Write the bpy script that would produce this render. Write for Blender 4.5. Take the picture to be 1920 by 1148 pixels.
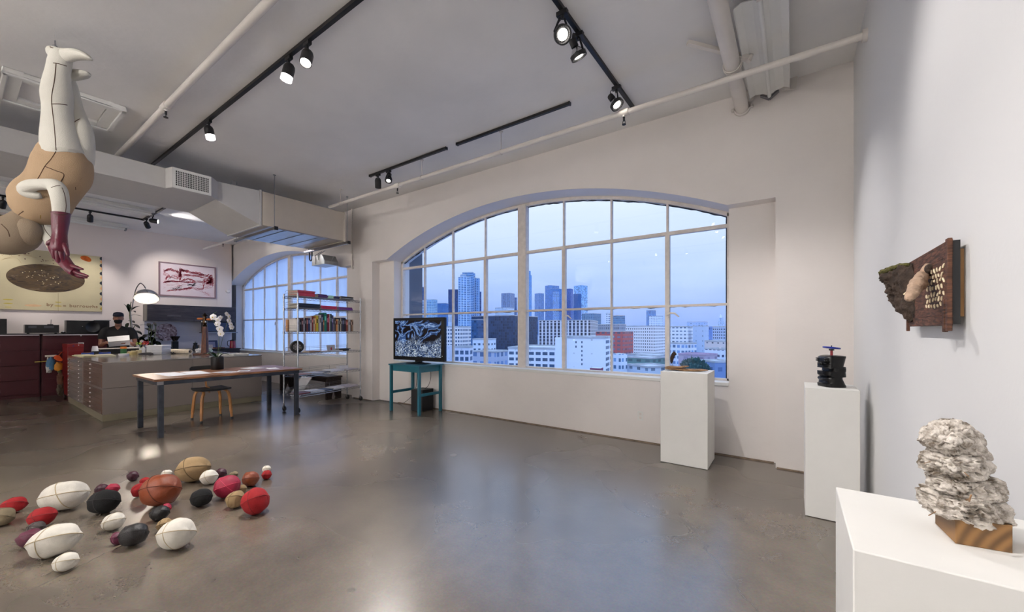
import bpy, bmesh, math, random
from math import sin, cos, pi, radians, atan2, sqrt, exp
from mathutils import Vector, Matrix, Quaternion, noise
from mathutils.bvhtree import BVHTree

for o in list(bpy.data.objects):
    bpy.data.objects.remove(o, do_unlink=True)
scene = bpy.context.scene
COL = scene.collection
rnd = random.Random(7)

# ------------------------------------------------------------------ camera
EYE = 1.4
YAW = 35.16
cam_data = bpy.data.cameras.new('camera')
cam_data.sensor_width = 36.0
cam_data.lens = 14.0
cam_data.shift_y = 45.0 / 1920.0
cam_data.clip_start = 0.05
cam_data.clip_end = 9000.0
cam = bpy.data.objects.new('camera', cam_data)
cam.location = (0, 0, EYE)
cam.rotation_euler = (pi / 2, 0, radians(YAW))
COL.objects.link(cam)
scene.camera = cam

# ------------------------------------------------------------------ view
scene.view_settings.view_transform = 'Standard'
scene.view_settings.look = 'None'
scene.view_settings.gamma = 1.0
scene.view_settings.use_curve_mapping = False
scene.view_settings.exposure = 0.3

# ------------------------------------------------------------------ dusk sky
world = bpy.data.worlds.new('dusk_sky')
scene.world = world
world.use_nodes = True
wn = world.node_tree
wn.nodes.clear()
_o = wn.nodes.new('ShaderNodeOutputWorld')
_b = wn.nodes.new('ShaderNodeBackground')
_tc = wn.nodes.new('ShaderNodeTexCoord')
_sp = wn.nodes.new('ShaderNodeSeparateXYZ')
_mp = wn.nodes.new('ShaderNodeMapping')
_mp.inputs['Scale'].default_value = (1.0, 1.0, 6.0)
_nz = wn.nodes.new('ShaderNodeTexNoise')
_nz.inputs['Scale'].default_value = 2.2
_nz.inputs['Detail'].default_value = 4.0
_nz.inputs['Roughness'].default_value = 0.55
_ml = wn.nodes.new('ShaderNodeMath'); _ml.operation = 'MULTIPLY_ADD'
_ml.inputs[1].default_value = 0.10
_cr = wn.nodes.new('ShaderNodeValToRGB')
_el = _cr.color_ramp.elements
_el[0].position = 0.0;  _el[0].color = (0.27, 0.44, 0.92, 1)
_el[1].position = 1.0;  _el[1].color = (1.25, 1.8, 2.9, 1)
for _p, _c in ((0.05, (0.33, 0.50, 0.97, 1)), (0.13, (0.49, 0.67, 1.06, 1)), (0.22, (0.68, 0.83, 1.12, 1)), (0.32, (0.84, 0.96, 1.2, 1)), (0.5, (0.95, 1.3, 1.95, 1))):
    _e = _el.new(_p); _e.color = _c
wn.links.new(_tc.outputs['Generated'], _sp.inputs[0])
wn.links.new(_tc.outputs['Generated'], _mp.inputs['Vector'])
wn.links.new(_mp.outputs[0], _nz.inputs['Vector'])
wn.links.new(_nz.outputs['Fac'], _ml.inputs[0])
wn.links.new(_sp.outputs['Z'], _ml.inputs[2])
_sb = wn.nodes.new('ShaderNodeMath'); _sb.operation = 'SUBTRACT'; _sb.inputs[1].default_value = 0.05
wn.links.new(_ml.outputs[0], _sb.inputs[0])
wn.links.new(_sb.outputs[0], _cr.inputs['Fac'])
wn.links.new(_cr.outputs['Color'], _b.inputs['Color'])
_b.inputs['Strength'].default_value = 0.84
wn.links.new(_b.outputs[0], _o.inputs['Surface'])

# ------------------------------------------------------------------ helpers
_F = Vector((-sin(radians(YAW)), cos(radians(YAW)), 0))
_R = Vector((cos(radians(YAW)), sin(radians(YAW)), 0))
_f = 746.7
def ray(px, py):
    return _F + _R * ((px - 960) / _f) + Vector((0, 0, (619 - py) / _f))
def at(px, py, d):
    return Vector((0, 0, EYE)) + ray(px, py) * d
def onz(px, py, z):
    r = ray(px, py); return Vector((0, 0, EYE)) + r * ((z - EYE) / r.z)
def onx(px, py, x):
    r = ray(px, py); return Vector((0, 0, EYE)) + r * (x / r.x)
def ony(px, py, y):
    r = ray(px, py); return Vector((0, 0, EYE)) + r * (y / r.y)

def frames(pts, up=None):
    """tangent / side / up triads along a polyline (parallel transport)"""
    n = len(pts); T = []
    for i in range(n):
        a = pts[max(0, i - 1)]; b = pts[min(n - 1, i + 1)]
        t = (b - a)
        T.append(t.normalized() if t.length > 1e-9 else Vector((0, 0, 1)))
    ref = Vector(up) if up is not None else (Vector((0, 0, 1)) if abs(T[0].z) < 0.9 else Vector((1, 0, 0)))
    S = []
    s = ref.cross(T[0])
    if s.length < 1e-6: s = Vector((1, 0, 0)).cross(T[0])
    s.normalize()
    for i in range(n):
        if i:
            s = s - T[i] * s.dot(T[i])
            if s.length < 1e-6: s = Vector((1, 0, 0))
            s.normalize()
        S.append(s.copy())
    return [(T[i], S[i], T[i].cross(S[i])) for i in range(n)]

def smooth_path(pts, k=4):
    """Catmull-Rom through lists of Vectors or tuples of floats"""
    P = [list(p) for p in pts]; out = []
    for i in range(len(P) - 1):
        p0 = P[max(0, i - 1)]; p1 = P[i]; p2 = P[i + 1]; p3 = P[min(len(P) - 1, i + 2)]
        for j in range(k):
            t = j / k
            out.append([0.5 * (2 * b + (c - a) * t + (2 * a - 5 * b + 4 * c - d) * t * t + (3 * b - a - 3 * c + d) * t ** 3) for a, b, c, d in zip(p0, p1, p2, p3)])
    out.append(P[-1])
    return out

class MB:
    def __init__(s):
        s.v = []; s.f = []; s.mi = []; s.uv = None
    def add(s, vs, fs, m=0):
        o = len(s.v)
        s.v.extend([tuple(v) for v in vs])
        s.f.extend([tuple(i + o for i in f) for f in fs])
        s.mi.extend([m] * len(fs))
        return s
    def box(s, x0, y0, z0, x1, y1, z1, m=0):
        if x0 > x1: x0, x1 = x1, x0
        if y0 > y1: y0, y1 = y1, y0
        if z0 > z1: z0, z1 = z1, z0
        vs = [(x0, y0, z0), (x1, y0, z0), (x1, y1, z0), (x0, y1, z0), (x0, y0, z1), (x1, y0, z1), (x1, y1, z1), (x0, y1, z1)]
        return s.add(vs, [(0, 3, 2, 1), (4, 5, 6, 7), (0, 1, 5, 4), (1, 2, 6, 5), (2, 3, 7, 6), (3, 0, 4, 7)], m)
    def cbox(s, c, sx, sy, sz, M=None, m=0):
        vs = []
        for dz in (-1, 1):
            for dx, dy in ((-1, -1), (1, -1), (1, 1), (-1, 1)):
                p = Vector((dx * sx / 2, dy * sy / 2, dz * sz / 2))
                if M is not None: p = M @ p
                vs.append(Vector(c) + p)
        return s.add(vs, [(0, 3, 2, 1), (4, 5, 6, 7), (0, 1, 5, 4), (1, 2, 6, 5), (2, 3, 7, 6), (3, 0, 4, 7)], m)
    def bar(s, p0, p1, w, h, up=(0, 0, 1), m=0, w1=None, h1=None):
        p0 = Vector(p0); p1 = Vector(p1)
        t = (p1 - p0).normalized(); a = Vector(up).cross(t)
        if a.length < 1e-6: a = Vector((1, 0, 0)).cross(t)
        a.normalize(); b = t.cross(a)
        w1 = w if w1 is None else w1; h1 = h if h1 is None else h1
        vs = []
        for p, ww, hh in ((p0, w, h), (p1, w1, h1)):
            for i, j in ((-1, -1), (1, -1), (1, 1), (-1, 1)):
                vs.append(p + a * (i * ww / 2) + b * (j * hh / 2))
        return s.add(vs, [(0, 3, 2, 1), (4, 5, 6, 7), (0, 1, 5, 4), (1, 2, 6, 5), (2, 3, 7, 6), (3, 0, 4, 7)], m)
    def tube(s, pts, r, n=8, closed=False, m=0, flat=1.0, up=None):
        pts = [Vector(p) for p in pts]
        if closed: pts = pts + [pts[0]]
        fr = frames(pts, up); N = len(pts)
        rs = r if isinstance(r, (list, tuple)) else [r] * N
        vs = []
        for i, p in enumerate(pts):
            T, S, U = fr[i]
            for k in range(n):
                a = 2 * pi * k / n
                vs.append(p + S * (cos(a) * rs[i]) + U * (sin(a) * rs[i] * flat))
        fs = []
        for i in range(N - 1):
            for k in range(n):
                fs.append((i * n + k, i * n + (k + 1) % n, (i + 1) * n + (k + 1) % n, (i + 1) * n + k))
        if not closed:
            fs.append(tuple(range(n - 1, -1, -1))); fs.append(tuple((N - 1) * n + k for k in range(n)))
        return s.add(vs, fs, m)
    def cyl(s, p0, p1, r, r1=None, n=16, m=0):
        return s.tube([p0, p1], [r, r if r1 is None else r1], n, m=m)
    def lathe(s, prof, n=24, o=(0, 0, 0), M=None, m=0):
        vs = []; fs = []; N = len(prof); o = Vector(o)
        for r, z in prof:
            for k in range(n):
                a = 2 * pi * k / n
                p = Vector((r * cos(a), r * sin(a), z))
                if M is not None: p = M @ p
                vs.append(o + p)
        for i in range(N - 1):
            for k in range(n):
                fs.append((i * n + k, i * n + (k + 1) % n, (i + 1) * n + (k + 1) % n, (i + 1) * n + k))
        if prof[0][0] > 1e-5: fs.append(tuple(range(n - 1, -1, -1)))
        if prof[-1][0] > 1e-5: fs.append(tuple((N - 1) * n + k for k in range(n)))
        return s.add(vs, fs, m)
    def loft(s, path, n=20, view=None, m=0, power=1.0, cap=True, axis=None):
        """path: (x,y,z, ra, rb): ra across, rb along view direction"""
        pts = [Vector(p[:3]) for p in path]; N = len(pts); vs = []
        vd = Vector(view if view is not None else (0, 1, 0)).normalized()
        prevA = None
        for i in range(N):
            t = Vector(axis) if axis else (pts[min(N - 1, i + 1)] - pts[max(0, i - 1)]).normalized()
            a = t.cross(vd)
            if a.length < 0.2 and prevA is not None: a = prevA - t * prevA.dot(t)
            a.normalize(); prevA = a
            b = t.cross(a).normalized()
            for k in range(n):
                q = 2 * pi * k / n
                c_, s_ = cos(q), sin(q)
                c_ = math.copysign(abs(c_) ** power, c_); s_ = math.copysign(abs(s_) ** power, s_)
                vs.append(pts[i] + a * (c_ * path[i][3]) + b * (s_ * path[i][4]))
        fs = []
        for i in range(N - 1):
            for k in range(n):
                fs.append((i * n + k, i * n + (k + 1) % n, (i + 1) * n + (k + 1) % n, (i + 1) * n + k))
        if cap:
            fs.append(tuple(range(n - 1, -1, -1))); fs.append(tuple((N - 1) * n + k for k in range(n)))
        return s.add(vs, fs, m)
    def ell(s, c, rx, ry, rz, M=None, nu=24, nv=14, fn=None, m=0):
        vs = []; c = Vector(c)
        for i in range(nv + 1):
            th = pi * i / nv
            for k in range(nu):
                ph = 2 * pi * k / nu
                d = Vector((sin(th) * cos(ph), sin(th) * sin(ph), cos(th)))
                q = fn(d) if fn else 1.0
                p = Vector((d.x * rx, d.y * ry, d.z * rz)) * q
                if M is not None: p = M @ p
                vs.append(c + p)
        fs = []
        for i in range(nv):
            for k in range(nu):
                fs.append((i * nu + k, (i + 1) * nu + k, (i + 1) * nu + (k + 1) % nu, i * nu + (k + 1) % nu))
        return s.add(vs, fs, m)
    def prism(s, poly, h, M=None, o=(0, 0, 0), m=0):
        """poly in local XY, extruded by h along local Z"""
        n = len(poly); o = Vector(o); vs = []
        for z in (0, h):
            for x, y in poly:
                p = Vector((x, y, z))
                if M is not None: p = M @ p
                vs.append(o + p)
        fs = [tuple(range(n - 1, -1, -1)), tuple(range(n, 2 * n))]
        for k in range(n): fs.append((k, (k + 1) % n, n + (k + 1) % n, n + k))
        return s.add(vs, fs, m)
    def ribbon(s, pts, w, nrm, h=0.001, m=0):
        pts = [Vector(p) for p in pts]; nrm = Vector(nrm); vs = []; N = len(pts)
        for i in range(N):
            t = (pts[min(N - 1, i + 1)] - pts[max(0, i - 1)]).normalized()
            a = nrm.cross(t).normalized()
            ww = w[i] if isinstance(w, (list, tuple)) else w
            vs += [pts[i] - a * ww / 2, pts[i] + a * ww / 2, pts[i] + a * ww / 2 + nrm * h, pts[i] - a * ww / 2 + nrm * h]
        fs = []
        for i in range(N - 1):
            for k in range(4):
                fs.append((i * 4 + k, i * 4 + (k + 1) % 4, i * 4 + 4 + (k + 1) % 4, i * 4 + 4 + k))
        fs += [(3, 2, 1, 0), tuple((N - 1) * 4 + k for k in range(4))]
        return s.add(vs, fs, m)

def mk(name, mb, mats, parent=None, loc=None, rot=None, smooth=0.6, bevel=0, weld=True, kind=None, label=None, recalc=True):
    me = bpy.data.meshes.new(name)
    me.from_pydata([tuple(v) for v in mb.v], [], mb.f)
    if not isinstance(mats, (list, tuple)): mats = [mats]
    for m in mats: me.materials.append(m)
    me.polygons.foreach_set('material_index', mb.mi)
    if weld or recalc:
        bm = bmesh.new(); bm.from_mesh(me)
        if weld: bmesh.ops.remove_doubles(bm, verts=bm.verts, dist=1e-5)
        if recalc: bmesh.ops.recalc_face_normals(bm, faces=bm.faces)
        bm.to_mesh(me); bm.free()
    if smooth is not None:
        me.polygons.foreach_set('use_smooth', [True] * len(me.polygons))
        me.set_sharp_from_angle(angle=smooth)
    me.update()
    o = bpy.data.objects.new(name, me); COL.objects.link(o)
    if parent is not None: o.parent = parent
    if loc is not None: o.location = loc
    if rot is not None: o.rotation_euler = rot
    if bevel:
        b = o.modifiers.new('bevel', 'BEVEL'); b.width = bevel; b.segments = 2; b.limit_method = 'ANGLE'
    if kind: o['kind'] = kind
    if label: o['label'] = label
    return o

def tag(o, label, cat, group=None):
    o['label'] = label; o['category'] = cat
    if group: o['group'] = group
    return o
def thing(name, label, cat, loc=(0, 0, 0), rz=0.0, group=None):
    o = bpy.data.objects.new(name, None); o.empty_display_size = 0.1
    COL.objects.link(o); o.location = loc; o.rotation_euler = (0, 0, rz)
    return tag(o, label, cat, group)
def struct(name, mb, mats, **k):
    return mk(name, mb, mats, kind='structure', **k)
def dup_tree(root, loc=None, rz=None, label=None, group=None):
    kids = {}
    for ob in bpy.data.objects:
        if ob.parent: kids.setdefault(ob.parent.name, []).append(ob)
    def rec(o, par):
        c = o.copy(); COL.objects.link(c)
        if par is not None: c.parent = par
        for ch in kids.get(o.name, []): rec(ch, c)
        return c
    r = rec(root, None)
    if loc is not None: r.location = loc
    if rz is not None: r.rotation_euler[2] = rz
    if label: r['label'] = label
    if group: r['group'] = group
    return r

# ------------------------------------------------------------------ materials
def srgb(r, g, b):
    def c(x):
        x /= 255.0
        return x / 12.92 if x <= 0.04045 else ((x + 0.055) / 1.055) ** 2.4
    return (c(r), c(g), c(b), 1.0)

def M(name, col, rough=0.6, metal=0.0, vary=0.08, scale=8.0, bump=0.0, bscale=40.0, spec=0.5, coat=0.0, coords='Object', stretch=None, sheen=0.0):
    m = bpy.data.materials.new(name); m.use_nodes = True
    nt = m.node_tree; bs = nt.nodes['Principled BSDF']
    bs.inputs['Roughness'].default_value = rough
    bs.inputs['Metallic'].default_value = metal
    bs.inputs['Specular IOR Level'].default_value = spec
    bs.inputs['Coat Weight'].default_value = coat
    bs.inputs['Sheen Weight'].default_value = sheen
    tc = nt.nodes.new('ShaderNodeTexCoord')
    src = tc.outputs[coords]
    if stretch:
        mp = nt.nodes.new('ShaderNodeMapping'); mp.inputs['Scale'].default_value = stretch
        nt.links.new(src, mp.inputs['Vector']); src = mp.outputs[0]
    nz = nt.nodes.new('ShaderNodeTexNoise'); nz.inputs['Scale'].default_value = scale; nz.inputs['Detail'].default_value = 5
    nt.links.new(src, nz.inputs['Vector'])
    mr = nt.nodes.new('ShaderNodeMapRange')
    mr.inputs['To Min'].default_value = 1 - vary; mr.inputs['To Max'].default_value = 1 + vary
    mr.inputs['From Min'].default_value = 0.3; mr.inputs['From Max'].default_value = 0.7
    nt.links.new(nz.outputs['Fac'], mr.inputs['Value'])
    vm = nt.nodes.new('ShaderNodeVectorMath'); vm.operation = 'SCALE'
    vm.inputs[0].default_value = col[:3]
    nt.links.new(mr.outputs[0], vm.inputs['Scale'])
    nt.links.new(vm.outputs[0], bs.inputs['Base Color'])
    if bump:
        nb = nt.nodes.new('ShaderNodeTexNoise'); nb.inputs['Scale'].default_value = bscale; nb.inputs['Detail'].default_value = 6
        nt.links.new(src, nb.inputs['Vector'])
        bp = nt.nodes.new('ShaderNodeBump'); bp.inputs['Strength'].default_value = bump; bp.inputs['Distance'].default_value = 0.01
        nt.links.new(nb.outputs['Fac'], bp.inputs['Height']); nt.links.new(bp.outputs[0], bs.inputs['Normal'])
    return m

def wood(name, c1, c2, rough=0.45, scale=6.0, stretch=(1, 12, 12), bump=0.15, spec=0.4):
    m = bpy.data.materials.new(name); m.use_nodes = True
    nt = m.node_tree; bs = nt.nodes['Principled BSDF']; bs.inputs['Roughness'].default_value = rough
    bs.inputs['Specular IOR Level'].default_value = spec
    tc = nt.nodes.new('ShaderNodeTexCoord'); mp = nt.nodes.new('ShaderNodeMapping'); mp.inputs['Scale'].default_value = stretch
    nz = nt.nodes.new('ShaderNodeTexNoise'); nz.inputs['Scale'].default_value = scale; nz.inputs['Detail'].default_value = 8; nz.inputs['Distortion'].default_value = 0.6
    cr = nt.nodes.new('ShaderNodeValToRGB')
    cr.color_ramp.elements[0].position = 0.35; cr.color_ramp.elements[0].color = c1
    cr.color_ramp.elements[1].position = 0.65; cr.color_ramp.elements[1].color = c2
    nt.links.new(tc.outputs['Object'], mp.inputs['Vector']); nt.links.new(mp.outputs[0], nz.inputs['Vector'])
    nt.links.new(nz.outputs['Fac'], cr.inputs['Fac']); nt.links.new(cr.outputs[0], bs.inputs['Base Color'])
    bp = nt.nodes.new('ShaderNodeBump'); bp.inputs['Strength'].default_value = bump; bp.inputs['Distance'].default_value = 0.005
    nt.links.new(nz.outputs['Fac'], bp.inputs['Height']); nt.links.new(bp.outputs[0], bs.inputs['Normal'])
    return m

def emis(name, col, strength):
    m = bpy.data.materials.new(name); m.use_nodes = True
    bs = m.node_tree.nodes['Principled BSDF']
    bs.inputs['Base Color'].default_value = (0.8, 0.8, 0.8, 1)
    bs.inputs['Emission Color'].default_value = col
    bs.inputs['Emission Strength'].default_value = strength
    return m

m_wall = M('painted_plaster', srgb(230, 224, 220), 0.72, vary=0.03, scale=1.4, bump=0.35, bscale=9.0, spec=0.3)
m_wallR = M('smooth_drywall', srgb(222, 222, 222), 0.75, vary=0.015, scale=1.0, bump=0.06, bscale=60.0, spec=0.25)
m_wallO = M('office_drywall', srgb(226, 214, 208), 0.8, vary=0.02, scale=1.0, bump=0.05, bscale=60.0, spec=0.25)
m_ceil = M('painted_concrete_ceiling', srgb(230, 228, 226), 0.85, vary=0.05, scale=1.2, bump=0.25, bscale=14.0, spec=0.2)
m_white = M('white_paint', srgb(226, 225, 221), 0.6, vary=0.015, bump=0.03, bscale=120, spec=0.3)
m_pipe = M('white_painted_steel', srgb(218, 212, 205), 0.5, vary=0.04, scale=5, bump=0.05)
m_frame = M('worn_cream_frame_paint', srgb(220, 212, 205), 0.6, vary=0.09, scale=14, bump=0.3, bscale=60)
m_putty = M('old_dark_putty', srgb(52, 58, 68), 0.8, vary=0.3, scale=30)
m_extwall = M('grey_exterior_concrete', srgb(96, 104, 118), 0.9, vary=0.12, scale=2, bump=0.3)
m_black = M('black_powder_coat', srgb(22, 22, 24), 0.45, vary=0.1)
m_blackp = M('black_plastic', srgb(14, 14, 16), 0.3, vary=0.1)
m_chrome = M('chrome', srgb(205, 205, 208), 0.12, 1.0, vary=0.03)
m_steel = M('brushed_steel', srgb(150, 150, 152), 0.35, 1.0, vary=0.06, scale=30)
m_duct = M('grey_painted_duct', srgb(190, 188, 186), 0.5, vary=0.02, spec=0.4)
m_ductb = M('beige_glossy_duct', srgb(196, 186, 172), 0.22, vary=0.02, spec=0.5)
m_galv = M('galvanised_steel', srgb(158, 162, 166), 0.3, 0.85, vary=0.1, scale=9)

# polished concrete floor
m_floor = bpy.data.materials.new('polished_concrete'); m_floor.use_nodes = True
def _floor():
    nt = m_floor.node_tree; N = nt.nodes; L = nt.links; bs = N['Principled BSDF']
    tc = N.new('ShaderNodeTexCoord')
    def nz(s, d=6, r=0.6, dist=0.0):
        n = N.new('ShaderNodeTexNoise'); n.inputs['Scale'].default_value = s; n.inputs['Detail'].default_value = d
        n.inputs['Roughness'].default_value = r; n.inputs['Distortion'].default_value = dist
        L.new(tc.outputs['Object'], n.inputs['Vector']); return n
    a = nz(0.55, 6, 0.6, 0.15); b = nz(3.0, 7, 0.62, 0.0); c = nz(70, 4, 0.7)
    cr = N.new('ShaderNodeValToRGB')
    e = cr.color_ramp.elements
    e[0].position = 0.32; e[0].color = srgb(80, 74, 67)
    e[1].position = 0.70; e[1].color = srgb(114, 106, 95)
    e3 = e.new(0.56); e3.color = srgb(102, 92, 80)
    L.new(a.outputs['Fac'], cr.inputs['Fac'])
    mx = N.new('ShaderNodeMix'); mx.data_type = 'RGBA'; mx.blend_type = 'OVERLAY'; mx.inputs['Factor'].default_value = 0.7
    L.new(cr.outputs[0], mx.inputs['A'])
    cb = N.new('ShaderNodeValToRGB'); cb.color_ramp.elements[0].color = (0.34, 0.335, 0.33, 1); cb.color_ramp.elements[1].color = (0.66, 0.65, 0.64, 1)
    cb.color_ramp.elements[0].position = 0.25; cb.color_ramp.elements[1].position = 0.75
    L.new(b.outputs['Fac'], cb.inputs['Fac']); L.new(cb.outputs[0], mx.inputs['B'])
    mx2 = N.new('ShaderNodeMix'); mx2.data_type = 'RGBA'; mx2.blend_type = 'OVERLAY'; mx2.inputs['Factor'].default_value = 0.4
    L.new(mx.outputs['Result'], mx2.inputs['A']); L.new(c.outputs['Color'], mx2.inputs['B'])
    # fine dark scratches / hairline cracks
    vo = N.new('ShaderNodeTexVoronoi'); vo.feature = 'DISTANCE_TO_EDGE'; vo.inputs['Scale'].default_value = 0.35
    dn = nz(1.5, 5, 0.6); va = N.new('ShaderNodeVectorMath'); va.operation = 'MULTIPLY_ADD'
    va.inputs[1].default_value = (0.35, 0.35, 0.35)
    L.new(dn.outputs['Color'], va.inputs[0]); L.new(tc.outputs['Object'], va.inputs[2]); L.new(va.outputs[0], vo.inputs['Vector'])
    lt = N.new('ShaderNodeMapRange'); lt.inputs['From Min'].default_value = 0.0; lt.inputs['From Max'].default_value = 0.0035
    lt.inputs['To Min'].default_value = 0.72; lt.inputs['To Max'].default_value = 1.0
    L.new(vo.outputs['Distance'], lt.inputs['Value'])
    # small dark spots
    v2 = N.new('ShaderNodeTexVoronoi'); v2.inputs['Scale'].default_value = 0.8; L.new(va.outputs[0], v2.inputs['Vector'])
    s2 = N.new('ShaderNodeMapRange'); s2.inputs['From Min'].default_value = 0.01; s2.inputs['From Max'].default_value = 0.03
    s2.inputs['To Min'].default_value = 0.6; s2.inputs['To Max'].default_value = 1.0
    L.new(v2.outputs['Distance'], s2.inputs['Value'])
    mm = N.new('ShaderNodeMath'); mm.operation = 'MULTIPLY'; L.new(lt.outputs[0], mm.inputs[0]); L.new(s2.outputs[0], mm.inputs[1])
    vs = N.new('ShaderNodeVectorMath'); vs.operation = 'SCALE'
    L.new(mx2.outputs['Result'], vs.inputs[0]); L.new(mm.outputs[0], vs.inputs['Scale'])
    L.new(vs.outputs[0], bs.inputs['Base Color'])
    rr = N.new('ShaderNodeMapRange'); rr.inputs['From Min'].default_value = 0.3; rr.inputs['From Max'].default_value = 0.7
    rr.inputs['To Min'].default_value = 0.255; rr.inputs['To Max'].default_value = 0.285
    L.new(nz(0.9, 1, 0.4).outputs['Fac'], rr.inputs['Value']); L.new(rr.outputs[0], bs.inputs['Roughness'])
    bs.inputs['IOR'].default_value = 2.25
    bp = N.new('ShaderNodeBump'); bp.inputs['Strength'].default_value = 0.008; bp.inputs['Distance'].default_value = 0.01
    L.new(nz(2.0, 2, 0.5).outputs['Fac'], bp.inputs['Height']); L.new(bp.outputs[0], bs.inputs['Normal'])
_floor()

# clear window glass: fresnel reflection over a transparent sheet
m_glass = bpy.data.materials.new('window_glass'); m_glass.use_nodes = True
def _glass():
    nt = m_glass.node_tree; N = nt.nodes; N.clear(); L = nt.links
    o = N.new('ShaderNodeOutputMaterial'); mx = N.new('ShaderNodeMixShader'); fr = N.new('ShaderNodeFresnel'); fr.inputs['IOR'].default_value = 1.45
    t = N.new('ShaderNodeBsdfTransparent'); t.inputs['Color'].default_value = (0.97, 0.98, 1, 1)
    g = N.new('ShaderNodeBsdfGlossy'); g.inputs['Roughness'].default_value = 0.02
    L.new(fr.outputs[0], mx.inputs[0]); L.new(t.outputs[0], mx.inputs[1]); L.new(g.outputs[0], mx.inputs[2]); L.new(mx.outputs[0], o.inputs[0])
_glass()
m_film = bpy.data.materials.new('white_window_film'); m_film.use_nodes = True
def _film():
    nt = m_film.node_tree; N = nt.nodes; N.clear(); L = nt.links
    o = N.new('ShaderNodeOutputMaterial'); mx = N.new('ShaderNodeMixShader'); mx.inputs[0].default_value = 0.08
    t = N.new('ShaderNodeBsdfTranslucent'); d = N.new('ShaderNodeBsdfDiffuse')
    tc = N.new('ShaderNodeTexCoord'); mp = N.new('ShaderNodeMapping'); mp.inputs['Scale'].default_value = (3, 1, .5)
    nz = N.new('ShaderNodeTexNoise'); nz.inputs['Scale'].default_value = 1.6; nz.inputs['Detail'].default_value = 5
    cr = N.new('ShaderNodeValToRGB'); cr.color_ramp.elements[0].color = (0.74, 0.80, 0.93, 1); cr.color_ramp.elements[1].color = (0.84, 0.90, 1.0, 1)
    cr.color_ramp.elements[0].position = 0.3; cr.color_ramp.elements[1].position = 0.7
    L.new(tc.outputs['Object'], mp.inputs[0]); L.new(mp.outputs[0], nz.inputs['Vector']); L.new(nz.outputs['Fac'], cr.inputs[0])
    L.new(cr.outputs[0], t.inputs['Color']); L.new(cr.outputs[0], d.inputs['Color'])
    L.new(t.outputs[0], mx.inputs[1]); L.new(d.outputs[0], mx.inputs[2]); L.new(mx.outputs[0], o.inputs[0])
_film()
# ================================================================== SHELL
CEIL = 3.9
XR = 0.464      # right wall
XO = -13.4      # office wall
YW = 4.85       # face of the window wall
YN = 5.02       # face of the niches
YG = 5.23       # plane of the window frames
YB = -5.2
Z_SP = 2.75     # springing of the arches
SILL = 0.80
HW = 2.885
RISE = 0.625
RAD = (HW * HW + RISE * RISE) / (2 * RISE)
WC = (-3.465, -10.815)   # centres of the two windows
def arch_z(dx, off=0.0):
    if abs(dx) > HW: return Z_SP
    return Z_SP + RISE - RAD + sqrt((RAD - off) ** 2 - dx * dx) + 0.0 if off else Z_SP + RISE - RAD + sqrt(RAD * RAD - dx * dx)

struct('floor', MB().box(-14.4, YB - 0.2, -0.2, XR + 0.2, 5.4, 0.0), m_floor, smooth=None)
struct('ceiling', MB().box(-14.4, YB - 0.2, CEIL, XR + 0.2, 5.4, CEIL + 0.25), m_ceil, smooth=None)
struct('wall_right', MB().box(XR, YB, 0, XR + 0.2, 5.4, CEIL), m_wallR, smooth=None)
struct('wall_rear', MB().box(-14.4, YB - 0.2, 0, XR + 0.2, YB, CEIL), m_wallR, smooth=None)
struct('wall_left', MB().box(-14.4, YB, 0, -14.2, 5.4, CEIL), m_wallR, smooth=None)
struct('wall_office', MB().box(XO - 0.12, YB, 0, XO, 4.80, CEIL), m_wallO, smooth=None)

# window wall: face with arched heads, recessed niches, deep openings
w = MB()
xs = set([-14.2, XR])
NICHE = [(c - HW - 0.45, c + HW + 0.44) for c in WC]
for c, (a, b) in zip(WC, NICHE):
    xs.add(max(a, -14.2)); xs.add(b)
    for i in range(73): xs.add(round(c - HW + 2 * HW * i / 72, 5))
xs = sorted(xs)
def which(x):
    for c, (a, b) in zip(WC, NICHE):
        if a - 1e-6 <= x <= b + 1e-6: return c
    return None
def quad(p): w.add(p, [(0, 1, 2, 3)])
for i in range(len(xs) - 1):
    x0, x1 = xs[i], xs[i + 1]; xm = (x0 + x1) / 2; c = which(xm)
    if c is None:
        quad([(x0, YW, 0), (x1, YW, 0), (x1, YW, CEIL), (x0, YW, CEIL)]); continue
    z0, z1 = arch_z(x0 - c), arch_z(x1 - c)
    inside = abs(xm - c) < HW
    quad([(x0, YW, z0), (x1, YW, z1), (x1, YW, CEIL), (x0, YW, CEIL)])
    if inside:
        quad([(x0, YW, z0), (x1, YW, z1), (x1, 5.4, z1), (x0, 5.4, z0)])          # soffit
        quad([(x0, YN, 0), (x1, YN, 0), (x1, YN, SILL), (x0, YN, SILL)])
        quad([(x0, YN, SILL), (x1, YN, SILL), (x1, 5.4, SILL), (x0, 5.4, SILL)])
    else:
        quad([(x0, YW, Z_SP), (x1, YW, Z_SP), (x1, YN, Z_SP), (x0, YN, Z_SP)])
        quad([(x0, YN, 0), (x1, YN, 0), (x1, YN, Z_SP), (x0, YN, Z_SP)])
for c, (a, b) in zip(WC, NICHE):
    for x, s in ((max(a, -14.2), 1), (b, -1)):
        quad([(x, YW, 0), (x, YN, 0), (x, YN, Z_SP), (x, YW, Z_SP)])
    for x in (c - HW, c + HW):
        quad([(x, YN, SILL), (x, 5.4, SILL), (x, 5.4, Z_SP), (x, YN, Z_SP)])
struct('wall_window', w, m_wall, smooth=None, recalc=True)

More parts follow.
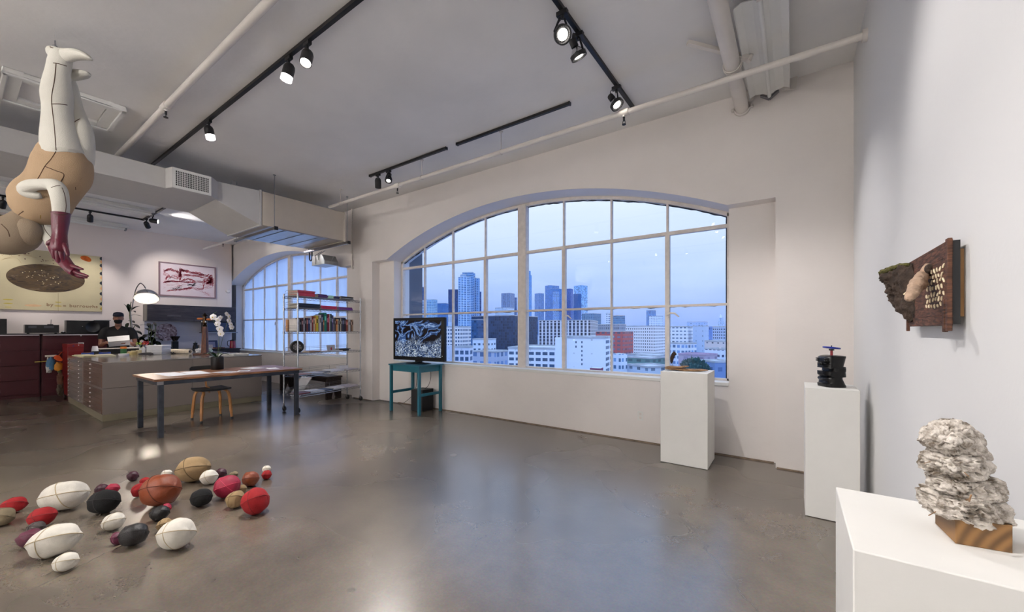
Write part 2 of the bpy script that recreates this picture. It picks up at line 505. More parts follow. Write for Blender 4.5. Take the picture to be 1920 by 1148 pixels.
# outer skin of the building around the openings
w = MB()
for i in range(len(xs) - 1):
    x0, x1 = xs[i], xs[i + 1]; xm = (x0 + x1) / 2; c = which(xm)
    if c is not None and abs(xm - c) < HW:
        z0, z1 = arch_z(x0 - c) + 0.40, arch_z(x1 - c) + 0.40
        quad([(x0, 5.4, z0), (x1, 5.4, z1), (x1, 5.75, z1), (x0, 5.75, z0)])
        quad([(x0, 5.75, z0), (x1, 5.75, z1), (x1, 5.75, 5), (x0, 5.75, 5)])
        quad([(x0, 5.4, SILL - 0.05), (x1, 5.4, SILL - 0.05), (x1, 5.75, SILL - 0.08), (x0, 5.75, SILL - 0.08)])
        quad([(x0, 5.75, -30), (x1, 5.75, -30), (x1, 5.75, SILL - 0.08), (x0, 5.75, SILL - 0.08)])
        quad([(x0, 5.4, -0.2), (x1, 5.4, -0.2), (x1, 5.4, SILL), (x0, 5.4, SILL)])
    else:
        quad([(x0, 5.4, -0.2), (x1, 5.4, -0.2), (x1, 5.4, CEIL + .25), (x0, 5.4, CEIL + .25)])
        quad([(x0, 5.75, -30), (x1, 5.75, -30), (x1, 5.75, 5), (x0, 5.75, 5)])
for c in WC:
    for x in (c - HW, c + HW):
        quad([(x, 5.4, SILL - 0.08), (x, 5.75, SILL - 0.08), (x, 5.75, Z_SP + .4), (x, 5.4, Z_SP + .4)])
struct('wall_exterior', w, m_extwall, smooth=None)

# ------------------------------------------------------------------ windows
COLS = [-2.885, -2.237, -1.505, -0.757, 0.721, 1.447, 2.18, 2.835]
ROWS = [1.70, 2.61]
def window(n, c, mat_pane, film):
    root = bpy.data.objects.new('window_%d' % n, None); COL.objects.link(root); root.location = (c, YG, SILL); root['kind'] = 'structure'
    Z = lambda z: z - SILL
    fr = MB()
    # outer frame follows the arch
    steps = 60
    def top(x): return arch_z(x) - SILL
    th = 0.045
    for i in range(steps):
        x0 = -HW + 2 * HW * i / steps; x1 = -HW + 2 * HW * (i + 1) / steps
        z0, z1 = top(x0), top(x1)
        vs = [(x0, -0.03, z0 - th), (x1, -0.03, z1 - th), (x1, 0.04, z1 - th), (x0, 0.04, z0 - th), (x0, -0.03, z0), (x1, -0.03, z1), (x1, 0.04, z1), (x0, 0.04, z0)]
        fr.add(vs, [(0, 3, 2, 1), (4, 5, 6, 7), (0, 1, 5, 4), (2, 3, 7, 6)])
    fr.box(-HW, -0.03, 0, -HW + 0.04, 0.04, Z(Z_SP)); fr.box(HW - 0.04, -0.03, 0, HW, 0.04, Z(Z_SP)); fr.box(-HW, -0.03, 0, HW, 0.04, 0.035)
    mk('frame', fr, m_frame, root, smooth=0.4)
    mk('mullion', MB().box(-0.075, -0.05, 0, 0.075, 0.05, top(0) - 0.02), m_frame, root, bevel=0.004)
    rowsz = [Z(r) for r in ROWS]
    for j, x in enumerate(COLS[1:-1]):
        t = 0.016 if j not in (2, 3, 5) else 0.03
        b = MB().box(x - t / 2 - .004, -0.02, 0.03, x + t / 2 + .004, 0.025, top(x) - 0.02)
        if t > 0.02:
            b = MB().box(x - 0.026, -0.028, 0.03, x + 0.026, 0.03, rowsz[1]).box(x - 0.012, -0.02, rowsz[1], x + 0.012, 0.02, top(x) - .02)
        mk('glazing_bar', b, m_frame, root)
    for k, z in enumerate(rowsz):
        for s in (-1, 1):
            x0, x1 = (-HW + 0.03, -0.07) if s < 0 else (0.07, HW - 0.03)
            t = 0.014 if k == 0 else 0.022
            mk('glazing_bar', MB().box(x0, -0.024, z - t, x1, 0.027, z + t), m_frame, root)
    # dark putty lines behind the bars
    xe = [-HW + 0.04] + COLS[1:4] + [-0.075]
    xf = [0.075] + COLS[4:7] + [HW - 0.04]
    ze = [0.035] + rowsz
    for grp in (xe, xf):
        for a in range(len(grp) - 1):
            for r in range(3):
                x0, x1 = grp[a] + 0.004, grp[a + 1] - 0.004
                zb = ze[r]
                n_ = 10
                pan = MB(); putty = MB()
                if r < 2: tops = [ze[r + 1]] * (n_ + 1)
                else: tops = [top(x0 + (x1 - x0) * q / n_) - 0.045 for q in range(n_ + 1)]
                y = 0.012
                for q in range(n_):
                    xa = x0 + (x1 - x0) * q / n_; xb = x0 + (x1 - x0) * (q + 1) / n_
                    if not film:
                        pan.add([(xa, y, zb), (xb, y, zb), (xb, y, tops[q + 1]), (xa, y, tops[q])], [(0, 1, 2, 3)])
                    else:
                        def wv(xx, zz): return y + 0.006 * sin(xx * 23 + zz * 2) + 0.004 * sin(zz * 11 + xx * 7)
                        nz_ = 6
                        for h in range(nz_):
                            za = [zb + (tops[q] - zb) * h / nz_, zb + (tops[q + 1] - zb) * h / nz_]
                            zc = [zb + (tops[q] - zb) * (h + 1) / nz_, zb + (tops[q + 1] - zb) * (h + 1) / nz_]
                            pan.add([(xa, wv(xa, za[0]), za[0]), (xb, wv(xb, za[1]), za[1]), (xb, wv(xb, zc[1]), zc[1]), (xa, wv(xa, zc[0]), zc[0])], [(0, 1, 2, 3)])
                mk('white_film_pane' if film else 'pane', pan, mat_pane, root, recalc=False)
                # ragged putty bead at top and right edges
                if not film:
                    pts = []; ww = []
                    g = random.Random(int((x0 + 9) * 1000) + r)
                    for q in range(n_ + 1):
                        pts.append((x0 + (x1 - x0) * q / n_, 0.018, tops[q] - 0.004 - g.random() * 0.01)); ww.append(0.007 + g.random() * 0.012 * (1 if r != 1 else 0.5))
                    putty.tube(pts, [q_ * 0.6 for q_ in ww], 5)
                    putty.tube([(x1 - 0.005, 0.018, zb), (x1 - 0.006, 0.018, (zb + tops[-1]) / 2), (x1 - 0.004, 0.018, tops[-1])], 0.009, 5)
                    mk('putty_bead', putty, m_putty, root)
    for x in (COLS[3], COLS[4], COLS[6]):
        h = MB(); zc = Z(1.59)
        h.tube([(x, -0.03, zc), (x + 0.05, -0.07, zc + 0.02), (x + 0.10, -0.075, zc + 0.015), (x + 0.15, -0.07, zc - 0.03)] if x > 0 else [(x, -0.03, zc), (x + 0.02, -0.06, zc + 0.02), (x + 0.04, -0.075, zc - 0.01), (x + 0.03, -0.07, zc - 0.06)], [0.016, 0.012, 0.012, 0.008], 8)
        h.box(x - 0.02, -0.04, zc - 0.04, x + 0.02, -0.025, zc + 0.04)
        mk('sash_latch', h, m_frame, root, bevel=0.002)
    return root
window(1, WC[0], m_glass, False)
window(2, WC[1], m_film, True)
# painted stools in front of the frames
for n, c in enumerate(WC):
    struct('trim_%d' % (n + 1), MB().box(c - HW, YN - 0.01, SILL - 0.03, c + HW, YG - 0.03, SILL + 0.012), m_white, bevel=0.006)

struct('trim_3', MB().box(-6.2, YN - .035, 0, -.16, YN - .001, .010).box(-.13, YW - .03, 0, .46, YW - .001, .010).box(-7.4, YW - .03, 0, -6.82, YW - .001, .010), M('worn_concrete_edge', srgb(120, 104, 88), .9, vary=.4, scale=12, bump=.6, bscale=30))
# ------------------------------------------------------------------ ceiling hatch
g = MB()
hx0, hx1, hy0, hy1 = -6.86, -6.10, 0.30, 1.16
hatch = thing('ceiling_hatch', 'white framed access hatch in the ceiling behind the hanging figure', 'ceiling hatch', ((hx0 + hx1) / 2, (hy0 + hy1) / 2, CEIL))
hw_, hd_ = (hx1 - hx0) / 2, (hy1 - hy0) / 2
for (a, b, c_, d) in ((-hw_, -hd_, hw_, -hd_ + .13), (-hw_, hd_ - .13, hw_, hd_), (-hw_, -hd_ + .13, -hw_ + .13, hd_ - .13), (hw_ - .13, -hd_ + .13, hw_, hd_ - .13)):
    g.box(a, b, -0.05, c_, d, 0)
g.box(-hw_ + .0, -hd_, -0.07, hw_, -hd_ + .04, -.05).box(-hw_, hd_ - .04, -0.07, hw_, hd_, -.05).box(-hw_, -hd_, -.07, -hw_ + .04, hd_, -.05).box(hw_ - .04, -hd_, -.07, hw_, hd_, -.05)
mk('frame', g, m_white, hatch, bevel=0.008)
mk('hatch_panel', MB().box(-hw_ + .135, -hd_ + .135, -0.022, hw_ - .135, hd_ - .135, -0.004), m_ceil, hatch)

# ------------------------------------------------------------------ pipes
def pipe(name, p0, p1, r, label, cat, mat=m_pipe, bits=(), n=18):
    p0 = Vector(p0); p1 = Vector(p1)
    t = thing(name, label, cat, p0)
    q = p1 - p0
    mk('pipe_run', MB().tube([Vector((0, 0, 0)), q], r, n), mat, t)
    return t
sp_y, sp_z = 4.02, 3.64
t = pipe('sprinkler_pipe', (-6.9, sp_y, sp_z), (XR - 0.0, sp_y, sp_z), 0.027, 'long white sprinkler pipe running above the arched window to the right wall', 'pipe')
for i, x in enumerate((-5.0, -1.42)):
    L = x + 6.9
    mk('sleeve', MB().tube([(L - .05, 0, 0), (L + .05, 0, 0)], 0.036, 18).tube([(L, 0, 0), (L, 0, -.045)], 0.02, 12), m_pipe, t)
    h = mk('sprinkler_head', MB().cyl((L, 0, -.045), (L, 0, -.085), 0.011, n=10).bar((L - .012, 0, -.085), (L - .016, 0, -.12), .004, .004, up=(0, 1, 0)).bar((L + .012, 0, -.085), (L + .016, 0, -.12), .004, .004, up=(0, 1, 0)).cyl((L, 0, -.118), (L, 0, -.124), 0.02, n=14), m_black, t, label='dark sprinkler head')
for x in (-6.55, -4.45, -3.0):
    L = x + 6.9
    mk('pipe_hanger', MB().cyl((L, 0, 0.02), (L, 0, CEIL - sp_z - 0.004), 0.005, n=8).tube([(L, .032 * cos(a * pi / 6), .032 * sin(a * pi / 6)) for a in range(12)], .005, 6, closed=True).cyl((L, 0, CEIL - sp_z - 0.012), (L, 0, CEIL - sp_z - 0.002), 0.025, n=12), m_pipe, t)
mk('end_flange', MB().cyl((XR + 6.9 - 0.03, 0, 0), (XR + 6.9, 0, 0), 0.045, n=18), m_pipe, t)

t = pipe('conduit_pipe', (-8.6, 1.385, 3.85), (-1.9, 1.385, 3.85), 0.033, 'white round pipe on the ceiling left of the long black light track', 'pipe')
L = (-5.62) + 8.6
mk('sleeve', MB().tube([(L - .07, 0, 0), (L + .07, 0, 0)], 0.042, 18).cyl((L, 0, -.03), (L, 0, -.05), .02, n=12), m_pipe, t)
mk('sprinkler_head', MB().cyl((L, 0, -.05), (L, 0, -.085), 0.011, n=10).cyl((L, 0, -.115), (L, 0, -.12), 0.022, n=14).bar((L, 0, -.08), (L, 0, -.12), .006, .006, up=(0, 1, 0)), m_black, t, label='dark sprinkler head')

# fat vertical-run pipe that enters the wall above the window
t = thing('drain_pipe', 'fat white pipe hung under the ceiling beside the fluorescent fixture', 'pipe', (-0.435, YB + 0.02, 3.76))
mk('pipe_run', MB().tube([(0, 0, 0), (0, YW - YB - 0.02, -0.02)], 0.062, 24), m_pipe, t)
LY = YW - YB - 0.05
mk('wall_collar', MB().cyl((0, LY, -0.02), (0, LY + .03, -0.02), 0.078, n=24).box(-.10, LY, -.035, .10, LY + .028, -.005).cyl((-.09, LY - .01, -.02), (-.09, LY + .03, -.02), .012, n=8).cyl((.09, LY - .01, -.02), (.09, LY + .03, -.02), .012, n=8), m_pipe, t, bevel=0.003)
cy = 3.98 - YB
ring = MB()
for dy in (-0.02, 0.02):
    ring.tube([(0.07 * cos(2 * pi * a / 16), cy + dy, -0.02 + 0.07 * sin(2 * pi * a / 16)) for a in range(16)], .006, 6, closed=True)
ring.bar((0.06, cy, .0), (0.13, cy + .03, .0), .03, .02).bar((-0.30, cy - .35, .10), (0.13, cy + .03, .01), .035, .035).cyl((0.12, cy + .01, -.03), (0.14, cy + .04, .04), .02, n=10)
mk('clamp', ring, m_pipe, t, bevel=0.002)

# vertical pipe on the pillar between the windows
t = thing('riser_pipe', 'thin white vertical pipe on the pillar right of the film covered window', 'pipe', (-7.44, YW - 0.03, 2.75))
mk('pipe_run', MB().cyl((0, 0, 0), (0, 0, CEIL - 2.75), 0.018, n=12).tube([(0, 0, 0), (0, .0, -.05), (0.0, .03, -.08)], .018, 10), m_pipe, t)
mk('end_cap', MB().cyl((0, 0, -0.02), (0, 0, 0.09), 0.026, n=12), m_frame, t)

# small conduit in the office
t = pipe('office_sprinkler_pipe', (-13.4, 4.12, 3.66), (-8.2, 4.12, 3.66), 0.025, 'thin white pipe near the office ceiling in front of the far window', 'pipe')
mk('sprinkler_head', MB().cyl((1.35, 0, -.02), (1.35, 0, -.06), .012, n=8).cyl((1.35, 0, -.085), (1.35, 0, -.09), .02, n=12).cyl((1.35, 0, -.05), (1.35, 0, -.09), .005, n=6), m_black, t)

# ------------------------------------------------------------------ fluorescent fixture (right)
t = thing('fluorescent_fixture', 'long white twin reflector fluorescent fixture beside the fat ceiling pipe', 'ceiling light', (-0.19, 4.98 - .2, CEIL))
def reflector(y0, y1, z=-0.10):
    b = MB()
    prof = [(-0.17, z - .04), (-0.165, z - .02), (-0.12, z + .0), (-0.05, z - .012), (-0.015, z - .035), (0.015, z - .035), (0.05, z - .012), (0.12, z), (0.165, z - .02), (0.17, z - .04)]
    top = [(x, zz + .006) for x, zz in reversed(prof)]
    poly = prof + top
    Mx = Matrix(((1, 0, 0), (0, 0, 1), (0, 1, 0)))
    b.prism(poly, y1 - y0, M=Mx, o=(0, y0, 0))
    return b
mk('reflector', reflector(-1.42, -0.02), m_white, t, smooth=0.3)
mk('reflector', reflector(-3.4, -1.50, z=-0.085), m_white, t, smooth=0.3)
mk('housing', MB().box(-.05, -4.0, -.085, .05, -.03, -.003), m_white, t, bevel=.004)
mk('spine_tube', MB().cyl((0, -3.4, -.145), (0, -0.01, -.145), .017, n=12), m_white, t)
mk('tube_socket', MB().box(-.02, -1.50, -.17, .02, -1.46, -.11).cyl((0, -1.49, -.14), (0, -1.45, -.14), .022, n=10), m_frame, t, bevel=.002)
e = MB()
for s in (-1, 1):
    e.bar((0, 0.02, -.155), (s * .075, 0.02, -.10), .02, .045, up=(0, 1, 0))
mk('end_bracket', e, m_steel, t, label='grey metal end bracket')
mk('side_clip', MB().prism([(.10, -.02), (.23, -.02), (.22, -.14), (.11, -.12)], .006, M=Matrix(((1, 0, 0), (0, 0, 1), (0, 1, 0))), o=(0, .005, 0)), m_pipe, t)
mk('side_clip', MB().prism([(-.23, -.02), (-.10, -.02), (-.14, -.13), (-.22, -.13)], .006, M=Matrix(((1, 0, 0), (0, 0, 1), (0, 1, 0))), o=(0, .005, 0)), m_pipe, t)

# ------------------------------------------------------------------ duct in the middle of the room
X0 = -6.92; X1 = -8.05
dz0, dz1 = 3.315, 3.585
t = thing('ventilation_duct', 'pale grey boxed ventilation duct with a grille hanging below the ceiling', 'duct', (X0, 0, dz0))
def dbox(y0, y1, z0=dz0, z1=dz1, x0=X0, x1=X1): return MB().box(x0 - X0, y0, z0 - dz0, x1 - X0, y1, z1 - dz0)
mk('duct_section', dbox(YB + .02, 1.02), m_duct, t, bevel=.003)
mk('duct_section', dbox(1.025, 1.70), m_duct, t, bevel=.003)
mk('duct_section', dbox(1.70, 2.27), m_duct, t, bevel=.003)
# flared piece
fl = MB()
A = [(0, 2.275, 0), (0, 2.275, dz1 - dz0), (X1 - X0, 2.275, dz1 - dz0), (X1 - X0, 2.275, 0)]
B = [(0, 2.86, 3.075 - dz0), (0, 2.86, 3.615 - dz0), (-1.25, 2.86, 3.615 - dz0), (-1.25, 2.86, 3.075 - dz0)]
fl.add(A + B, [(0, 1, 2, 3), (7, 6, 5, 4), (0, 4, 5, 1), (1, 5, 6, 2), (2, 6, 7, 3), (3, 7, 4, 0)])
mk('flared_transition', fl, m_duct, t, bevel=.003)
mk('flange', MB().box(.012, 2.86, 3.06 - dz0, -1.26, 2.89, 3.63 - dz0), m_duct, t, bevel=.003)
# grille box: protrudes with slanted sides
gb = MB()
gx = 0.13
gb.add([(0, 1.70, .0), (0, 1.70, .27), (0, 2.30, .27), (0, 2.30, 0), (gx, 1.74, -.005), (gx, 1.74, .275), (gx, 2.18, .275), (gx, 2.18, -.005)],
       [(0, 3, 2, 1), (4, 5, 6, 7), (0, 1, 5, 4), (1, 2, 6, 5), (2, 3, 7, 6), (3, 0, 4, 7)])
go = mk('grille_box', gb, m_duct, t, bevel=.003)
gm = MB()
y0, y1, z0, z1 = 1.775, 2.145, .035, .235
gm.box(gx, 1.745, 0, gx + .008, 2.175, z0).box(gx, 1.745, z1, gx + .008, 2.175, .27).box(gx, 1.745, z0, gx + .008, y0, z1).box(gx, y1, z0, gx + .008, 2.175, z1)
for i in range(1, 20):
    y = y0 + (y1 - y0) * i / 20; gm.box(gx, y - .0028, z0, gx + .006, y + .0028, z1)
for i in range(1, 8):
    z = z0 + (z1 - z0) * i / 8; gm.box(gx, y0, z - .002, gx + .0045, y1, z + .002)
gr = mk('vent_grille', gm, m_white, t)
mk('grille_shadow_box', MB().box(gx + .0005, y0, z0, gx + .002, y1, z1), m_blackp, gr)
# big beige section
t2 = thing('air_handler', 'large glossy beige duct box hung at the end of the grey duct', 'duct', (X0 + .01, 2.9, 3.075))
mk('casing', MB().box(0, 0, 0, -1.3, 1.43, .54), m_ductb, t2, bevel=.006)
mk('end_flange', MB().box(.008, 1.40, -.01, -1.31, 1.44, .55), m_ductb, t2, bevel=.003)
mk('bottom_panel', MB().box(-.02, .2, -.012, -1.26, 1.1, -.001), m_galv, t2)
for dy in (.35, .65, .95):
    mk('stiffener', MB().box(-.04, dy, -.02, -1.24, dy + .03, -.012), m_galv, t2)
mk('mounting_clip', MB().tube([(-.01, -.42 + .0, .53), (-.01, -.42, .58), (.0, -.36, .58), (0, -.36, .53)], .006, 6), m_galv, t2)
for i, (y, lab) in enumerate(((3.04, 'dark strut hanger under the near end of the beige duct'), (4.32, 'dark strut hanger under the far end of the beige duct'))):
    th_ = thing('strut_hanger', lab, 'hanger', (-6.82, y, 3.03), group=None)
    mk('strut', MB().box(.05, -.022, -.02, -1.52, .022, .025), m_steel if i else m_steel, th_, bevel=.003)
    mk('end_cap', MB().box(.05, -.026, -.026, .068, .026, .03), m_black, th_)
    for x in (0, -1.47):
        mk('threaded_rod', MB().cyl((x, 0, .0), (x, 0, CEIL - 3.03 - .003), .006, n=8).cyl((x, 0, CEIL - 3.03 - .012), (x, 0, CEIL - 3.03 - .002), .022, n=12).cyl((x, 0, -.03), (x, 0, .035), .012, n=6), m_galv, th_)
# small heater box hung below
t3 = thing('junction_box', 'small galvanised box with a black handle under the end of the beige duct', 'box', (-8.0, 4.55, 2.74))
mk('box_body', MB().box(-.22, -.15, 0, .16, .15, .20), m_steel, t3, bevel=.003)
mk('slanted_cover', MB().add([(.16, -.15, 0), (.16, .15, 0), (.16, .15, .2), (.16, -.15, .2), (.26, -.15, 0), (.26, .15, 0), (.26, .15, .07), (.26, -.15, .07)], [(0, 1, 2, 3), (7, 6, 5, 4), (0, 4, 5, 1), (3, 2, 6, 7), (0, 3, 7, 4), (1, 5, 6, 2)]), m_galv, t3)
mk('handle', MB().tube([(-.36 + .05 * cos(a) , -.10, .26 + .06 * sin(a) + (.07 if a < pi else -.07)) for a in [pi * 2 * k / 16 for k in range(16)]], .014, 8, closed=True), m_black, t3)
mk('strap', MB().tube([(-.07, -.16, .02), (-.07, -.16, .20), (-.07, -.02, .305)], .008, 6).tube([(.05, -.16, .10), (.05, -.16, .20), (.05, -.02, .305)], .008, 6).tube([(.26, 0, .08), (.33, .0, .16)], .008, 6), m_galv, t3)

# ================================================================== LIGHTING TRACKS
def track(name_label, p0, p1, drop=0.0):
    p0 = Vector(p0); p1 = Vector(p1); t = thing('lighting_track', name_label, 'light track', p0)
    d = p1 - p0
    mk('rail', MB().bar((0, 0, 0), d, .036, .032), m_black, t, bevel=.002)
    u = d.normalized()
    mk('end_cap', MB().bar(-u * .012, u * .004, .042, .038).bar(d - u * .004, d + u * .012, .042, .038), m_blackp, t)
    return t
TZ = CEIL - 0.017
track('long black lighting track crossing the ceiling from lower left to top', (-9.6, 1.78, TZ), (-0.1, 1.78, TZ))
track('black lighting track running from the top edge toward the sprinkler pipe', (-1.455, YB + .1, TZ), (-1.455, 4.42, TZ))
track('empty short black lighting track in front of the arched window', (-3.66, 3.93, TZ), (-2.0, 3.93, TZ))
track('short black lighting track with two lamps at the left end of the window', (-5.56, 3.93, TZ), (-3.87, 3.93, TZ))
track('black office lighting track running along the painting wall', (-11.95, YB + .1, TZ), (-11.95, 2.53, TZ))
track('short black office track that turns toward the beige duct', (-11.97, 2.55, TZ), (-10.35, 2.55, TZ))
track('unseen black lighting track behind the camera that carries the rear spotlights', (-9.5, -2.2, TZ), (-1.6, -2.2, TZ))  # unseen track, added to hold spotlights that light the room from behind

m_bulb = emis('hot_lamp_face', (1.0, 0.93, 0.84, 1), 14.0)
m_bulbS = emis('glowing_lamp_shade', (1.0, 0.90, 0.88, 1), 3.2)
WARM = (1.0, 0.95, 0.915)
def light(parent, loc, aim, power, size=60, blend=0.7, col=WARM, rad=0.035):
    l = bpy.data.lights.new('spot_beam', 'SPOT'); l.energy = power; l.spot_size = radians(size); l.spot_blend = blend; l.color = col; l.shadow_soft_size = rad
    o = bpy.data.objects.new('spot_beam', l); COL.objects.link(o); o.parent = parent
    o.location = loc; o.rotation_euler = Vector(aim).to_track_quat('-Z', 'Y').to_euler()
    return o
def spot_can(label, x, y, target, power, lit=True, group='black cylinder track spotlights', size=62, blend=.75, frosted=False, L=.155, rad=.048, z=CEIL - .034, col=WARM):
    """cylinder spotlight hung from a stub"""
    t = thing('track_spotlight', label, 'spotlight', (x, y, z), group=group)
    piv = Vector((0, 0, -.115))
    d = (Vector(target) - (Vector((x, y, z)) + piv)).normalized()
    mk('mount', MB().box(-.045, -.016, -.03, .045, .016, 0).cyl((0, 0, -.03), (0, 0, -.065), .012, n=10), m_black, t, bevel=.002)
    mk('stem', MB().tube([(0, 0, -.06), Vector((0, 0, -.09)), piv - d * (L * .28)], .007, 8), m_black, t)
    Q = d.to_track_quat('Z', 'Y').to_matrix()
    back = piv - d * (L * .35)
    prof = [(0.0, -.002), (rad * .55, .0), (rad * .88, .018), (rad, .042), (rad, L - (.045 if frosted else .0)), (rad - .006, L - (.045 if frosted else .0)), (rad - .006, .06), (0.0, .06)]
    mk('lamp_housing', MB().lathe(prof, 28, o=back, M=Q), m_black, t, smooth=0.7)
    if lit:
        if frosted:
            mk('glowing_shade', MB().lathe([(rad - .004, L - .06), (rad - .001, L - .05), (rad - .001, L), (rad - .004, L), (rad - .004, L - .06)], 28, o=back, M=Q), m_bulbS, t)
        mk('lamp_face', MB().lathe([(0, L - .012), (rad - .008, L - .012), (rad - .008, L - .02), (0, L - .02)], 28, o=back, M=Q), m_bulb, t)
        light(t, back + d * (L + .012), d, power, size, blend, col)
    return t
def spot_open(label, x, y, target, power, group='open yoke track spotlights', size=70, blend=.75, z=CEIL - .034, R_=.065, col=WARM, drop=.18):
    """PAR lamp in an open yoke with a small cylinder socket"""
    t = thing('track_spotlight', label, 'spotlight', (x, y, z), group=group)
    piv = Vector((0, 0, -drop)); d = (Vector(target) - (Vector((x, y, z)) + piv)).normalized()
    Q = d.to_track_quat('Z', 'Y').to_matrix()
    side = Q @ Vector((1, 0, 0))
    side = Vector((0, 0, 1)).cross(d).normalized()
    mk('mount', MB().box(-.045, -.018, -.035, .045, .018, 0).cyl((0, 0, -.035), (0, 0, -.06), .014, n=10), m_black, t, bevel=.002)
    yk = MB()
    for s in (-1, 1):
        yk.bar(Vector((0, 0, -.055)) + side * s * .02, piv + side * s * (R_ + .004), .016, .004, up=d)
    yk.bar(Vector((0, 0, -.055)) - side * .024, Vector((0, 0, -.055)) + side * .024, .016, .006, up=d)
    mk('yoke', yk, m_black, t)
    back = piv - d * .02
    mk('socket', MB().lathe([(0, -.105), (.028, -.105), (.031, -.095), (.031, -.045), (.02, -.04), (0, -.04)], 20, o=back, M=Q), m_black, t, smooth=.6)
    mk('reflector', MB().lathe([(.018, -.045), (.03, -.035), (R_ * .8, -.005), (R_, .018), (R_, .04), (R_ - .004, .04), (R_ - .004, .02), (R_ * .78, -.001), (.018, -.03)], 28, o=back, M=Q), m_chrome, t, smooth=.6)
    mk('front_ring', MB().lathe([(R_ + .003, .012), (R_ + .003, .045), (R_ - .007, .045), (R_ - .007, .04), (R_, .012)], 28, o=back, M=Q), m_black, t, smooth=.6)
    fn = MB()
    for k in range(24):
        a = 2 * pi * k / 24; u = Q @ Vector((cos(a), sin(a), 0))
        fn.bar(back + u * R_ * .55 + d * .036, back + u * (R_ - .008) + d * .038, .002, .006, up=d)
    mk('fin_ring', fn, m_steel, t)
    mk('lamp_face', MB().lathe([(0, .034), (R_ * .62, .032), (R_ * .62, .028), (0, .028)], 24, o=back, M=Q), m_bulb, t)
    cb = MB(); p0 = Vector((0.01, 0, -.05)); p3 = back - d * .10; m_ = (p0 + p3) / 2 - d * .05
    cb.tube([Vector(q) for q in smooth_path([p0, m_, p3], 6)], .004, 6)
    mk('cable', cb, m_blackp, t)
    light(t, back + d * .06, d, power, size, blend, col)
    return t
PW = 1.6
spot_can('black cylinder spotlight alone on the long track with a glowing white end', -5.62, 1.78, (-5.3, 2.4, 0), 150 * PW, frosted=True)
spot_can('left of the paired cylinder spotlights, pointing down with a pale glowing shade', -3.72, 1.78, (-4.6, 1.2, 0), 150 * PW, frosted=True)
spot_can('black cylinder spotlight on the long track hidden behind the grey duct', -8.45, 1.78, (-6.9, 2.5, 0), 150 * PW, size=58)
spot_can('right of the paired cylinder spotlights on the long track, tilted toward the camera', -3.40, 1.78, (-2.2, .5, 0), 150 * PW)
spot_open('open black yoke spotlight nearest the top edge, glaring at the camera', -1.455, 2.74, (.464, 1.4, 1.5), 55 * PW)
spot_open('open black yoke spotlight in the middle of the right track', -1.455, 3.02, (-.6, 4.5, .6), 52 * PW)
spot_open('open black yoke spotlight beside the sprinkler pipe aiming down', -1.455, 3.90, (.3, 3.9, 1.0), 60 * PW)
spot_can('dark cylinder spotlight turned away at the end of the short window track', -5.36, 3.93, (-6.6, 4.9, 1.6), 60 * PW, lit=False)
spot_open('bright bare spotlight at the end of the short window track', -5.10, 3.93, (-4.2, 2.6, 0.0), 120 * PW, R_=.05, drop=.15)
spot_can('black cylinder spotlight cut by the left edge of the photo', -11.95, .60, (-13.4, .4, 2.2), 80, group='office track spotlights', lit=True)
spot_can('black cylinder spotlight over the landscape of the oval painting', -11.95, 1.72, (-13.4, 1.9, 1.9), 80, group='office track spotlights', lit=True)
spot_can('left of the two office spotlights at the corner of the office track', -11.70, 2.55, (-13.4, 3.6, 2.4), 85, group='office track spotlights', lit=True)
spot_can('right of the two office spotlights at the corner of the office track', -11.25, 2.55, (-10.0, 4.3, 3.5), 45, group='office track spotlights', lit=True, size=90)
# spotlights on the tracks outside the frame
for k, (x, y, tg, pw) in enumerate([(-1.455, -.6, (.464, .7, 1.6), 36), (-1.455, .9, (.464, 2.2, 1.5), 36), (-2.6, -2.2, (-1.5, -1.0, 0), 150), (-5.0, -2.2, (-4.0, -.3, 0), 170), (-7.6, -2.2, (-7.0, 0, 0), 150), (-11.95, -1.5, (-13.4, -1.2, 1.8), 100)]):
    spot_can('unseen spotlight %s' % ('on the right track level with the camera', 'on the right track just above the camera view', 'at the right end of the rear track', 'in the middle of the rear track', 'at the left end of the rear track', 'on the office track left of the photo')[k], x, y, tg, pw * 1.5, group='spotlights outside the photo')
spot_can('unseen spotlight on the rear track aimed at the hanging figure', -3.4, -2.2, (-4.9, .5, 2.9), 150, group='spotlights outside the photo', size=55)
spot_can('unseen spotlight on the right track aimed at the floor by the nearest pedestal', -1.455, .2, (-.35, 1.7, 0), 165, group='spotlights outside the photo', size=72)
for k, x in enumerate((-1.6, -4.2, -6.8, -9.4, -12.0)):  # unseen washers added to raise the ambient bounce in the room
    spot_can('unseen added rear wall washer spotlight ' + ('nearest the right wall', 'second from the right wall', 'in the middle of its track', 'second from the office wall', 'nearest the office wall')[k], x, -3.4, (x, YB, 2.4), (850, 850, 800, 480, 160)[k], group='spotlights outside the photo', size=120, blend=.8)
track('unseen black track added behind the camera for the rear wall washers', (-12.6, -3.4, TZ), (-1.5 + .0, -3.4, TZ))
# office fluorescent fixtures
for k, (x, lab) in enumerate(((-10.9, 'office fluorescent strip nearer the grey duct'), (-13.0, 'office fluorescent strip nearer the painting wall'))):
    t = thing('fluorescent_strip', lab, 'ceiling light', (x, 2.5, CEIL))
    mk('housing', MB().box(-.06, -4.2, -.06, .06, 0, 0), m_white, t, bevel=.004)
    mk('reflector', MB().box(-.12, -4.2, -.075, .12, -.04, -.062), m_white, t, bevel=.003)
    mk('light_tube', MB().cyl((-.05, -4.1, -.105), (-.05, -.06, -.105), .013, n=10).cyl((.05, -4.1, -.105), (.05, -.06, -.105), .013, n=10), m_white, t)
    mk('tube_socket', MB().box(-.07, -.055, -.13, .07, -.03, -.06), m_steel, t)
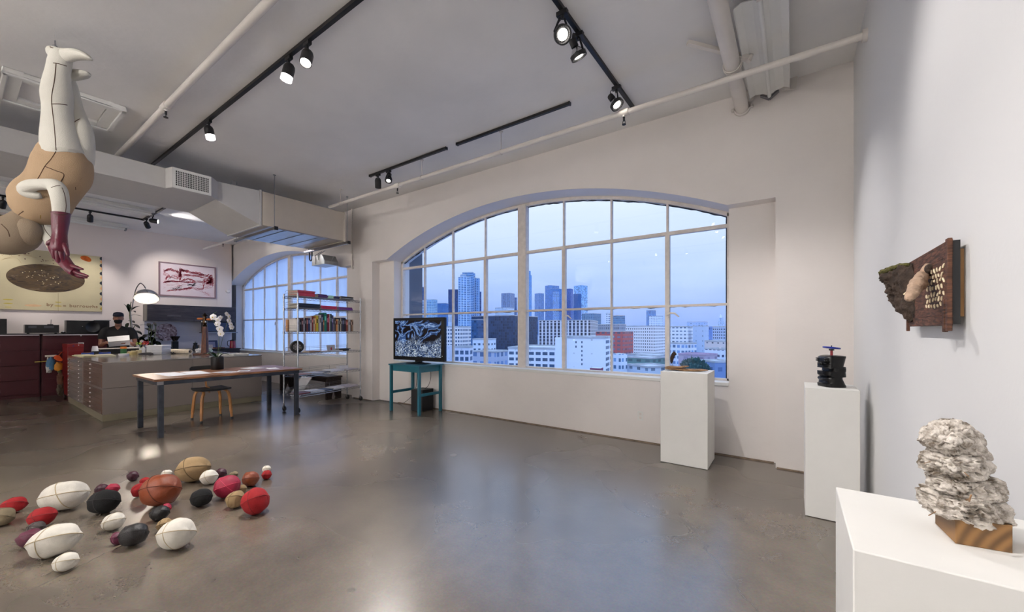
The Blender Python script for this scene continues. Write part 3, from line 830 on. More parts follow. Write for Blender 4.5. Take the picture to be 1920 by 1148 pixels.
# ================================================================== PEDESTALS
def pedestal(x0, x1, y0, y1, h, label):
    t = thing('pedestal', label, 'pedestal', ((x0 + x1) / 2, (y0 + y1) / 2, 0))
    a, b = (x1 - x0) / 2, (y1 - y0) / 2
    mk('plinth_body', MB().box(-a, -b, 0.004, a, b, h), m_white, t, bevel=0.0025)
    mk('base_pad', MB().box(-a + .01, -b + .01, 0, a - .01, b - .01, .004), m_black, t)
    return t
pedestal(-1.148, -.692, 4.372, 4.80, .962, 'white pedestal in front of the window sill carrying driftwood pieces')
pedestal(.078, .392, 3.725, 4.11, .967, 'white pedestal near the corner carrying the black clamped head')
pedestal(.098, .445, 1.035, 1.42, .965, 'nearest white pedestal at lower right carrying the stacked clay sculpture')

# driftwood sculpture
m_drift = wood('grey_brown_driftwood', srgb(96, 72, 50), srgb(168, 132, 96), 0.75, 14, (1, 6, 6), .5)
m_feather = M('dark_feather', srgb(46, 28, 20), .8, vary=.35, scale=50, stretch=(1, 1, 6))
t = thing('driftwood_sculpture', 'flat driftwood sculpture with a brown feather upright on a wire', 'sculpture', (-.93, 4.56, .9645))
def plank(L, W, H, seed, taper=.35, n=12):
    g = random.Random(seed); path = []
    for i in range(n + 1):
        u = i / n; e = min(1, (u + .04) * 5, (1.04 - u) * 4) ** .6
        path.append((-L / 2 + L * u, .012 * sin(u * 5 + seed), .003 * sin(u * 8), max(.003, (H / 2) * e * (0.8 + .3 * g.random())), max(.004, (W / 2) * e * (.85 + .25 * g.random()))))
    return MB().loft(path, 12, view=(0, 1, 0), power=.7)
mk('lower_plank', plank(.42, .11, .026, 3), m_drift, t, loc=(0, 0, .012), rot=(0, 0, .05))
mk('upper_plank', plank(.25, .08, .026, 8), m_drift, t, loc=(-.095, -.02, .036), rot=(0, -.09, -.04))
fp = [(-.145 + .0, -.01, .07, .004, .003), (-.148, -.01, .09, .014, .006), (-.143, -.01, .13, .020, .007), (-.132, -.01, .165, .020, .006), (-.112, -.01, .185, .024, .005), (-.105, -.01, .19, .012, .004)]
mk('feather', MB().loft(fp, 12, view=(0, 1, 0)), m_feather, t)
mk('wire_stem', MB().tube([(-.135, -.01, .035), (-.142, -.01, .075), (-.145, -.01, .10)], .0018, 6), m_steel, t)
t2_ = MB()

# black head in a screw clamp
m_gloss = M('glossy_black_clay', srgb(13, 13, 15), .28, vary=.2, scale=12, bump=.25, bscale=30, spec=.35)
m_red = M('red_threaded_rod', srgb(150, 24, 34), .35, vary=.1)
m_blue = M('blue_enamel', srgb(30, 48, 150), .3, vary=.08)
t = thing('clamped_head', 'glossy black carved head split by a gap with a blue handwheel on top', 'sculpture', (.243, 3.905, .9675), rz=radians(33))
k_ = .00415
def hp(levels, cx=1548, base=727, D=.078):
    path = []
    for y, xl, xr in levels:
        path.append((((xl + xr) / 2 - cx) * k_, 0, (base - y) * k_, (xr - xl) / 2 * k_, D * (1 if xr - xl > 24 else .85)))
    return path
lower = [(727, 1531.5, 1566), (724, 1531, 1566), (721.5, 1530.8, 1564), (720, 1533.5, 1563), (716, 1534, 1561), (713, 1531.5, 1559.5), (711, 1531.8, 1558.8), (708.8, 1534.5, 1559), (708.2, 1535, 1565.5), (705.5, 1531, 1565.8), (702, 1530.6, 1565.2), (699, 1530.6, 1565), (698.4, 1530.6, 1565)]
mid = [(698.4, 1540, 1565), (695, 1540, 1565), (692.4, 1540, 1565.3)]
upper = [(692.4, 1530.6, 1565.3), (691, 1530.6, 1565.5), (690, 1531.6, 1565.5), (689.3, 1530.8, 1560.8), (686.5, 1531.2, 1561.4), (684.5, 1530.4, 1562), (683.5, 1531.8, 1562.4), (680, 1531, 1563.4), (676, 1530.8, 1564.4), (672.5, 1532.5, 1565.6), (670.5, 1536, 1565), (669.4, 1542, 1558)]
for nm, lv in (('lower_jaw', lower), ('neck_core', mid), ('upper_head', upper)):
    mk(nm, MB().loft(hp(lv), 28, view=(0, 1, 0), power=.55, axis=(0, 0, 1)), m_gloss, t, smooth=.7)
fe = MB()
for s in (-1, 1):
    fe.ell((-.060, s * .045, (727 - 679) * k_), .022, .020, .008).ell((-.062, s * .045, (727 - 675.5) * k_), .02, .022, .006)
fe.ell((-.076, 0, (727 - 685) * k_), .012, .016, .012)
mk('face_relief', fe, m_gloss, t, smooth=.9)
mk('threaded_rod', MB().cyl((.002, 0, .235), (.002, 0, .285), .0085, n=12), m_red, t)
mk('nut', MB().cyl((.002, 0, .275), (.002, 0, .287), .017, n=6), m_black, t)
hwm = MB()
hwm.tube([(.002 + .05 * cos(a * pi / 12), .05 * sin(a * pi / 12), .296 - .006 * cos(a * pi / 12)) for a in range(24)], .0065, 8, closed=True)
for a in (0, pi / 2, pi, 3 * pi / 2): hwm.bar((.002, 0, .296), (.002 + .05 * cos(a), .05 * sin(a), .296 - .006 * cos(a)), .009, .006)
hwm.cyl((.002, 0, .289), (.002, 0, .303), .013, n=14)
mk('handwheel', hwm, m_blue, t)
mk('top_bolt', MB().cyl((.002, 0, .303), (.002, 0, .314), .004, n=8), m_black, t)

# stacked clay on a wooden wedge
def lump(c, r, seed, rot=None, amp=.20, n=5, fine=.05, taper=0.0, zp=.85):
    bm = bmesh.new(); bmesh.ops.create_icosphere(bm, subdivisions=n, radius=1.0)
    b = MB(); off = Vector((seed * 3.1, seed * 1.7, seed * 5.3)); vs = []
    k3 = Vector((1, r[1] / r[0], r[2] / r[0] * 1.1))
    for v in bm.verts:
        d0 = v.co.normalized(); d = Vector((d0.x * k3.x, d0.y * k3.y, d0.z * k3.z)) * (r[0] / .05)
        q = 1 + amp * noise.noise(d * 1.3 + off) + amp * .6 * noise.noise(d * 3.0 + off)
        vv = noise.voronoi(d * 2.6 + off + Vector(noise.noise_vector(d * 3 + off)) * .25)[0]
        crack = max(0, 1 - (vv[1] - vv[0]) / .09)
        v2 = noise.voronoi(d * 7 + off)[0]; crack2 = max(0, 1 - (v2[1] - v2[0]) / .12)
        q += fine * noise.fractal(d * 7 + off, .8, 2.1, 5) - .20 * crack - .08 * crack2
        d2 = Vector((math.copysign(abs(d0.x) ** .85, d0.x), math.copysign(abs(d0.y) ** .85, d0.y), math.copysign(abs(d0.z) ** zp, d0.z)))
        tp = 1 - taper * d0.z; p = Vector((d2.x * r[0] * tp, d2.y * r[1] * tp, d2.z * r[2])) * q
        if rot is not None: p = rot @ p
        vs.append(Vector(c) + p)
    fs = [tuple(v.index for v in f.verts) for f in bm.faces]; bm.free()
    return MB().add(vs, fs)
m_clay = bpy.data.materials.new('cracked_grey_clay'); m_clay.use_nodes = True
def _clay():
    nt = m_clay.node_tree; N = nt.nodes; L = nt.links; bs = N['Principled BSDF']; bs.inputs['Roughness'].default_value = .95; bs.inputs['Specular IOR Level'].default_value = .15
    tc = N.new('ShaderNodeTexCoord')
    a = N.new('ShaderNodeTexNoise'); a.inputs['Scale'].default_value = 34; a.inputs['Detail'].default_value = 8; a.inputs['Roughness'].default_value = .7
    L.new(tc.outputs['Object'], a.inputs['Vector'])
    cr = N.new('ShaderNodeValToRGB'); cr.color_ramp.elements[0].position = .36; cr.color_ramp.elements[0].color = srgb(104, 92, 78)
    cr.color_ramp.elements[1].position = .58; cr.color_ramp.elements[1].color = srgb(218, 211, 202)
    L.new(a.outputs['Fac'], cr.inputs[0]); L.new(cr.outputs[0], bs.inputs['Base Color'])
    b = N.new('ShaderNodeTexNoise'); b.inputs['Scale'].default_value = 180; b.inputs['Detail'].default_value = 8
    L.new(tc.outputs['Object'], b.inputs['Vector'])
    bp = N.new('ShaderNodeBump'); bp.inputs['Strength'].default_value = .6; bp.inputs['Distance'].default_value = .003
    L.new(b.outputs['Fac'], bp.inputs['Height']); L.new(bp.outputs[0], bs.inputs['Normal'])
_clay()
m_block = bpy.data.materials.new('endgrain_pine'); m_block.use_nodes = True
def _blk():
    nt = m_block.node_tree; N = nt.nodes; L = nt.links; bs = N['Principled BSDF']; bs.inputs['Roughness'].default_value = .6
    tc = N.new('ShaderNodeTexCoord'); mp = N.new('ShaderNodeMapping'); mp.inputs['Location'].default_value = (-.13, .0, .05); mp.inputs['Scale'].default_value = (1, .0, 1)
    wv = N.new('ShaderNodeTexWave'); wv.wave_type = 'RINGS'; wv.rings_direction = 'SPHERICAL'; wv.inputs['Scale'].default_value = 15; wv.inputs['Distortion'].default_value = 2.5; wv.inputs['Detail'].default_value = 3
    L.new(tc.outputs['Object'], mp.inputs[0]); L.new(mp.outputs[0], wv.inputs['Vector'])
    cr = N.new('ShaderNodeValToRGB'); cr.color_ramp.elements[0].color = srgb(104, 76, 46); cr.color_ramp.elements[1].color = srgb(150, 110, 66)
    L.new(wv.outputs['Fac'], cr.inputs[0]); L.new(cr.outputs[0], bs.inputs['Base Color'])
    bp = N.new('ShaderNodeBump'); bp.inputs['Strength'].default_value = .15; bp.inputs['Distance'].default_value = .003
    L.new(wv.outputs['Fac'], bp.inputs['Height']); L.new(bp.outputs[0], bs.inputs['Normal'])
_blk()
cc = Vector((.306, 1.235, .965))
t = thing('clay_stack_sculpture', 'stack of cracked grey clay lumps on a small wooden block', 'sculpture', cc)
Bk = [((.271, 1.182), .053), ((.350, 1.194), .053), ((.372, 1.27), .042), ((.335, 1.30), .035), ((.262, 1.28), .024)]
vb = [(p[0] - cc.x, p[1] - cc.y, 0.0) for p, h in Bk] + [(p[0] - cc.x, p[1] - cc.y, h) for p, h in Bk]
mk('wood_block', MB().add(vb, [(4, 3, 2, 1, 0), (5, 6, 7, 8, 9), (0, 1, 6, 5), (1, 2, 7, 6), (2, 3, 8, 7), (3, 4, 9, 8), (4, 0, 5, 9)]), m_block, t, smooth=None, bevel=.0012)
def P_(px, py, d): return at(px, py, d) - cc
Rv = Matrix.Rotation(radians(YAW), 3, 'Z')
for (px, py, d, rx, ry, rz_, sd, tl) in ((1806, 949, .842, .073, .060, .034, 1, .09), (1807, 907, .842, .060, .052, .029, 2, .05), (1791, 869, .842, .056, .048, .031, 5, .07), (1785, 821, .842, .044, .042, .040, 4, .14)):
    mk('clay_lump', lump(P_(px, py, d), (rx, ry, rz_), sd, Rv @ Matrix.Rotation(tl, 3, 'Y'), fine=.035, taper=.28 if sd == 4 else .04), m_clay, t, smooth=1.2)
mk('clay_lump', lump(P_(1829, 853, .855), (.021, .022, .016), 9, Rv, n=4), m_clay, t, smooth=1.2)
for (p0, p1, r) in (((1741, 967, .83), (1758, 958, .83), .0009), ((1733, 869, .83), (1744, 866, .83), .0007), ((1808, 886, .79), (1817, 894, .78), .0008), ((1811, 938, .775), (1819, 936, .775), .0016), ((1821, 928, .775), (1817, 941, .77), .0013)):
    mk('straw', MB().cyl(P_(*p0), P_(*p1), r, n=6), m_drift, t)

# ================================================================== WALL RELIEF
m_plank = wood('weathered_red_brown_boards', srgb(52, 34, 27), srgb(112, 74, 56), .8, 9, (2, 2, 14), .5)
m_bark = M('dark_bark', srgb(60, 47, 38), .9, vary=.5, scale=30, bump=1.0, bscale=60)
m_moss = M('green_moss', srgb(92, 88, 40), .95, vary=.4, scale=60, bump=1.0, bscale=120)
m_root = M('pale_root_wood', srgb(172, 146, 124), .8, vary=.25, scale=40, bump=.6, bscale=80)
m_chip = M('cream_chips', srgb(222, 206, 174), .7, vary=.12, scale=60)
m_ply = M('raw_plywood', srgb(176, 136, 88), .7, vary=.15, scale=10)
XP = .430; ya = 1.905; yb = 2.50; za = 1.415; zb = 1.70
t = thing('wall_relief_sculpture', 'weathered wooden relief with bark and a root snout hung on the right wall', 'sculpture', (XR, (ya + yb) / 2, (za + zb) / 2))
c0 = Vector((XR, (ya + yb) / 2, (za + zb) / 2))
def wp(x, y, z): return Vector((x, y, z)) - c0
def wbox(x0, y0, z0, x1, y1, z1):
    a = wp(x0, y0, z0); b = wp(x1, y1, z1); return MB().box(a.x, a.y, a.z, b.x, b.y, b.z)
mk('mount_box', wbox(.448, ya + .03, za + .03, XR - .0005, yb - .06, zb - .03), m_ply, t)
mk('dark_backing', wbox(.431, ya + .004, za + .005, .449, yb, zb - .004), m_black, t)
mk('panel_board', wbox(XP - .006, ya + .002, zb - .055, XP + .002, yb, zb), m_plank, t, bevel=.0015)
mk('panel_board', wbox(XP - .006, ya + .002, za, XP + .002, yb, za + .035), m_plank, t, bevel=.0015)
mk('panel_board', wbox(XP - .006, ya + .03, za + .035, XP + .001, yb, zb - .055), m_plank, t, bevel=.0015)
mk('edge_stile', wbox(XP - .012, ya - .003, za - .018, XP, ya + .022, zb + .004), m_plank, t, bevel=.002)
mk('edge_stile', wbox(XP - .012, ya + .036, za - .022, XP - .001, ya + .056, za + .09), m_plank, t, bevel=.002)
mk('peg', wbox(XP - .012, yb - .03, za - .02, XP - .002, yb - .012, za + .05), m_plank, t, bevel=.002)
mk('brass_tag', wbox(XP - .0075, ya + .008, zb - .032, XP - .0062, ya + .03, zb - .018), M('dull_brass', srgb(120, 110, 60), .5, vary=.1), t)
gc = random.Random(5)
chip_me = None
rows = [(zb - .082, 7), (zb - .105, 6), (zb - .125, 7), (zb - .148, 6), (zb - .172, 7), (zb - .192, 6), (zb - .210, 7)]
for r_, (z, n) in enumerate(rows):
    for i in range(n):
        y = ya + .055 + (i + .5 * (r_ % 2)) * .036 + gc.uniform(-.004, .004)
        if y > yb - .12: continue
        if chip_me is None:
            ch = mk('cream_chip', MB().loft([(0, 0, -.011, .002, .002), (0, .001, -.006, .0045, .003), (0, .002, 0, .005, .003), (0, 0, .007, .004, .003), (0, -.002, .011, .0015, .0015)], 8, view=(1, 0, 0)), m_chip, t, smooth=1.0)
            chip_me = ch.data
        else:
            ch = bpy.data.objects.new('cream_chip', chip_me); COL.objects.link(ch); ch.parent = t
        ch.location = wp(XP - .008, y, z + gc.uniform(-.004, .004)); ch.rotation_euler = (gc.uniform(-.7, .7), gc.uniform(-.2, .2), 0)
        s_ = gc.uniform(.5, .9); ch.scale = (1, s_, s_)
# bark slab that curls into the room at the far end
bpts = [(1645, 510), (1650, 518), (1660, 520), (1661, 534), (1665, 545), (1669, 547), (1672, 563), (1680, 574), (1687, 586), (1700, 592), (1706, 603), (1716, 600), (1722, 588), (1722, 560), (1716, 520), (1708, 497), (1698, 494), (1680, 501), (1664, 504), (1652, 509)]
def dep(px): return 1.93 + (1.68 - 1.93) * (px - 1645) / 75.0
outer = [at(x, y, dep(x)) - c0 for x, y in bpts]
cen = sum(outer, Vector()) / len(outer)
bk = MB(); rings = []
gb_ = random.Random(3)
N_ = len(outer)
for f, th_ in ((1.0, 0), (.86, -.012), (.62, -.02), (.35, -.012), (.12, -.02)):
    rings.append([cen + (p - cen) * f + Vector((th_ + gb_.uniform(-.012, .012) * (f < 1), gb_.uniform(-.006, .006), gb_.uniform(-.006, .006))) for p in outer])
vs = [p for r_ in rings for p in r_] + [cen + Vector((-.012, 0, 0))]
fs = []
for a in range(len(rings) - 1):
    for k in range(N_): fs.append((a * N_ + k, a * N_ + (k + 1) % N_, (a + 1) * N_ + (k + 1) % N_, (a + 1) * N_ + k))
for k in range(N_): fs.append(((len(rings) - 1) * N_ + k, (len(rings) - 1) * N_ + (k + 1) % N_, len(vs) - 1))
nb = len(vs)
vs += [p + Vector((.022, .01, 0)) for p in outer] + [cen + Vector((.022, .01, 0))]
for k in range(N_): fs.append((nb + (k + 1) % N_, nb + k, nb + N_)); fs.append((k, nb + k, nb + (k + 1) % N_, (k + 1) % N_))
bo = mk('bark_slab', MB().add(vs, fs), m_bark, t, smooth=1.0)
sm = bo.modifiers.new('subdivide', 'SUBSURF'); sm.levels = 2; sm.render_levels = 2; sm.subdivision_type = 'SIMPLE'
tx = bpy.data.textures.new('bark_ridges', 'CLOUDS'); tx.noise_scale = .02
dm = bo.modifiers.new('ridges', 'DISPLACE'); dm.texture = tx; dm.strength = .03; dm.mid_level = .5
mp_ = [tuple(at(x, y, dep(x)) - c0 + Vector((-.004, 0, 0))) for x, y in ((1650, 513), (1664, 508), (1680, 503), (1697, 497), (1708, 496))]
ms = mk('moss', MB().loft([p + (r, r * 1.4) for p, r in zip(mp_, (.006, .012, .013, .011, .005))], 14, view=(1, 1, 0)), m_moss, t, smooth=1.2)
sm = ms.modifiers.new('subdivide', 'SUBSURF'); sm.levels = 2; sm.render_levels = 2
dm = ms.modifiers.new('tufts', 'DISPLACE'); tx2 = bpy.data.textures.new('moss_tufts', 'CLOUDS'); tx2.noise_scale = .008; dm.texture = tx2; dm.strength = .012
cup = [(1729, 519, 1.34, 8), (1734, 512, 1.33, 9), (1740, 505, 1.32, 10), (1744, 500, 1.32, 9.5)]
mk('root_cup', MB().loft([tuple(at(x, y, d * 1.14) - c0) + (r * 1.14 * d / _f, r * 1.14 * d / _f * .8) for x, y, d, r in cup], 16, view=_F), m_root, t, smooth=.9)
rp = [(1735, 507, 1.36, 4), (1732, 512, 1.35, 8), (1728, 520, 1.32, 11), (1723, 530, 1.28, 14), (1716, 541, 1.24, 11), (1710, 551, 1.21, 9), (1706, 558, 1.19, 8.5), (1703.5, 562, 1.18, 5)]
rs_ = mk('root_snout', MB().loft([tuple(at(x, y, d * 1.14) - c0) + (r * 1.14 * d / _f, r * 1.14 * d / _f * .9) for x, y, d, r in rp], 18, view=_F), m_root, t, smooth=1.2)
for o_ in (rs_,):
    q_ = o_.modifiers.new('subdivide', 'SUBSURF'); q_.levels = 2; q_.render_levels = 2
    txr = bpy.data.textures.new('root_bumps', 'CLOUDS'); txr.noise_scale = .03; q_ = o_.modifiers.new('bumps', 'DISPLACE'); q_.texture = txr; q_.strength = .016
kn = MB()
for (x, y, d, a, b) in ((1742.5, 504, 1.305, 7, 9), (1722, 534, 1.245, 5, 4)):
    d *= 1.14; kn.ell(at(x, y, d) - c0, a * d / _f, a * d / _f, b * d / _f, M=Rv, nu=14, nv=8)
mk('knot_hole', kn, m_bark, t, smooth=1.0)
mk('branch_stub', MB().loft([tuple(at(x, y, d * 1.14) - c0) + (r * d / _f, r * d / _f) for x, y, d, r in ((1706, 545, 1.24, 4), (1701, 549, 1.22, 3), (1695, 552, 1.21, 1.5))], 10, view=_F), m_chip, t, smooth=1.2)

# ================================================================== TV CORNER
m_teal = M('teal_paint', srgb(24, 98, 116), .45, vary=.08, scale=5, bump=.05)
t = thing('side_table', 'teal painted wooden table holding the television', 'table', (-5.345, 4.69, 0))
hx, hy, H = .355, .24, .815
mk('tabletop', MB().box(-hx - .035, -hy - .035, H - .022, hx + .035, hy + .035, H), m_teal, t, bevel=.003)
mk('apron', MB().box(-hx + .01, -hy + .01, H - .12, hx - .01, -hy + .03, H - .022).box(-hx + .01, hy - .03, H - .12, hx - .01, hy - .01, H - .022).box(-hx + .01, -hy + .01, H - .12, -hx + .03, hy - .01, H - .022).box(hx - .03, -hy + .01, H - .12, hx - .01, hy - .01, H - .022), m_teal, t)
for sx in (-1, 1):
    for sy in (-1, 1):
        mk('leg', MB().box(sx * hx - .022 , sy * hy - .022, 0, sx * hx + .022, sy * hy + .022, H - .022), m_teal, t, bevel=.003)
    mk('stretcher', MB().box(sx * hx - .012, -hy + .02, .30, sx * hx + .012, hy - .02, .345), m_teal, t, bevel=.002)
m_screen = bpy.data.materials.new('screen_image'); m_screen.use_nodes = True
def _scr():
    nt = m_screen.node_tree; N = nt.nodes; L = nt.links; bs = N['Principled BSDF']
    bs.inputs['Base Color'].default_value = (.004, .004, .005, 1); bs.inputs['Roughness'].default_value = .3; bs.inputs['Specular IOR Level'].default_value = .12
    tc = N.new('ShaderNodeTexCoord'); sp = N.new('ShaderNodeSeparateXYZ'); L.new(tc.outputs['Object'], sp.inputs[0])
    # x -.54..54, z 0..0.66
    # fine worm-like texture in the lower part
    n1 = N.new('ShaderNodeTexNoise'); n1.inputs['Scale'].default_value = 7; n1.inputs['Detail'].default_value = 2; n1.inputs['Distortion'].default_value = 1.0
    L.new(tc.outputs['Object'], n1.inputs['Vector'])
    v1 = N.new('ShaderNodeVectorMath'); v1.operation = 'MULTIPLY_ADD'; v1.inputs[1].default_value = (.35, .35, .35)
    L.new(n1.outputs['Color'], v1.inputs[0]); L.new(tc.outputs['Object'], v1.inputs[2])
    w1 = N.new('ShaderNodeTexNoise'); w1.inputs['Scale'].default_value = 17; w1.inputs['Detail'].default_value = 2.5; w1.inputs['Distortion'].default_value = 2.2
    L.new(v1.outputs[0], w1.inputs['Vector'])
    r1 = N.new('ShaderNodeValToRGB'); e = r1.color_ramp.elements; e[0].position = .44; e[0].color = (.003, .005, .012, 1); e[1].position = .64; e[1].color = (.85, .95, 1, 1)
    q = e.new(.53); q.color = (.07, .16, .42, 1)
    L.new(w1.outputs['Fac'], r1.inputs[0])
    # glowing ridge lines in the upper part
    n2 = N.new('ShaderNodeTexNoise'); n2.inputs['Scale'].default_value = 3.2; n2.inputs['Detail'].default_value = 5; n2.inputs['Distortion'].default_value = 1.4
    L.new(tc.outputs['Object'], n2.inputs['Vector'])
    ab = N.new('ShaderNodeMath'); ab.operation = 'SUBTRACT'; ab.inputs[1].default_value = .5; L.new(n2.outputs['Fac'], ab.inputs[0])
    ab2 = N.new('ShaderNodeMath'); ab2.operation = 'ABSOLUTE'; L.new(ab.outputs[0], ab2.inputs[0])
    r2 = N.new('ShaderNodeValToRGB'); e = r2.color_ramp.elements; e[0].position = 0; e[0].color = (.45, .65, 1, 1); e[1].position = .055; e[1].color = (.006, .003, .004, 1)
    q = e.new(.012); q.color = (.06, .15, .42, 1)
    L.new(ab2.outputs[0], r2.inputs[0])
    # blend by height with a noisy border, highest at the middle
    hz = N.new('ShaderNodeMath'); hz.operation = 'MULTIPLY_ADD'; hz.inputs[1].default_value = .45; hz.inputs[2].default_value = -.22
    n3 = N.new('ShaderNodeTexNoise'); n3.inputs['Scale'].default_value = 3.0; L.new(tc.outputs['Object'], n3.inputs['Vector']); L.new(n3.outputs['Fac'], hz.inputs[0])
    ad = N.new('ShaderNodeMath'); ad.operation = 'ADD'; L.new(sp.outputs['Z'], ad.inputs[0]); L.new(hz.outputs[0], ad.inputs[1])
    mr = N.new('ShaderNodeMapRange'); mr.inputs['From Min'].default_value = .34; mr.inputs['From Max'].default_value = .44; L.new(ad.outputs[0], mr.inputs['Value'])
    mx = N.new('ShaderNodeMix'); mx.data_type = 'RGBA'
    L.new(mr.outputs[0], mx.inputs['Factor']); L.new(r1.outputs[0], mx.inputs['A']); L.new(r2.outputs[0], mx.inputs['B'])
    L.new(mx.outputs['Result'], bs.inputs['Emission Color']); bs.inputs['Emission Strength'].default_value = .6
_scr()
m_tv = M('glossy_black_bezel', srgb(9, 9, 11), .3, vary=.05, spec=.3)
t = thing('television', 'large flat television showing a blue and white tangled image on the teal table', 'television', (-5.365, 4.765, .8155), rz=radians(5.8))
W2, z0, z1 = .592, .05, .80
mk('cabinet', MB().box(-W2, -.015, z0, W2, .045, z1).box(-W2 * .7, .045, z0 + .1, W2 * .7, .075, z1 - .12), m_tv, t, bevel=.006)
mk('screen', MB().box(-W2 + .052, -.0175, z0 + .065, W2 - .072, -.0155, z1 - .05), m_screen, t)
mk('power_light', MB().box(W2 - .05, -.0175, z0 + .09, W2 - .045, -.0155, z0 + .095), emis('tiny_white_led', (.8, .9, 1, 1), 2), t)
sb = MB().lathe([(0, 0), (.26, 0), (.265, .006), (.25, .014), (.08, .022), (.05, .03), (0, .03)], 40)
for i, v in enumerate(sb.v): sb.v[i] = (v[0], v[1] * .62, v[2])
mk('stand_base', sb, m_tv, t, smooth=.6)
mk('stand_neck', MB().box(-.07, -.01, .015, .07, .03, z0 + .03), m_tv, t, bevel=.003)
t = thing('subwoofer', 'black box speaker on the floor under the teal table', 'speaker', (-5.28, 4.80, 0), rz=radians(4))
mk('speaker_cabinet', MB().box(-.15, -.14, .01, .11, .14, .37), m_black, t, bevel=.004)
mk('foot', MB().box(-.14, -.13, 0, .10, .13, .01), m_blackp, t)
t = tag(mk('power_cord', MB().tube([Vector(p) for p in smooth_path([(-5.60, 4.95, .66), (-5.62, 4.95, .45), (-5.66, 4.93, .25), (-5.85, 4.9, .08), (-6.05, 4.92, .008), (-6.3, 4.95, .006), (-6.6, 4.93, .006), (-6.84, 4.80, .006), (-7.1, 4.76, .006), (-7.35, 4.79, .006)], 5)], .0045, 6), m_blackp, loc=(0, 0, 0)), 'thin black power cord running from under the teal table along the wall base', 'cord')
tag(mk('speaker_cable', MB().tube([Vector(p) for p in smooth_path([(-5.18, 4.88, .70), (-5.20, 4.90, .55), (-5.26, 4.90, .42), (-5.28, 4.84, .372)], 5)], .004, 6), m_blackp), 'black cable dropping from the television to the floor speaker', 'cord')
t = thing('wall_outlet', 'small white electrical outlet low on the wall under the window', 'outlet', (-1.561, YN, .321))
mk('cover_plate', MB().box(-.036, -.006, -.057, .036, 0, .057), m_white, t, bevel=.002)
mk('socket', MB().box(-.015, -.0075, .008, .015, -.006, .038).box(-.015, -.0075, -.038, .015, -.006, -.008), m_frame, t)
t = thing('wall_sensor', 'small round cream sensor on the office wall beside the far window', 'sensor', (XO, 4.70, 2.53))
mk('sensor_body', MB().lathe([(0, 0), (.055, 0), (.055, .02), (.04, .035), (0, .04)], 24, M=Matrix.Rotation(pi / 2, 3, 'Y')), m_frame, t, smooth=.6)

# ================================================================== WORK TABLE + CHAIR
m_oak = wood('walnut_table_top', srgb(86, 54, 34), srgb(148, 100, 66), .38, 5, (14, 1, 14), .05)
m_leg = M('raw_steel', srgb(60, 64, 72), .5, .6, vary=.25, scale=10)
t = thing('work_table', 'long walnut topped table on dark steel legs in front of the flat files', 'table', (-7.18, 2.46, 0))
mk('tabletop', MB().box(-.535, -.93, .735, .515, .95, .765), m_oak, t, bevel=.004)
ap = MB()
for sx in (-1, 1): ap.box(sx * .49 - .02, -.88, .685, sx * .49 + .02, .90, .735)
for y in (-.88, .88): ap.box(-.49, y - .02, .685, .49, y + .02, .735)
mk('steel_frame', ap, m_leg, t, bevel=.002)
for x, y in ((.47, -.86), (-.47, -.86), (-.47, .86), (.49, .86)):
    mk('leg', MB().box(x - .028, y - .028, 0, x + .028, y + .028, .685), m_leg, t, bevel=.003)
mk('corner_bracket', MB().box(.505, -.905, .69, .515, -.84, .733), m_steel, t)

m_bent = wood('golden_bentwood', srgb(150, 96, 44), srgb(190, 132, 70), .4, 8, (8, 8, 1), .04)
m_seatb = M('dark_upholstery', srgb(34, 36, 38), .6, vary=.1)
t = thing('bentwood_chair', 'golden bentwood chair with black seat tucked behind the long table', 'chair', (-7.48, 2.40, 0))
for sx, y, yt in ((1, -.19, -.15), (1, .21, .17), (-1, -.19, -.15), (-1, .19, .15)):
    pts = [(sx * .20, y, 0), (sx * .185, y * .97, .12), (sx * .165, y * .9, .34), (sx * .155, yt, .42), (sx * .11, yt * .9, .448), (sx * .0, yt * .8, .452)]
    mk('leg', MB().tube([Vector(p) for p in smooth_path(pts, 4)], [.018] * 4 + [.022] * 17, 4, flat=.9), m_bent, t, smooth=.4)
    mk('foot_cap', MB().cyl((sx * .202, y * 1.005, -.0), (sx * .2, y, .025), .02, n=10), m_black, t)
se = MB(); prof = []
nn = 14; vs = []
for iz, z in enumerate((.456, .482)):
    for i in range(nn + 1):
        for j in range(nn + 1):
            u = -1 + 2 * i / nn; v = -1 + 2 * j / nn
            x = u * .215 * sqrt(1 - v * v * .12); y = v * .215 * sqrt(1 - u * u * .12)
            vs.append((x, y, z + .010 * (u * u + v * v) - .006))
q = (nn + 1) ** 2; fs = []
for i in range(nn):
    for j in range(nn):
        a = i * (nn + 1) + j; fs += [(a, a + 1, a + nn + 2, a + nn + 1), (q + a, q + a + nn + 1, q + a + nn + 2, q + a + 1)]
for i in range(nn):
    for a, b in ((i, i + 1), (nn * (nn + 1) + i, nn * (nn + 1) + i + 1), (i * (nn + 1), (i + 1) * (nn + 1)), (i * (nn + 1) + nn, (i + 1) * (nn + 1) + nn)):
        fs.append((a, b, q + b, q + a))
mk('seat', MB().add(vs, fs), m_seatb, t, smooth=.6)
br = MB()
N0 = 16; vs = []
for th_ in (0, .014):
    for z in (.60, .64, .74, .80, .825):
        for i in range(N0 + 1):
            v = -1 + 2 * i / N0; wv = .215 if .62 < z < .81 else .19
            vs.append((-.235 - th_ + .05 * v * v - (z - .6) * .16 + .0, v * wv, z))
fs = []; rr = N0 + 1
for s_ in range(2):
    for r_ in range(4):
        for i in range(N0):
            a = s_ * 5 * rr + r_ * rr + i; fs.append((a, a + 1, a + rr + 1, a + rr))
for i in range(N0): fs += [(i, i + 1, 5 * rr + i + 1, 5 * rr + i), (4 * rr + i, 4 * rr + i + 1, 9 * rr + i + 1, 9 * rr + i)]
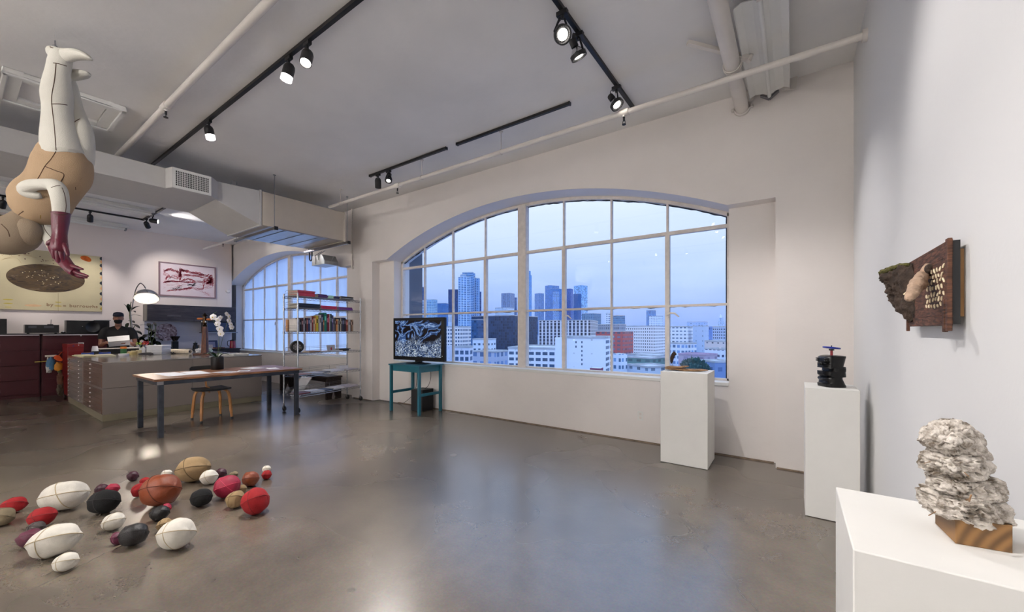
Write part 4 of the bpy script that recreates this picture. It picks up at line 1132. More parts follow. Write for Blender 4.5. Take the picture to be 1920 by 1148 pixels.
for r_ in range(4): fs += [(r_ * rr, (r_ + 1) * rr, 5 * rr + (r_ + 1) * rr, 5 * rr + r_ * rr), (r_ * rr + N0, (r_ + 1) * rr + N0, 5 * rr + (r_ + 1) * rr + N0, 5 * rr + r_ * rr + N0)]
mk('backrest', MB().add(vs, fs), m_seatb, t, smooth=.6)
mk('back_support', MB().tube([Vector(p) for p in smooth_path([(-.06, 0, .448), (-.17, 0, .46), (-.225, 0, .52), (-.24, 0, .62), (-.262, 0, .72)], 4)], .045, 4, flat=.22, up=(0, 1, 0)), m_bent, t, smooth=.4)

# papers on the table
m_paper = M('white_paper', srgb(226, 226, 230), .8, vary=.02)
m_print = M('printed_photo_paper', srgb(150, 150, 158), .5, vary=.6, scale=14)
def sheet(x, y, z, w, d, rz, label, mat=m_paper, name='paper_sheet', h=.0012, group='papers on the long table', img=None, cat='paper'):
    o = tag(mk(name, MB().box(-w / 2, -d / 2, 0, w / 2, d / 2, h), mat, loc=(x, y, z), rot=(0, 0, rz)), label, cat, group)
    if img: mk('printed_picture', MB().box(-w * .32, -d * .34, h, w * .32, d * .34, h + .0004), m_print, o)
    return o
TT = .7652
sheet(-7.28, 1.86, TT, .62, .26, .05, 'left of two large white sheets at the near end of the long table')
sheet(-7.25, 2.13, TT, .58, .25, -.05, 'right of two large white sheets at the near end of the long table')
sheet(-6.98, 2.42, TT, .30, .22, .3, 'printed sheet with a dark picture in front of the orchid pot', img=1)
sheet(-6.97, 2.66, TT, .22, .16, -.5, 'small tilted sheet right of the orchid pot', img=1)
sheet(-7.30, 2.92, TT, .30, .22, .2, 'pale sheet toward the far end of the long table', h=.006)
sheet(-7.02, 3.10, TT, .26, .15, -.2, 'smallest pale slip at the far end of the long table')

# orchid
m_petal = M('white_orchid_petals', srgb(238, 234, 236), .6, vary=.04, sheen=.2)
m_yel = M('yellow_orchid_lip', srgb(200, 180, 60), .6, vary=.2)
m_stem = M('green_stem', srgb(70, 84, 44), .6, vary=.2)
m_leafd = M('dark_green_leaf', srgb(34, 60, 32), .4, vary=.2, scale=10)
t = thing('potted_orchid', 'white orchid in a black cylinder pot on the long table', 'plant', (-7.60, 2.52, .765))
mk('pot', MB().lathe([(0, 0), (.085, 0), (.088, .006), (.088, .20), (.082, .205), (.078, .195), (.074, .16), (0, .16)], 32), m_blackp, t, smooth=.5)
def leaf(base, tip, w, sag, up=(0, 0, 1), n=8):
    base = Vector(base); tip = Vector(tip); d = tip - base; side = d.cross(Vector(up)).normalized(); vs = []; fs = []
    for i in range(n + 1):
        u = i / n; c = base + d * u + Vector((0, 0, sag * sin(pi * u))); ww = w * (sin(pi * min(1, u * .93 + .06)) ** .7)
        for s_ in (-1, -.5, 0, .5, 1): vs.append(c + side * (ww / 2 * s_) + Vector((0, 0, abs(s_) * ww * .12)))
    for i in range(n):
        for k in range(4):
            a = i * 5 + k; fs.append((a, a + 1, a + 6, a + 5))
    m0 = MB().add(vs, fs); nv = len(vs)
    m0.add([v - Vector((0, 0, .002)) for v in vs], [tuple(reversed(f)) for f in fs])
    return m0
for tp, sg in (((-.10, -.20, .24), .05), ((.06, -.16, .26), .05), ((.10, .14, .22), .05), ((-.12, .10, .25), .04)):
    mk('leaf', leaf((0, 0, .17), tp, .075, sg), m_leafd, t, smooth=1.2)
stem = smooth_path([(0, 0, .16), (.01, .01, .35), (.0, .02, .55), (-.02, -.02, .72), (-.05, -.06, .86), (-.02, 0, .93)], 5)
mk('flower_stem', MB().tube([Vector(p) for p in stem], .004, 6), m_stem, t)
stem2 = smooth_path([(0.0, .0, .16), (.01, .07, .50), (0.0, .14, .80), (-.02, .10, .93)], 5)
mk('flower_stem', MB().tube([Vector(p) for p in stem2], .0035, 6), m_stem, t)
def flower(r, seed):
    g = random.Random(seed); b = MB()
    for k in range(5):
        a = radians(90 + 72 * k + g.uniform(-5, 5)); wide = 1.25 if k in (1, 4) else .85
        L = r * (1.0 if k in (1, 4) else .95)
        vs = []; fs = []; n = 6
        for i in range(n + 1):
            u = i / n; ww = r * .5 * wide * sin(pi * min(1, u * .82 + .12)) ** .8
            for s_ in (-1, -.5, 0, .5, 1):
                x = L * u; y = s_ * ww; zz = -.18 * r * u * u + .06 * r * (1 - s_ * s_) + (.012 * r if k in (1, 4) else 0)
                vs.append((x * cos(a) - y * sin(a), x * sin(a) + y * cos(a), zz))
        for i in range(n):
            for q_ in range(4):
                c_ = i * 5 + q_; fs.append((c_, c_ + 1, c_ + 6, c_ + 5))
        b.add(vs, fs); b.add([(v[0], v[1], v[2] - .0012) for v in vs], [tuple(reversed(f)) for f in fs])
    return b
fl_me = None
fl_pos = [(-.045, -.055, .845, .056, -.3), (.02, -.005, .80, .045, .2), (-.02, .00, .735, .050, -.1), (.015, .02, .655, .052, .1), (.03, .03, .575, .050, 0), (-.01, .04, .60, .04, -.4),
          (-.01, .13, .90, .04, 1.2), (.0, .16, .86, .042, 1.2), (.0, .16, .79, .045, 1.1), (.01, .18, .73, .042, 1.1), (.02, .19, .68, .045, .9), (.035, .03, .84, .035, .8)]
for i, (x, y, z, r, yw) in enumerate(fl_pos):
    f_ = mk('blossom', flower(r, i), m_petal, t, smooth=1.2)
    f_.location = (x + .02, y, z); f_.rotation_euler = (radians(84), .1 * sin(i * 2), radians(YAW) + yw + .3)
    mk('blossom_lip', MB().ell((0, -r * .12, r * .12), r * .14, r * .2, r * .14, nu=8, nv=6), m_yel, f_, smooth=1.2)
# ================================================================== WIRE SHELF
SB = Vector((-6.80, 3.40, 0)); SRZ = radians(8.4); SL = 1.33; SD = .37
t = thing('wire_shelf', 'chrome wire shelving unit on casters holding books before the film covered window', 'shelf', SB, rz=SRZ)
SM = Matrix.Rotation(SRZ, 3, 'Z')
def S(lx, ly, z): return SB + SM @ Vector((lx, ly, 0)) + Vector((0, 0, z))
SZ = [1.975, 1.775, 1.37, 1.0, .625, .295]
m_wire = M('chrome_wire', srgb(170, 172, 178), .25, .9, vary=.05)
for lx in (0, -SD):
    for ly in (0, SL):
        p = mk('post', MB().cyl((lx, ly, .125), (lx, ly, 2.015), .0125, n=14).lathe([(.0145, 0), (.0145, .01), (0, .014)], 12, o=(lx, ly, 2.012)), m_wire, t)
        c = MB().cyl((lx, ly, .085), (lx, ly, .13), .012, n=10)
        c.bar((lx, ly, .10), (lx + .012, ly, .05), .034, .02)
        mk('caster_fork', c, m_steel, t)
        mk('caster_wheel', MB().lathe([(0, -.012), (.03, -.012), (.045, -.009), (.047, 0), (.045, .009), (.03, .012), (0, .012)], 20, o=(lx + .012, ly, .0475), M=Matrix.Rotation(pi / 2, 3, 'X')), m_blackp, t, smooth=.6)
for z in SZ:
    b = MB()
    for zz in (0, -.032):
        b.tube([(0, 0, z + zz), (0, SL, z + zz), (-SD, SL, z + zz), (-SD, 0, z + zz)], .0033, 6, closed=True)
    n = 34
    for lx in (0, -SD):
        b.tube([(lx, SL * i / n, z - (.032 if i % 2 else 0)) for i in range(n + 1)], .0024, 5)
    n = 10
    for ly in (0, SL):
        b.tube([(-SD * i / n, ly, z - (.032 if i % 2 else 0)) for i in range(n + 1)], .0024, 5)
    for i in range(1, 40): b.cyl((0, SL * i / 40, z + .003), (-SD, SL * i / 40, z + .003), .0016, n=5)
    for lx in (-SD * .33, -SD * .66): b.cyl((lx, 0, z - .003), (lx, SL, z - .003), .003, n=6)
    for lx in (0, -SD):
        for ly in (0, SL): b.cyl((lx, ly, z - .036), (lx, ly, z + .004), .018, n=12)
    mk('wire_deck', b, m_wire, t)
def rail(z, full):
    b = MB()
    for h in (.035, .075, .10):
        if full: b.tube([(-SD + .01, .03, z + h), (-SD + .01, SL - .03, z + h)], .0026, 6)
    if full:
        for ly in (.03, SL * .36, SL * .68, SL - .03): b.cyl((-SD + .01, ly, z), (-SD + .01, ly, z + .10), .0026, n=6)
    b.tube([Vector(p) for p in smooth_path([(-SD + .02, .012, z + .02), (-SD + .02, .012, z + .075), (-SD + .06, .012, z + .10), (-.06, .012, z + .10), (-.02, .012, z + .075), (-.02, .012, z + .03), (-.06, .012, z + .02), (-SD + .06, .012, z + .02), (-SD + .02, .012, z + .03)], 4)], .0026, 6)
    b.cyl((-SD + .02, .012, z + .058), (-.02, .012, z + .058), .0026, n=6)
    mk('guard_rail', b, m_wire, t)
for i, z in enumerate(SZ): rail(z, i >= 3)

_mc = {}
def colmat(kind, rgb, rough=.6):
    k = (kind, rgb)
    if k not in _mc: _mc[k] = M('%s_%d' % (kind, len(_mc)), srgb(*rgb), rough, vary=.1, scale=20)
    return _mc[k]
m_pages = M('page_edges', srgb(206, 198, 182), .9, vary=.12, scale=90)
def book_up(ly, w, h, d, rgb, label, group='books standing on the third shelf', z=SZ[2] + .0052, lx=-.07, tilt=0):
    o = S(lx, ly + w / 2, z)
    t = thing('book', label, 'book', o, rz=SRZ, group=group)
    t.rotation_euler[0] = tilt
    cov = MB().box(0, -w / 2, 0, -.004, w / 2, h).box(-.004, -w / 2, 0, -d, -w / 2 + .0022, h).box(-.004, w / 2 - .0022, 0, -d, w / 2, h)
    mk('cover', cov, colmat('book_cloth', rgb), t)
    mk('pages', MB().box(-.004, -w / 2 + .0023, .003, -d + .004, w / 2 - .0023, h - .003), m_pages, t)
    g = random.Random(int(ly * 1000))
    if w > .016:
        lr = tuple(min(255, c + 90) if sum(rgb) < 380 else max(0, c - 110) for c in rgb)
        mk('spine_label', MB().box(.0004, -w * .32, h * g.uniform(.5, .6), 0, w * .32, h * g.uniform(.75, .88)), colmat('spine_print', lr), t)
    return t
BK = [(.045, .215, (205, 200, 196), 'white box file'), (.036, .21, (22, 22, 26), 'black'), (.034, .235, (84, 44, 40), 'reddish brown'), (.022, .245, (188, 182, 190), 'pale grey'), (.030, .235, (20, 20, 22), 'jet black'), (.032, .24, (104, 44, 38), 'brick'), (.036, .235, (34, 44, 84), 'navy'), (.026, .27, (206, 196, 190), 'off white'), (.034, .275, (132, 44, 34), 'red brown'), (.022, .235, (206, 196, 160), 'cream'), (.026, .27, (204, 120, 44), 'orange'), (.042, .285, (214, 190, 40), 'yellow'), (.018, .285, (120, 120, 124), 'grey'), (.034, .30, (214, 206, 200), 'tall white'), (.040, .315, (48, 54, 76), 'slate navy'), (.020, .21, (156, 96, 54), 'short tan'), (.046, .345, (20, 124, 98), 'tall green'), (.034, .325, (96, 28, 44), 'maroon'), (.020, .32, (160, 32, 40), 'thin red'), (.016, .32, (204, 200, 196), 'thin white'), (.030, .33, (30, 54, 50), 'dark green'), (.034, .305, (70, 66, 104), 'muted purple'), (.024, .26, (130, 124, 128), 'stone grey'), (.026, .26, (40, 38, 44), 'charcoal'), (.036, .23, (208, 132, 60), 'light orange'), (.020, .235, (214, 204, 176), 'pale cream'), (.030, .26, (24, 24, 26), 'glossy black'), (.024, .25, (188, 178, 150), 'beige'), (.030, .26, (62, 60, 66), 'dark grey'), (.034, .265, (30, 36, 66), 'midnight blue'), (.036, .262, (26, 22, 24), 'soot black'), (.018, .235, (110, 24, 30), 'crimson'), (.022, .23, (168, 98, 62), 'rust'), (.018, .23, (92, 66, 54), 'brown'), (.028, .235, (218, 216, 214), 'bright white'), (.022, .225, (146, 142, 140), 'mid grey'), (.028, .23, (120, 84, 62), 'chestnut'), (.030, .23, (166, 136, 108), 'sand')]
tot = sum(b[0] for b in BK); y = .03
ADJ = {}
for i, (w, h, c, nm) in enumerate(BK):
    w2 = w * (1.19 / tot)
    prev = BK[i - 1][3] if i else None; nx = BK[i + 1][3] if i + 1 < len(BK) else None
    if prev and nx: lab = '%s book between the %s and %s books on the third shelf' % (nm, prev, nx)
    elif nx: lab = 'white box file at the left end of the third shelf book row'
    else: lab = 'sand coloured book at the right end of the third shelf book row'
    book_up(y, w2 - .001, h * .98, .16 if i else .2, c, lab); y += w2
book_up(-.0, .05, .20, .22, (178, 132, 90), 'tan cardboard file behind the white box file on the third shelf', lx=-.285 + .0, z=SZ[2] + .0052) if False else None
t = thing('magazine_file', 'tan cardboard magazine file behind the left post of the shelving unit', 'magazine file', S(-.29, .045, SZ[2] + .0052), rz=SRZ)
mk('cardboard_box', MB().box(0, -.03, 0, -.06, .22, .205), colmat('cardboard', (186, 138, 94)), t, bevel=.002)

def book_flat(lx, ly, z, L, D, h, rgb, label, group, rz=0.0, rough=.5):
    """lying book, spine toward the room"""
    o = S(lx, ly, z); t = thing('book', label, 'book', o, rz=SRZ + rz, group=group)
    mk('cover', MB().box(0, -L / 2, 0, -.003, L / 2, h).box(0, -L / 2, h - .002, -D, L / 2, h).box(0, -L / 2, 0, -D, L / 2, .002), colmat('book_cloth', rgb, rough), t)
    mk('pages', MB().box(-.0032, -L / 2 + .003, .0021, -D + .003, L / 2 - .003, h - .0021), m_pages, t)
    return t
def pile(ly, z, L, D, items, group, lx=-.05):
    g = random.Random(int(ly * 100 + z * 10)); zz = z + .0052
    for h, rgb, lab in items:
        book_flat(lx + g.uniform(-.008, .008), ly + g.uniform(-.006, .006), zz, L * g.uniform(.94, 1), D, h, rgb, lab, group); zz += h + .0004
RED = (196, 44, 66)
pile(.20, SZ[0], .34, .26, [(.026, RED, 'lowest red book of the left pile on the top shelf'), (.026, (208, 60, 84), 'second red book from the bottom of the left pile on the top shelf'), (.024, RED, 'third red book from the bottom of the left pile on the top shelf'), (.024, (214, 84, 96), 'topmost pinkish red book of the left pile on the top shelf')], 'piled books on the top shelf')
pile(.52, SZ[0], .20, .26, [(.022, (92, 52, 112), 'lowest purple book in the middle of the top shelf'), (.022, (112, 60, 130), 'middle purple book in the middle of the top shelf'), (.018, (84, 48, 104), 'topmost purple book in the middle of the top shelf')], 'piled books on the top shelf')
pile(.69, SZ[0], .11, .2, [(.030, (176, 226, 190), 'lower mint green book right of the purple pile on the top shelf'), (.024, (186, 232, 198), 'upper mint green book right of the purple pile on the top shelf')], 'piled books on the top shelf')
pile(.82, SZ[0], .12, .2, [(.026, (52, 48, 88), 'lower navy book right of the mint books on the top shelf'), (.022, (60, 52, 96), 'upper navy book right of the mint books on the top shelf')], 'piled books on the top shelf')
pile(1.06, SZ[0], .30, .22, [(.017, (30, 30, 32), 'lowest black book of the right pile on the top shelf'), (.015, (200, 200, 204), 'white book second from the bottom of the right pile on the top shelf'), (.016, (34, 34, 38), 'black book third from the bottom of the right pile on the top shelf'), (.012, (70, 66, 52), 'topmost olive book of the right pile on the top shelf')], 'piled books on the top shelf')
pile(.26, SZ[1], .42, .26, [(.020, (38, 44, 62), 'lowest dark navy book of the left pile on the second shelf'), (.020, (32, 36, 50), 'dark navy book second from the bottom on the second shelf'), (.020, (44, 52, 70), 'dark navy book third from the bottom on the second shelf'), (.018, (30, 34, 44), 'topmost dark book of the left pile on the second shelf')], 'piled books on the second shelf')
pile(.66, SZ[1], .34, .26, [(.020, (214, 36, 84), 'lowest hot pink book on the second shelf'), (.020, (200, 30, 74), 'hot pink book second from the bottom on the second shelf'), (.020, (222, 48, 92), 'topmost hot pink book on the second shelf')], 'piled books on the second shelf')
pile(1.02, SZ[1], .33, .24, [(.018, (110, 52, 140), 'lowest violet book at the right of the second shelf'), (.018, (126, 62, 150), 'middle violet book at the right of the second shelf'), (.018, (134, 50, 120), 'topmost violet book at the right of the second shelf')], 'piled books on the second shelf')
# fourth shelf
t = thing('black_wheel', 'round black wheel standing at the left of the fourth shelf', 'wheel', S(-.10, .055, SZ[3] + .005), rz=SRZ + radians(55))
Mw = Matrix.Rotation(pi / 2, 3, 'X')
mk('tyre', MB().tube([(.083 * cos(a * pi / 16), 0, .108 + .083 * sin(a * pi / 16)) for a in range(32)], .024, 12, closed=True), m_blackp, t, smooth=1.2)
mk('hub', MB().lathe([(0, -.012), (.03, -.012), (.034, -.006), (.06, -.004), (.064, 0), (.06, .004), (.034, .006), (.03, .012), (0, .012)], 28, o=(0, 0, .108), M=Mw), m_steel, t, smooth=.5)
sp_ = MB()
for k in range(8): a = k * pi / 4; sp_.bar((.03 * cos(a), 0, .108 + .03 * sin(a)), (.07 * cos(a), 0, .108 + .07 * sin(a)), .012, .012, up=(0, 1, 0))
mk('spoke_ring', sp_, m_black, t)
def flat4(lst, group):
    for (lx, ly, z, L, D, h, rgb, rz, lab) in lst: book_flat(lx, ly, z + .0052, L, D, h, rgb, lab, group, rz)
flat4([(-.05, .36, SZ[3], .22, .2, .026, (166, 128, 96), .0, 'tan paperback lying right of the black wheel on the fourth shelf'),
       (-.04, .58, SZ[3], .18, .18, .013, (206, 196, 196), .1, 'thin pale booklet lying left of the red marked card'),
       (-.04, .82, SZ[3], .24, .2, .014, (226, 226, 230), -.05, 'thin white booklet lying in front of the red marked card'),
       (-.08, 1.02, SZ[3], .22, .2, .020, (52, 50, 60), .05, 'lower dark book lying at the right of the fourth shelf'),
       (-.08, 1.03, SZ[3] + .0205, .25, .2, .016, (30, 30, 34), -.08, 'upper dark book lying at the right of the fourth shelf'),
       (-.04, 1.20, SZ[3], .16, .18, .009, (214, 210, 216), .0, 'thin white booklet at the right end of the fourth shelf')], 'books lying on the lower shelves')
t = thing('art_card', 'small upright pale card with a red figure on the fourth shelf', 'card', S(-.12, .76, SZ[3] + .005), rz=SRZ)
mk('card', MB().add([(0, -.09, 0), (0, .09, 0), (-.025, .09, .115), (-.025, -.09, .115), (-.004, -.09, 0), (-.004, .09, 0), (-.029, .09, .115), (-.029, -.09, .115)], [(0, 1, 2, 3), (7, 6, 5, 4), (0, 4, 5, 1), (1, 5, 6, 2), (2, 6, 7, 3), (3, 7, 4, 0)]), colmat('card', (176, 170, 174)), t)
mk('red_figure', MB().add([(0.001 - z * .217, y, z) for y, z in ((-.012, .02), (.012, .02), (.02, .055), (.008, .08), (-.004, .062), (-.02, .07), (-.014, .045))], [tuple(range(7))]), colmat('red_ink', (170, 40, 46)), t)
mk('card_prop', MB().bar((-.02, 0, .06), (-.06, 0, 0), .02, .002), colmat('card', (176, 170, 174)), t)
pk = [(150, 110, 100), (196, 190, 200), (60, 66, 96), (214, 214, 220), (120, 60, 64), (178, 176, 190), (84, 84, 92), (206, 200, 206)]
def mags(z, spec, shelf):
    for i, (ly, L, D, h, rz, ci, lab) in enumerate(spec):
        book_flat(-.03, ly, z + .0052, L, D, h, pk[ci], lab, 'books lying on the lower shelves', rz)
mags(SZ[4], [(.16, .24, .26, .010, .05, 0, 'brownish magazine at the left end of the fifth shelf'), (.40, .22, .26, .012, -.06, 5, 'pale lilac magazine near the left of the fifth shelf'), (.60, .14, .2, .014, .1, 6, 'dark booklet in the middle of the fifth shelf'), (.82, .30, .27, .022, 0, 3, 'thick white magazine in the middle of the fifth shelf'), (1.16, .30, .27, .016, .02, 1, 'grey white magazine at the right of the fifth shelf')], 'fifth')
mags(SZ[5], [(.15, .22, .24, .018, .04, 4, 'dark red book at the left end of the bottom shelf'), (.40, .26, .26, .022, -.05, 3, 'white book near the left of the bottom shelf'), (.64, .18, .22, .016, .08, 2, 'navy booklet in the middle of the bottom shelf'), (.86, .24, .25, .024, 0, 7, 'pale book right of the navy booklet on the bottom shelf'), (1.14, .30, .25, .028, -.03, 1, 'lilac white book at the right end of the bottom shelf')], 'bottom')
t = thing('paper_box', 'small white box on the right of the fifth shelf', 'box', S(-.24, 1.10, SZ[4] + .0055), rz=SRZ)
mk('box_body', MB().box(-.05, -.10, 0, .05, .10, .065), m_paper, t, bevel=.002)
mk('lid', MB().box(-.053, -.103, .050, .053, .103, .072), m_paper, t, bevel=.002)

# bench and panels under the far window
m_dkw = wood('dark_stained_wood', srgb(34, 26, 24), srgb(62, 48, 44), .45, 5, (1, 8, 8), .05)
t = thing('wooden_bench', 'long low dark wooden bench with notched ends under the far window', 'bench', (-8.75, 4.62, 0))
mk('bench_seat', MB().box(-1.0, -.17, .41, 1.02, .17, .445), m_dkw, t, bevel=.004)
for x in (-.97, .96):
    poly = [(-.165, 0), (-.05, 0), (0, .17), (.05, 0), (.165, 0), (.165, .41), (-.165, .41)]
    mk('leg_panel', MB().prism(poly, .045, M=Matrix(((0, 0, 1), (1, 0, 0), (0, 1, 0))), o=(x - .02, 0, 0)), m_dkw, t, bevel=.002)
mk('long_rail', MB().box(-.95, -.015, .30, .94, .015, .41), m_dkw, t)
t = thing('leaning_board', 'pale board leaning against the dark bench behind the shelving unit', 'board', (-8.55, 4.36, 0), rz=radians(0))
mk('board', MB().add([(-.25, -.14, 0), (.15, -.14, 0), (.28, .06, .40), (-.12, .06, .40), (-.25, -.12, 0), (.15, -.12, 0), (.28, .08, .40), (-.12, .08, .40)], [(0, 1, 2, 3), (7, 6, 5, 4), (0, 4, 5, 1), (1, 5, 6, 2), (2, 6, 7, 3), (3, 7, 4, 0)]), m_paper, t, bevel=.002)
mk('edge_tape', MB().add([(-.25, -.142, .002), (-.23, -.142, .002), (-.10, .058, .40), (-.12, .058, .40)], [(0, 1, 2, 3)]), m_frame, t)

# ================================================================== FLAT FILES
m_ff = M('putty_grey_enamel', srgb(134, 124, 118), .22, vary=.015, spec=.5)
m_ffb = M('taupe_drawer_enamel', srgb(104, 80, 68), .25, vary=.03, spec=.5)
m_plinth = M('olive_plinth', srgb(128, 120, 98), .35, vary=.03)  # olive tone is a reflection on the plinth, put into its colour
def flat_file(x0, x1, y0, y1, face, label, cols, mat):
    t = thing('flat_file_cabinet', label, 'flat file cabinet', ((x0 + x1) / 2, (y0 + y1) / 2, 0), group='flat file cabinets of the island')
    a, b = (x1 - x0) / 2 - .002, (y1 - y0) / 2 - .002
    mk('plinth', MB().box(-a + .0, -b + .0, 0, a, b, .10), m_plinth, t)
    for k, (z0, z1) in enumerate(((.102, .498), (.502, .885))):
        mk('cabinet_case', MB().box(-a, -b, z0, a, b, z1), m_ff, t, bevel=.002)
        n = 5
        for i in range(n):
            dz = (z1 - z0 - .03) / n; za_ = z0 + .015 + i * dz
            yf = -b if face < 0 else b
            dr = mk('drawer', MB().box(-a + .012, yf - .010 if face < 0 else yf, za_ + .003, a - .012, yf if face < 0 else yf + .010, za_ + dz - .003), mat, t, bevel=.0015)
            for cx in cols:
                yy = yf + face * .010
                mk('handle', MB().lathe([(0, 0), (.045, 0), (.048, .006), (.036, .016), (0, .020)], 16, o=(cx, yy, za_ + dz * .5), M=Matrix.Rotation(pi / 2, 3, 'X') @ Matrix.Scale(.42, 3, Vector((0, 1, 0))) if face < 0 else Matrix.Rotation(-pi / 2, 3, 'X') @ Matrix.Scale(.42, 3, Vector((0, 1, 0)))), m_chrome, dr, smooth=.8)
    return t
flat_file(-10.03, -8.60, 1.365, 2.485, -1, 'front right flat file of the island with a taupe drawer face', (-.08,), m_ffb)
flat_file(-11.55, -10.03, 1.365, 2.485, -1, 'front left flat file of the island with two columns of drawer pulls', (-.62, .42), m_ff)
flat_file(-10.03, -8.60, 2.485, 3.595, 1, 'rear right flat file of the island beside the far window', (-.45, .45), m_ff)
flat_file(-11.55, -10.03, 2.485, 3.595, 1, 'rear left flat file of the island near the kitchen', (-.45, .45), m_ff)
m_top = M('polished_steel_top', srgb(160, 154, 146), .14, .55, vary=.03, spec=.6)
tag(mk('island_worktop', MB().box(-1.48, -1.12, 0, 1.48, 1.12, .02), m_top, loc=(-10.075, 2.48, .886), bevel=.003), 'glossy metal worktop lying across the flat file island', 'worktop')
WT = .9065

# items on the island
m_redm = M('red_tool_enamel', srgb(118, 10, 16), .35, vary=.06)
m_maroon = M('maroon_enamel', srgb(66, 12, 20), .45, vary=.04)
def itm(name, label, cat, x, y, z=WT, rz=0, group=None): return thing(name, label, cat, (x, y, z), rz, group)
t = itm('paper_stack', 'flat stack of cream papers at the left front of the island', 'papers', -10.95, 1.52, rz=.05)
mk('sheets', MB().box(-.35, -.12, 0, .35, .12, .010).box(-.3, -.10, .010, .36, .10, .020), colmat('cream_paper', (214, 206, 170)), t)
t = itm('paper_stack', 'second stack of pale papers behind the front papers on the island', 'papers', -10.62, 1.72, rz=-.05)
mk('sheets', MB().box(-.28, -.12, 0, .28, .12, .018).box(-.25, -.1, .018, .22, .1, .030), colmat('cream_paper', (206, 200, 178)), t)
for i, (x, y) in enumerate(((-11.36, 1.60), (-11.36, 1.84))):
    t = itm('tape_dispenser', 'blue tape roll %s of the red toolbox end of the island' % ('nearest the left end' if i == 0 else 'second from the left end'), 'tape', x, y, group=None)
    t['label'] = ('left blue tape roll lying at the far left of the island', 'right blue tape roll lying at the far left of the island')[i]
    mk('tape_roll', MB().lathe([(.045, 0), (.085, 0), (.087, .02), (.085, .045), (.045, .045), (.045, 0)], 28), colmat('blue_tape', (24, 62, 150)), t, smooth=.6)
    mk('tape_core', MB().lathe([(.04, .002), (.045, .002), (.045, .047), (.04, .047), (.04, .002)], 24), colmat('cardboard', (186, 138, 94)), t)
t = itm('paper_cups', 'white paper cups stacked upside down on the dark box beside the blue tape', 'cups', -11.485, 1.72)
mk('dark_box', MB().box(-.06, -.05, 0, .06, .05, .07), m_black, t)
mk('cup', MB().lathe([(.052, .07), (.040, .14), (0, .14)], 20).lathe([(.050, .10), (.038, .17), (0, .17)], 20), m_paper, t)
t = itm('glue_jar', 'green jar with an orange lid on the island', 'jar', -10.90, 2.03)
mk('jar_body', MB().lathe([(0, 0), (.045, 0), (.047, .01), (.047, .11), (.04, .12), (0, .12)], 20), colmat('green_label', (60, 120, 70)), t)
mk('lid', MB().lathe([(.048, .12), (.048, .155), (.045, .16), (0, .16)], 20), colmat('orange_lid', (214, 120, 40)), t)
t = itm('white_dish', 'low white round tin in front of the green jar', 'tin', -10.45, 1.95)
mk('tin_body', MB().lathe([(0, 0), (.075, 0), (.075, .022), (0, .022)], 24), m_paper, t)
mk('lid', MB().lathe([(.078, .022), (.078, .040), (0, .042)], 24), m_paper, t)
t = itm('tape_pile', 'pile of masking tape rolls and cream blocks in the middle of the island', 'tape rolls', -10.78, 2.15)
for k, (x, y, z, r, h, c) in enumerate(((0, 0, 0, .06, .05, (196, 178, 120)), (.02, .01, .05, .05, .03, (206, 186, 140)), (-.15, -.05, 0, .05, .05, (186, 168, 130)))):
    mk('tape_roll', MB().lathe([(r * .45, z), (r, z), (r, z + h), (r * .45, z + h), (r * .45, z)], 20, o=(x, y, 0)), colmat('tape', c), t)
mk('cream_block', MB().box(-.28, -.03, 0, -.20, .05, .06).box(-.10, .06, 0, -.02, .13, .09), colmat('cream_paper', (214, 206, 170)), t)
mk('upright_ring', MB().tube([(.05 + .07 * cos(a * pi / 12), .14, .08 + .07 * sin(a * pi / 12)) for a in range(24)], .008, 8, closed=True), m_paper, t)
t = itm('packing_tape_gun', 'dark grey hand tool lying in front of the tape rolls on the island', 'tool', -10.36, 2.24, rz=.7)
mk('tool_body', MB().loft([(-.12, 0, .02, .012, .012), (-.06, 0, .025, .022, .022), (.03, 0, .03, .026, .026), (.10, 0, .028, .03, .028), (.14, 0, .02, .012, .014)], 12, view=(0, 0, 1)), colmat('dark_grey', (58, 54, 60)), t, smooth=1)
t = itm('scissors_cup', 'white cup of scissors and pens with coloured handles on the island', 'cup', -11.12, 2.36)
mk('cup', MB().lathe([(0, 0), (.045, 0), (.05, .11), (.046, .11), (.042, .01), (0, .01)], 20), m_paper, t)
for k, (c, dx, dy, lz) in enumerate((((150, 200, 60), -.05, -.05, .21), ((220, 150, 50), -.02, .0, .20), ((190, 24, 44), .05, .03, .20), ((190, 24, 44), .03, .05, .23), ((40, 100, 110), .0, -.01, .17))):
    s_ = MB().bar((0, 0, .03), (dx * .7, dy * .7, lz - .05), .010, .004)
    for q in (-1, 1): s_.tube([(dx + .022 * q * 1.1 + .02 * cos(a * pi / 6), dy + .018 * q * 1.1 + .01 * cos(a * pi / 6), lz + .026 * sin(a * pi / 6)) for a in range(12)], .005, 6, closed=True)
    mk('scissors', s_, colmat('scissor_handle', c), t)
for k in range(3): mk('pen', MB().cyl((0, .0, .02), (-.02 + .03 * k, .03, .18), .004, n=6), colmat('pen', [(240, 240, 240), (20, 20, 20), (40, 90, 60)][k]), t)
t = itm('letter_tray', 'dark letter tray with papers behind the white paper stack', 'tray', -11.10, 2.62, rz=.6)
mk('tray', MB().box(-.18, -.12, .12, .18, .12, .128).box(-.18, -.12, 0, -.172, .12, .12).box(.172, -.12, 0, .18, .12, .12), m_black, t)
mk('papers', MB().box(-.17, -.11, .128, .17, .11, .145), m_paper, t)
for i, z in enumerate((0, .046, .092, .138)):
    o_ = tag(mk('paper_ream', MB().box(-.155, -.11, 0, .155, .11, .044), m_paper, loc=(-10.60, 2.50, WT + z), rot=(0, 0, .62 + .02 * (i % 2)), bevel=.003), ('lowest', 'second lowest', 'second highest', 'topmost')[i] + ' white ream in the paper stack on the island', 'paper ream', 'white reams stacked on the island')
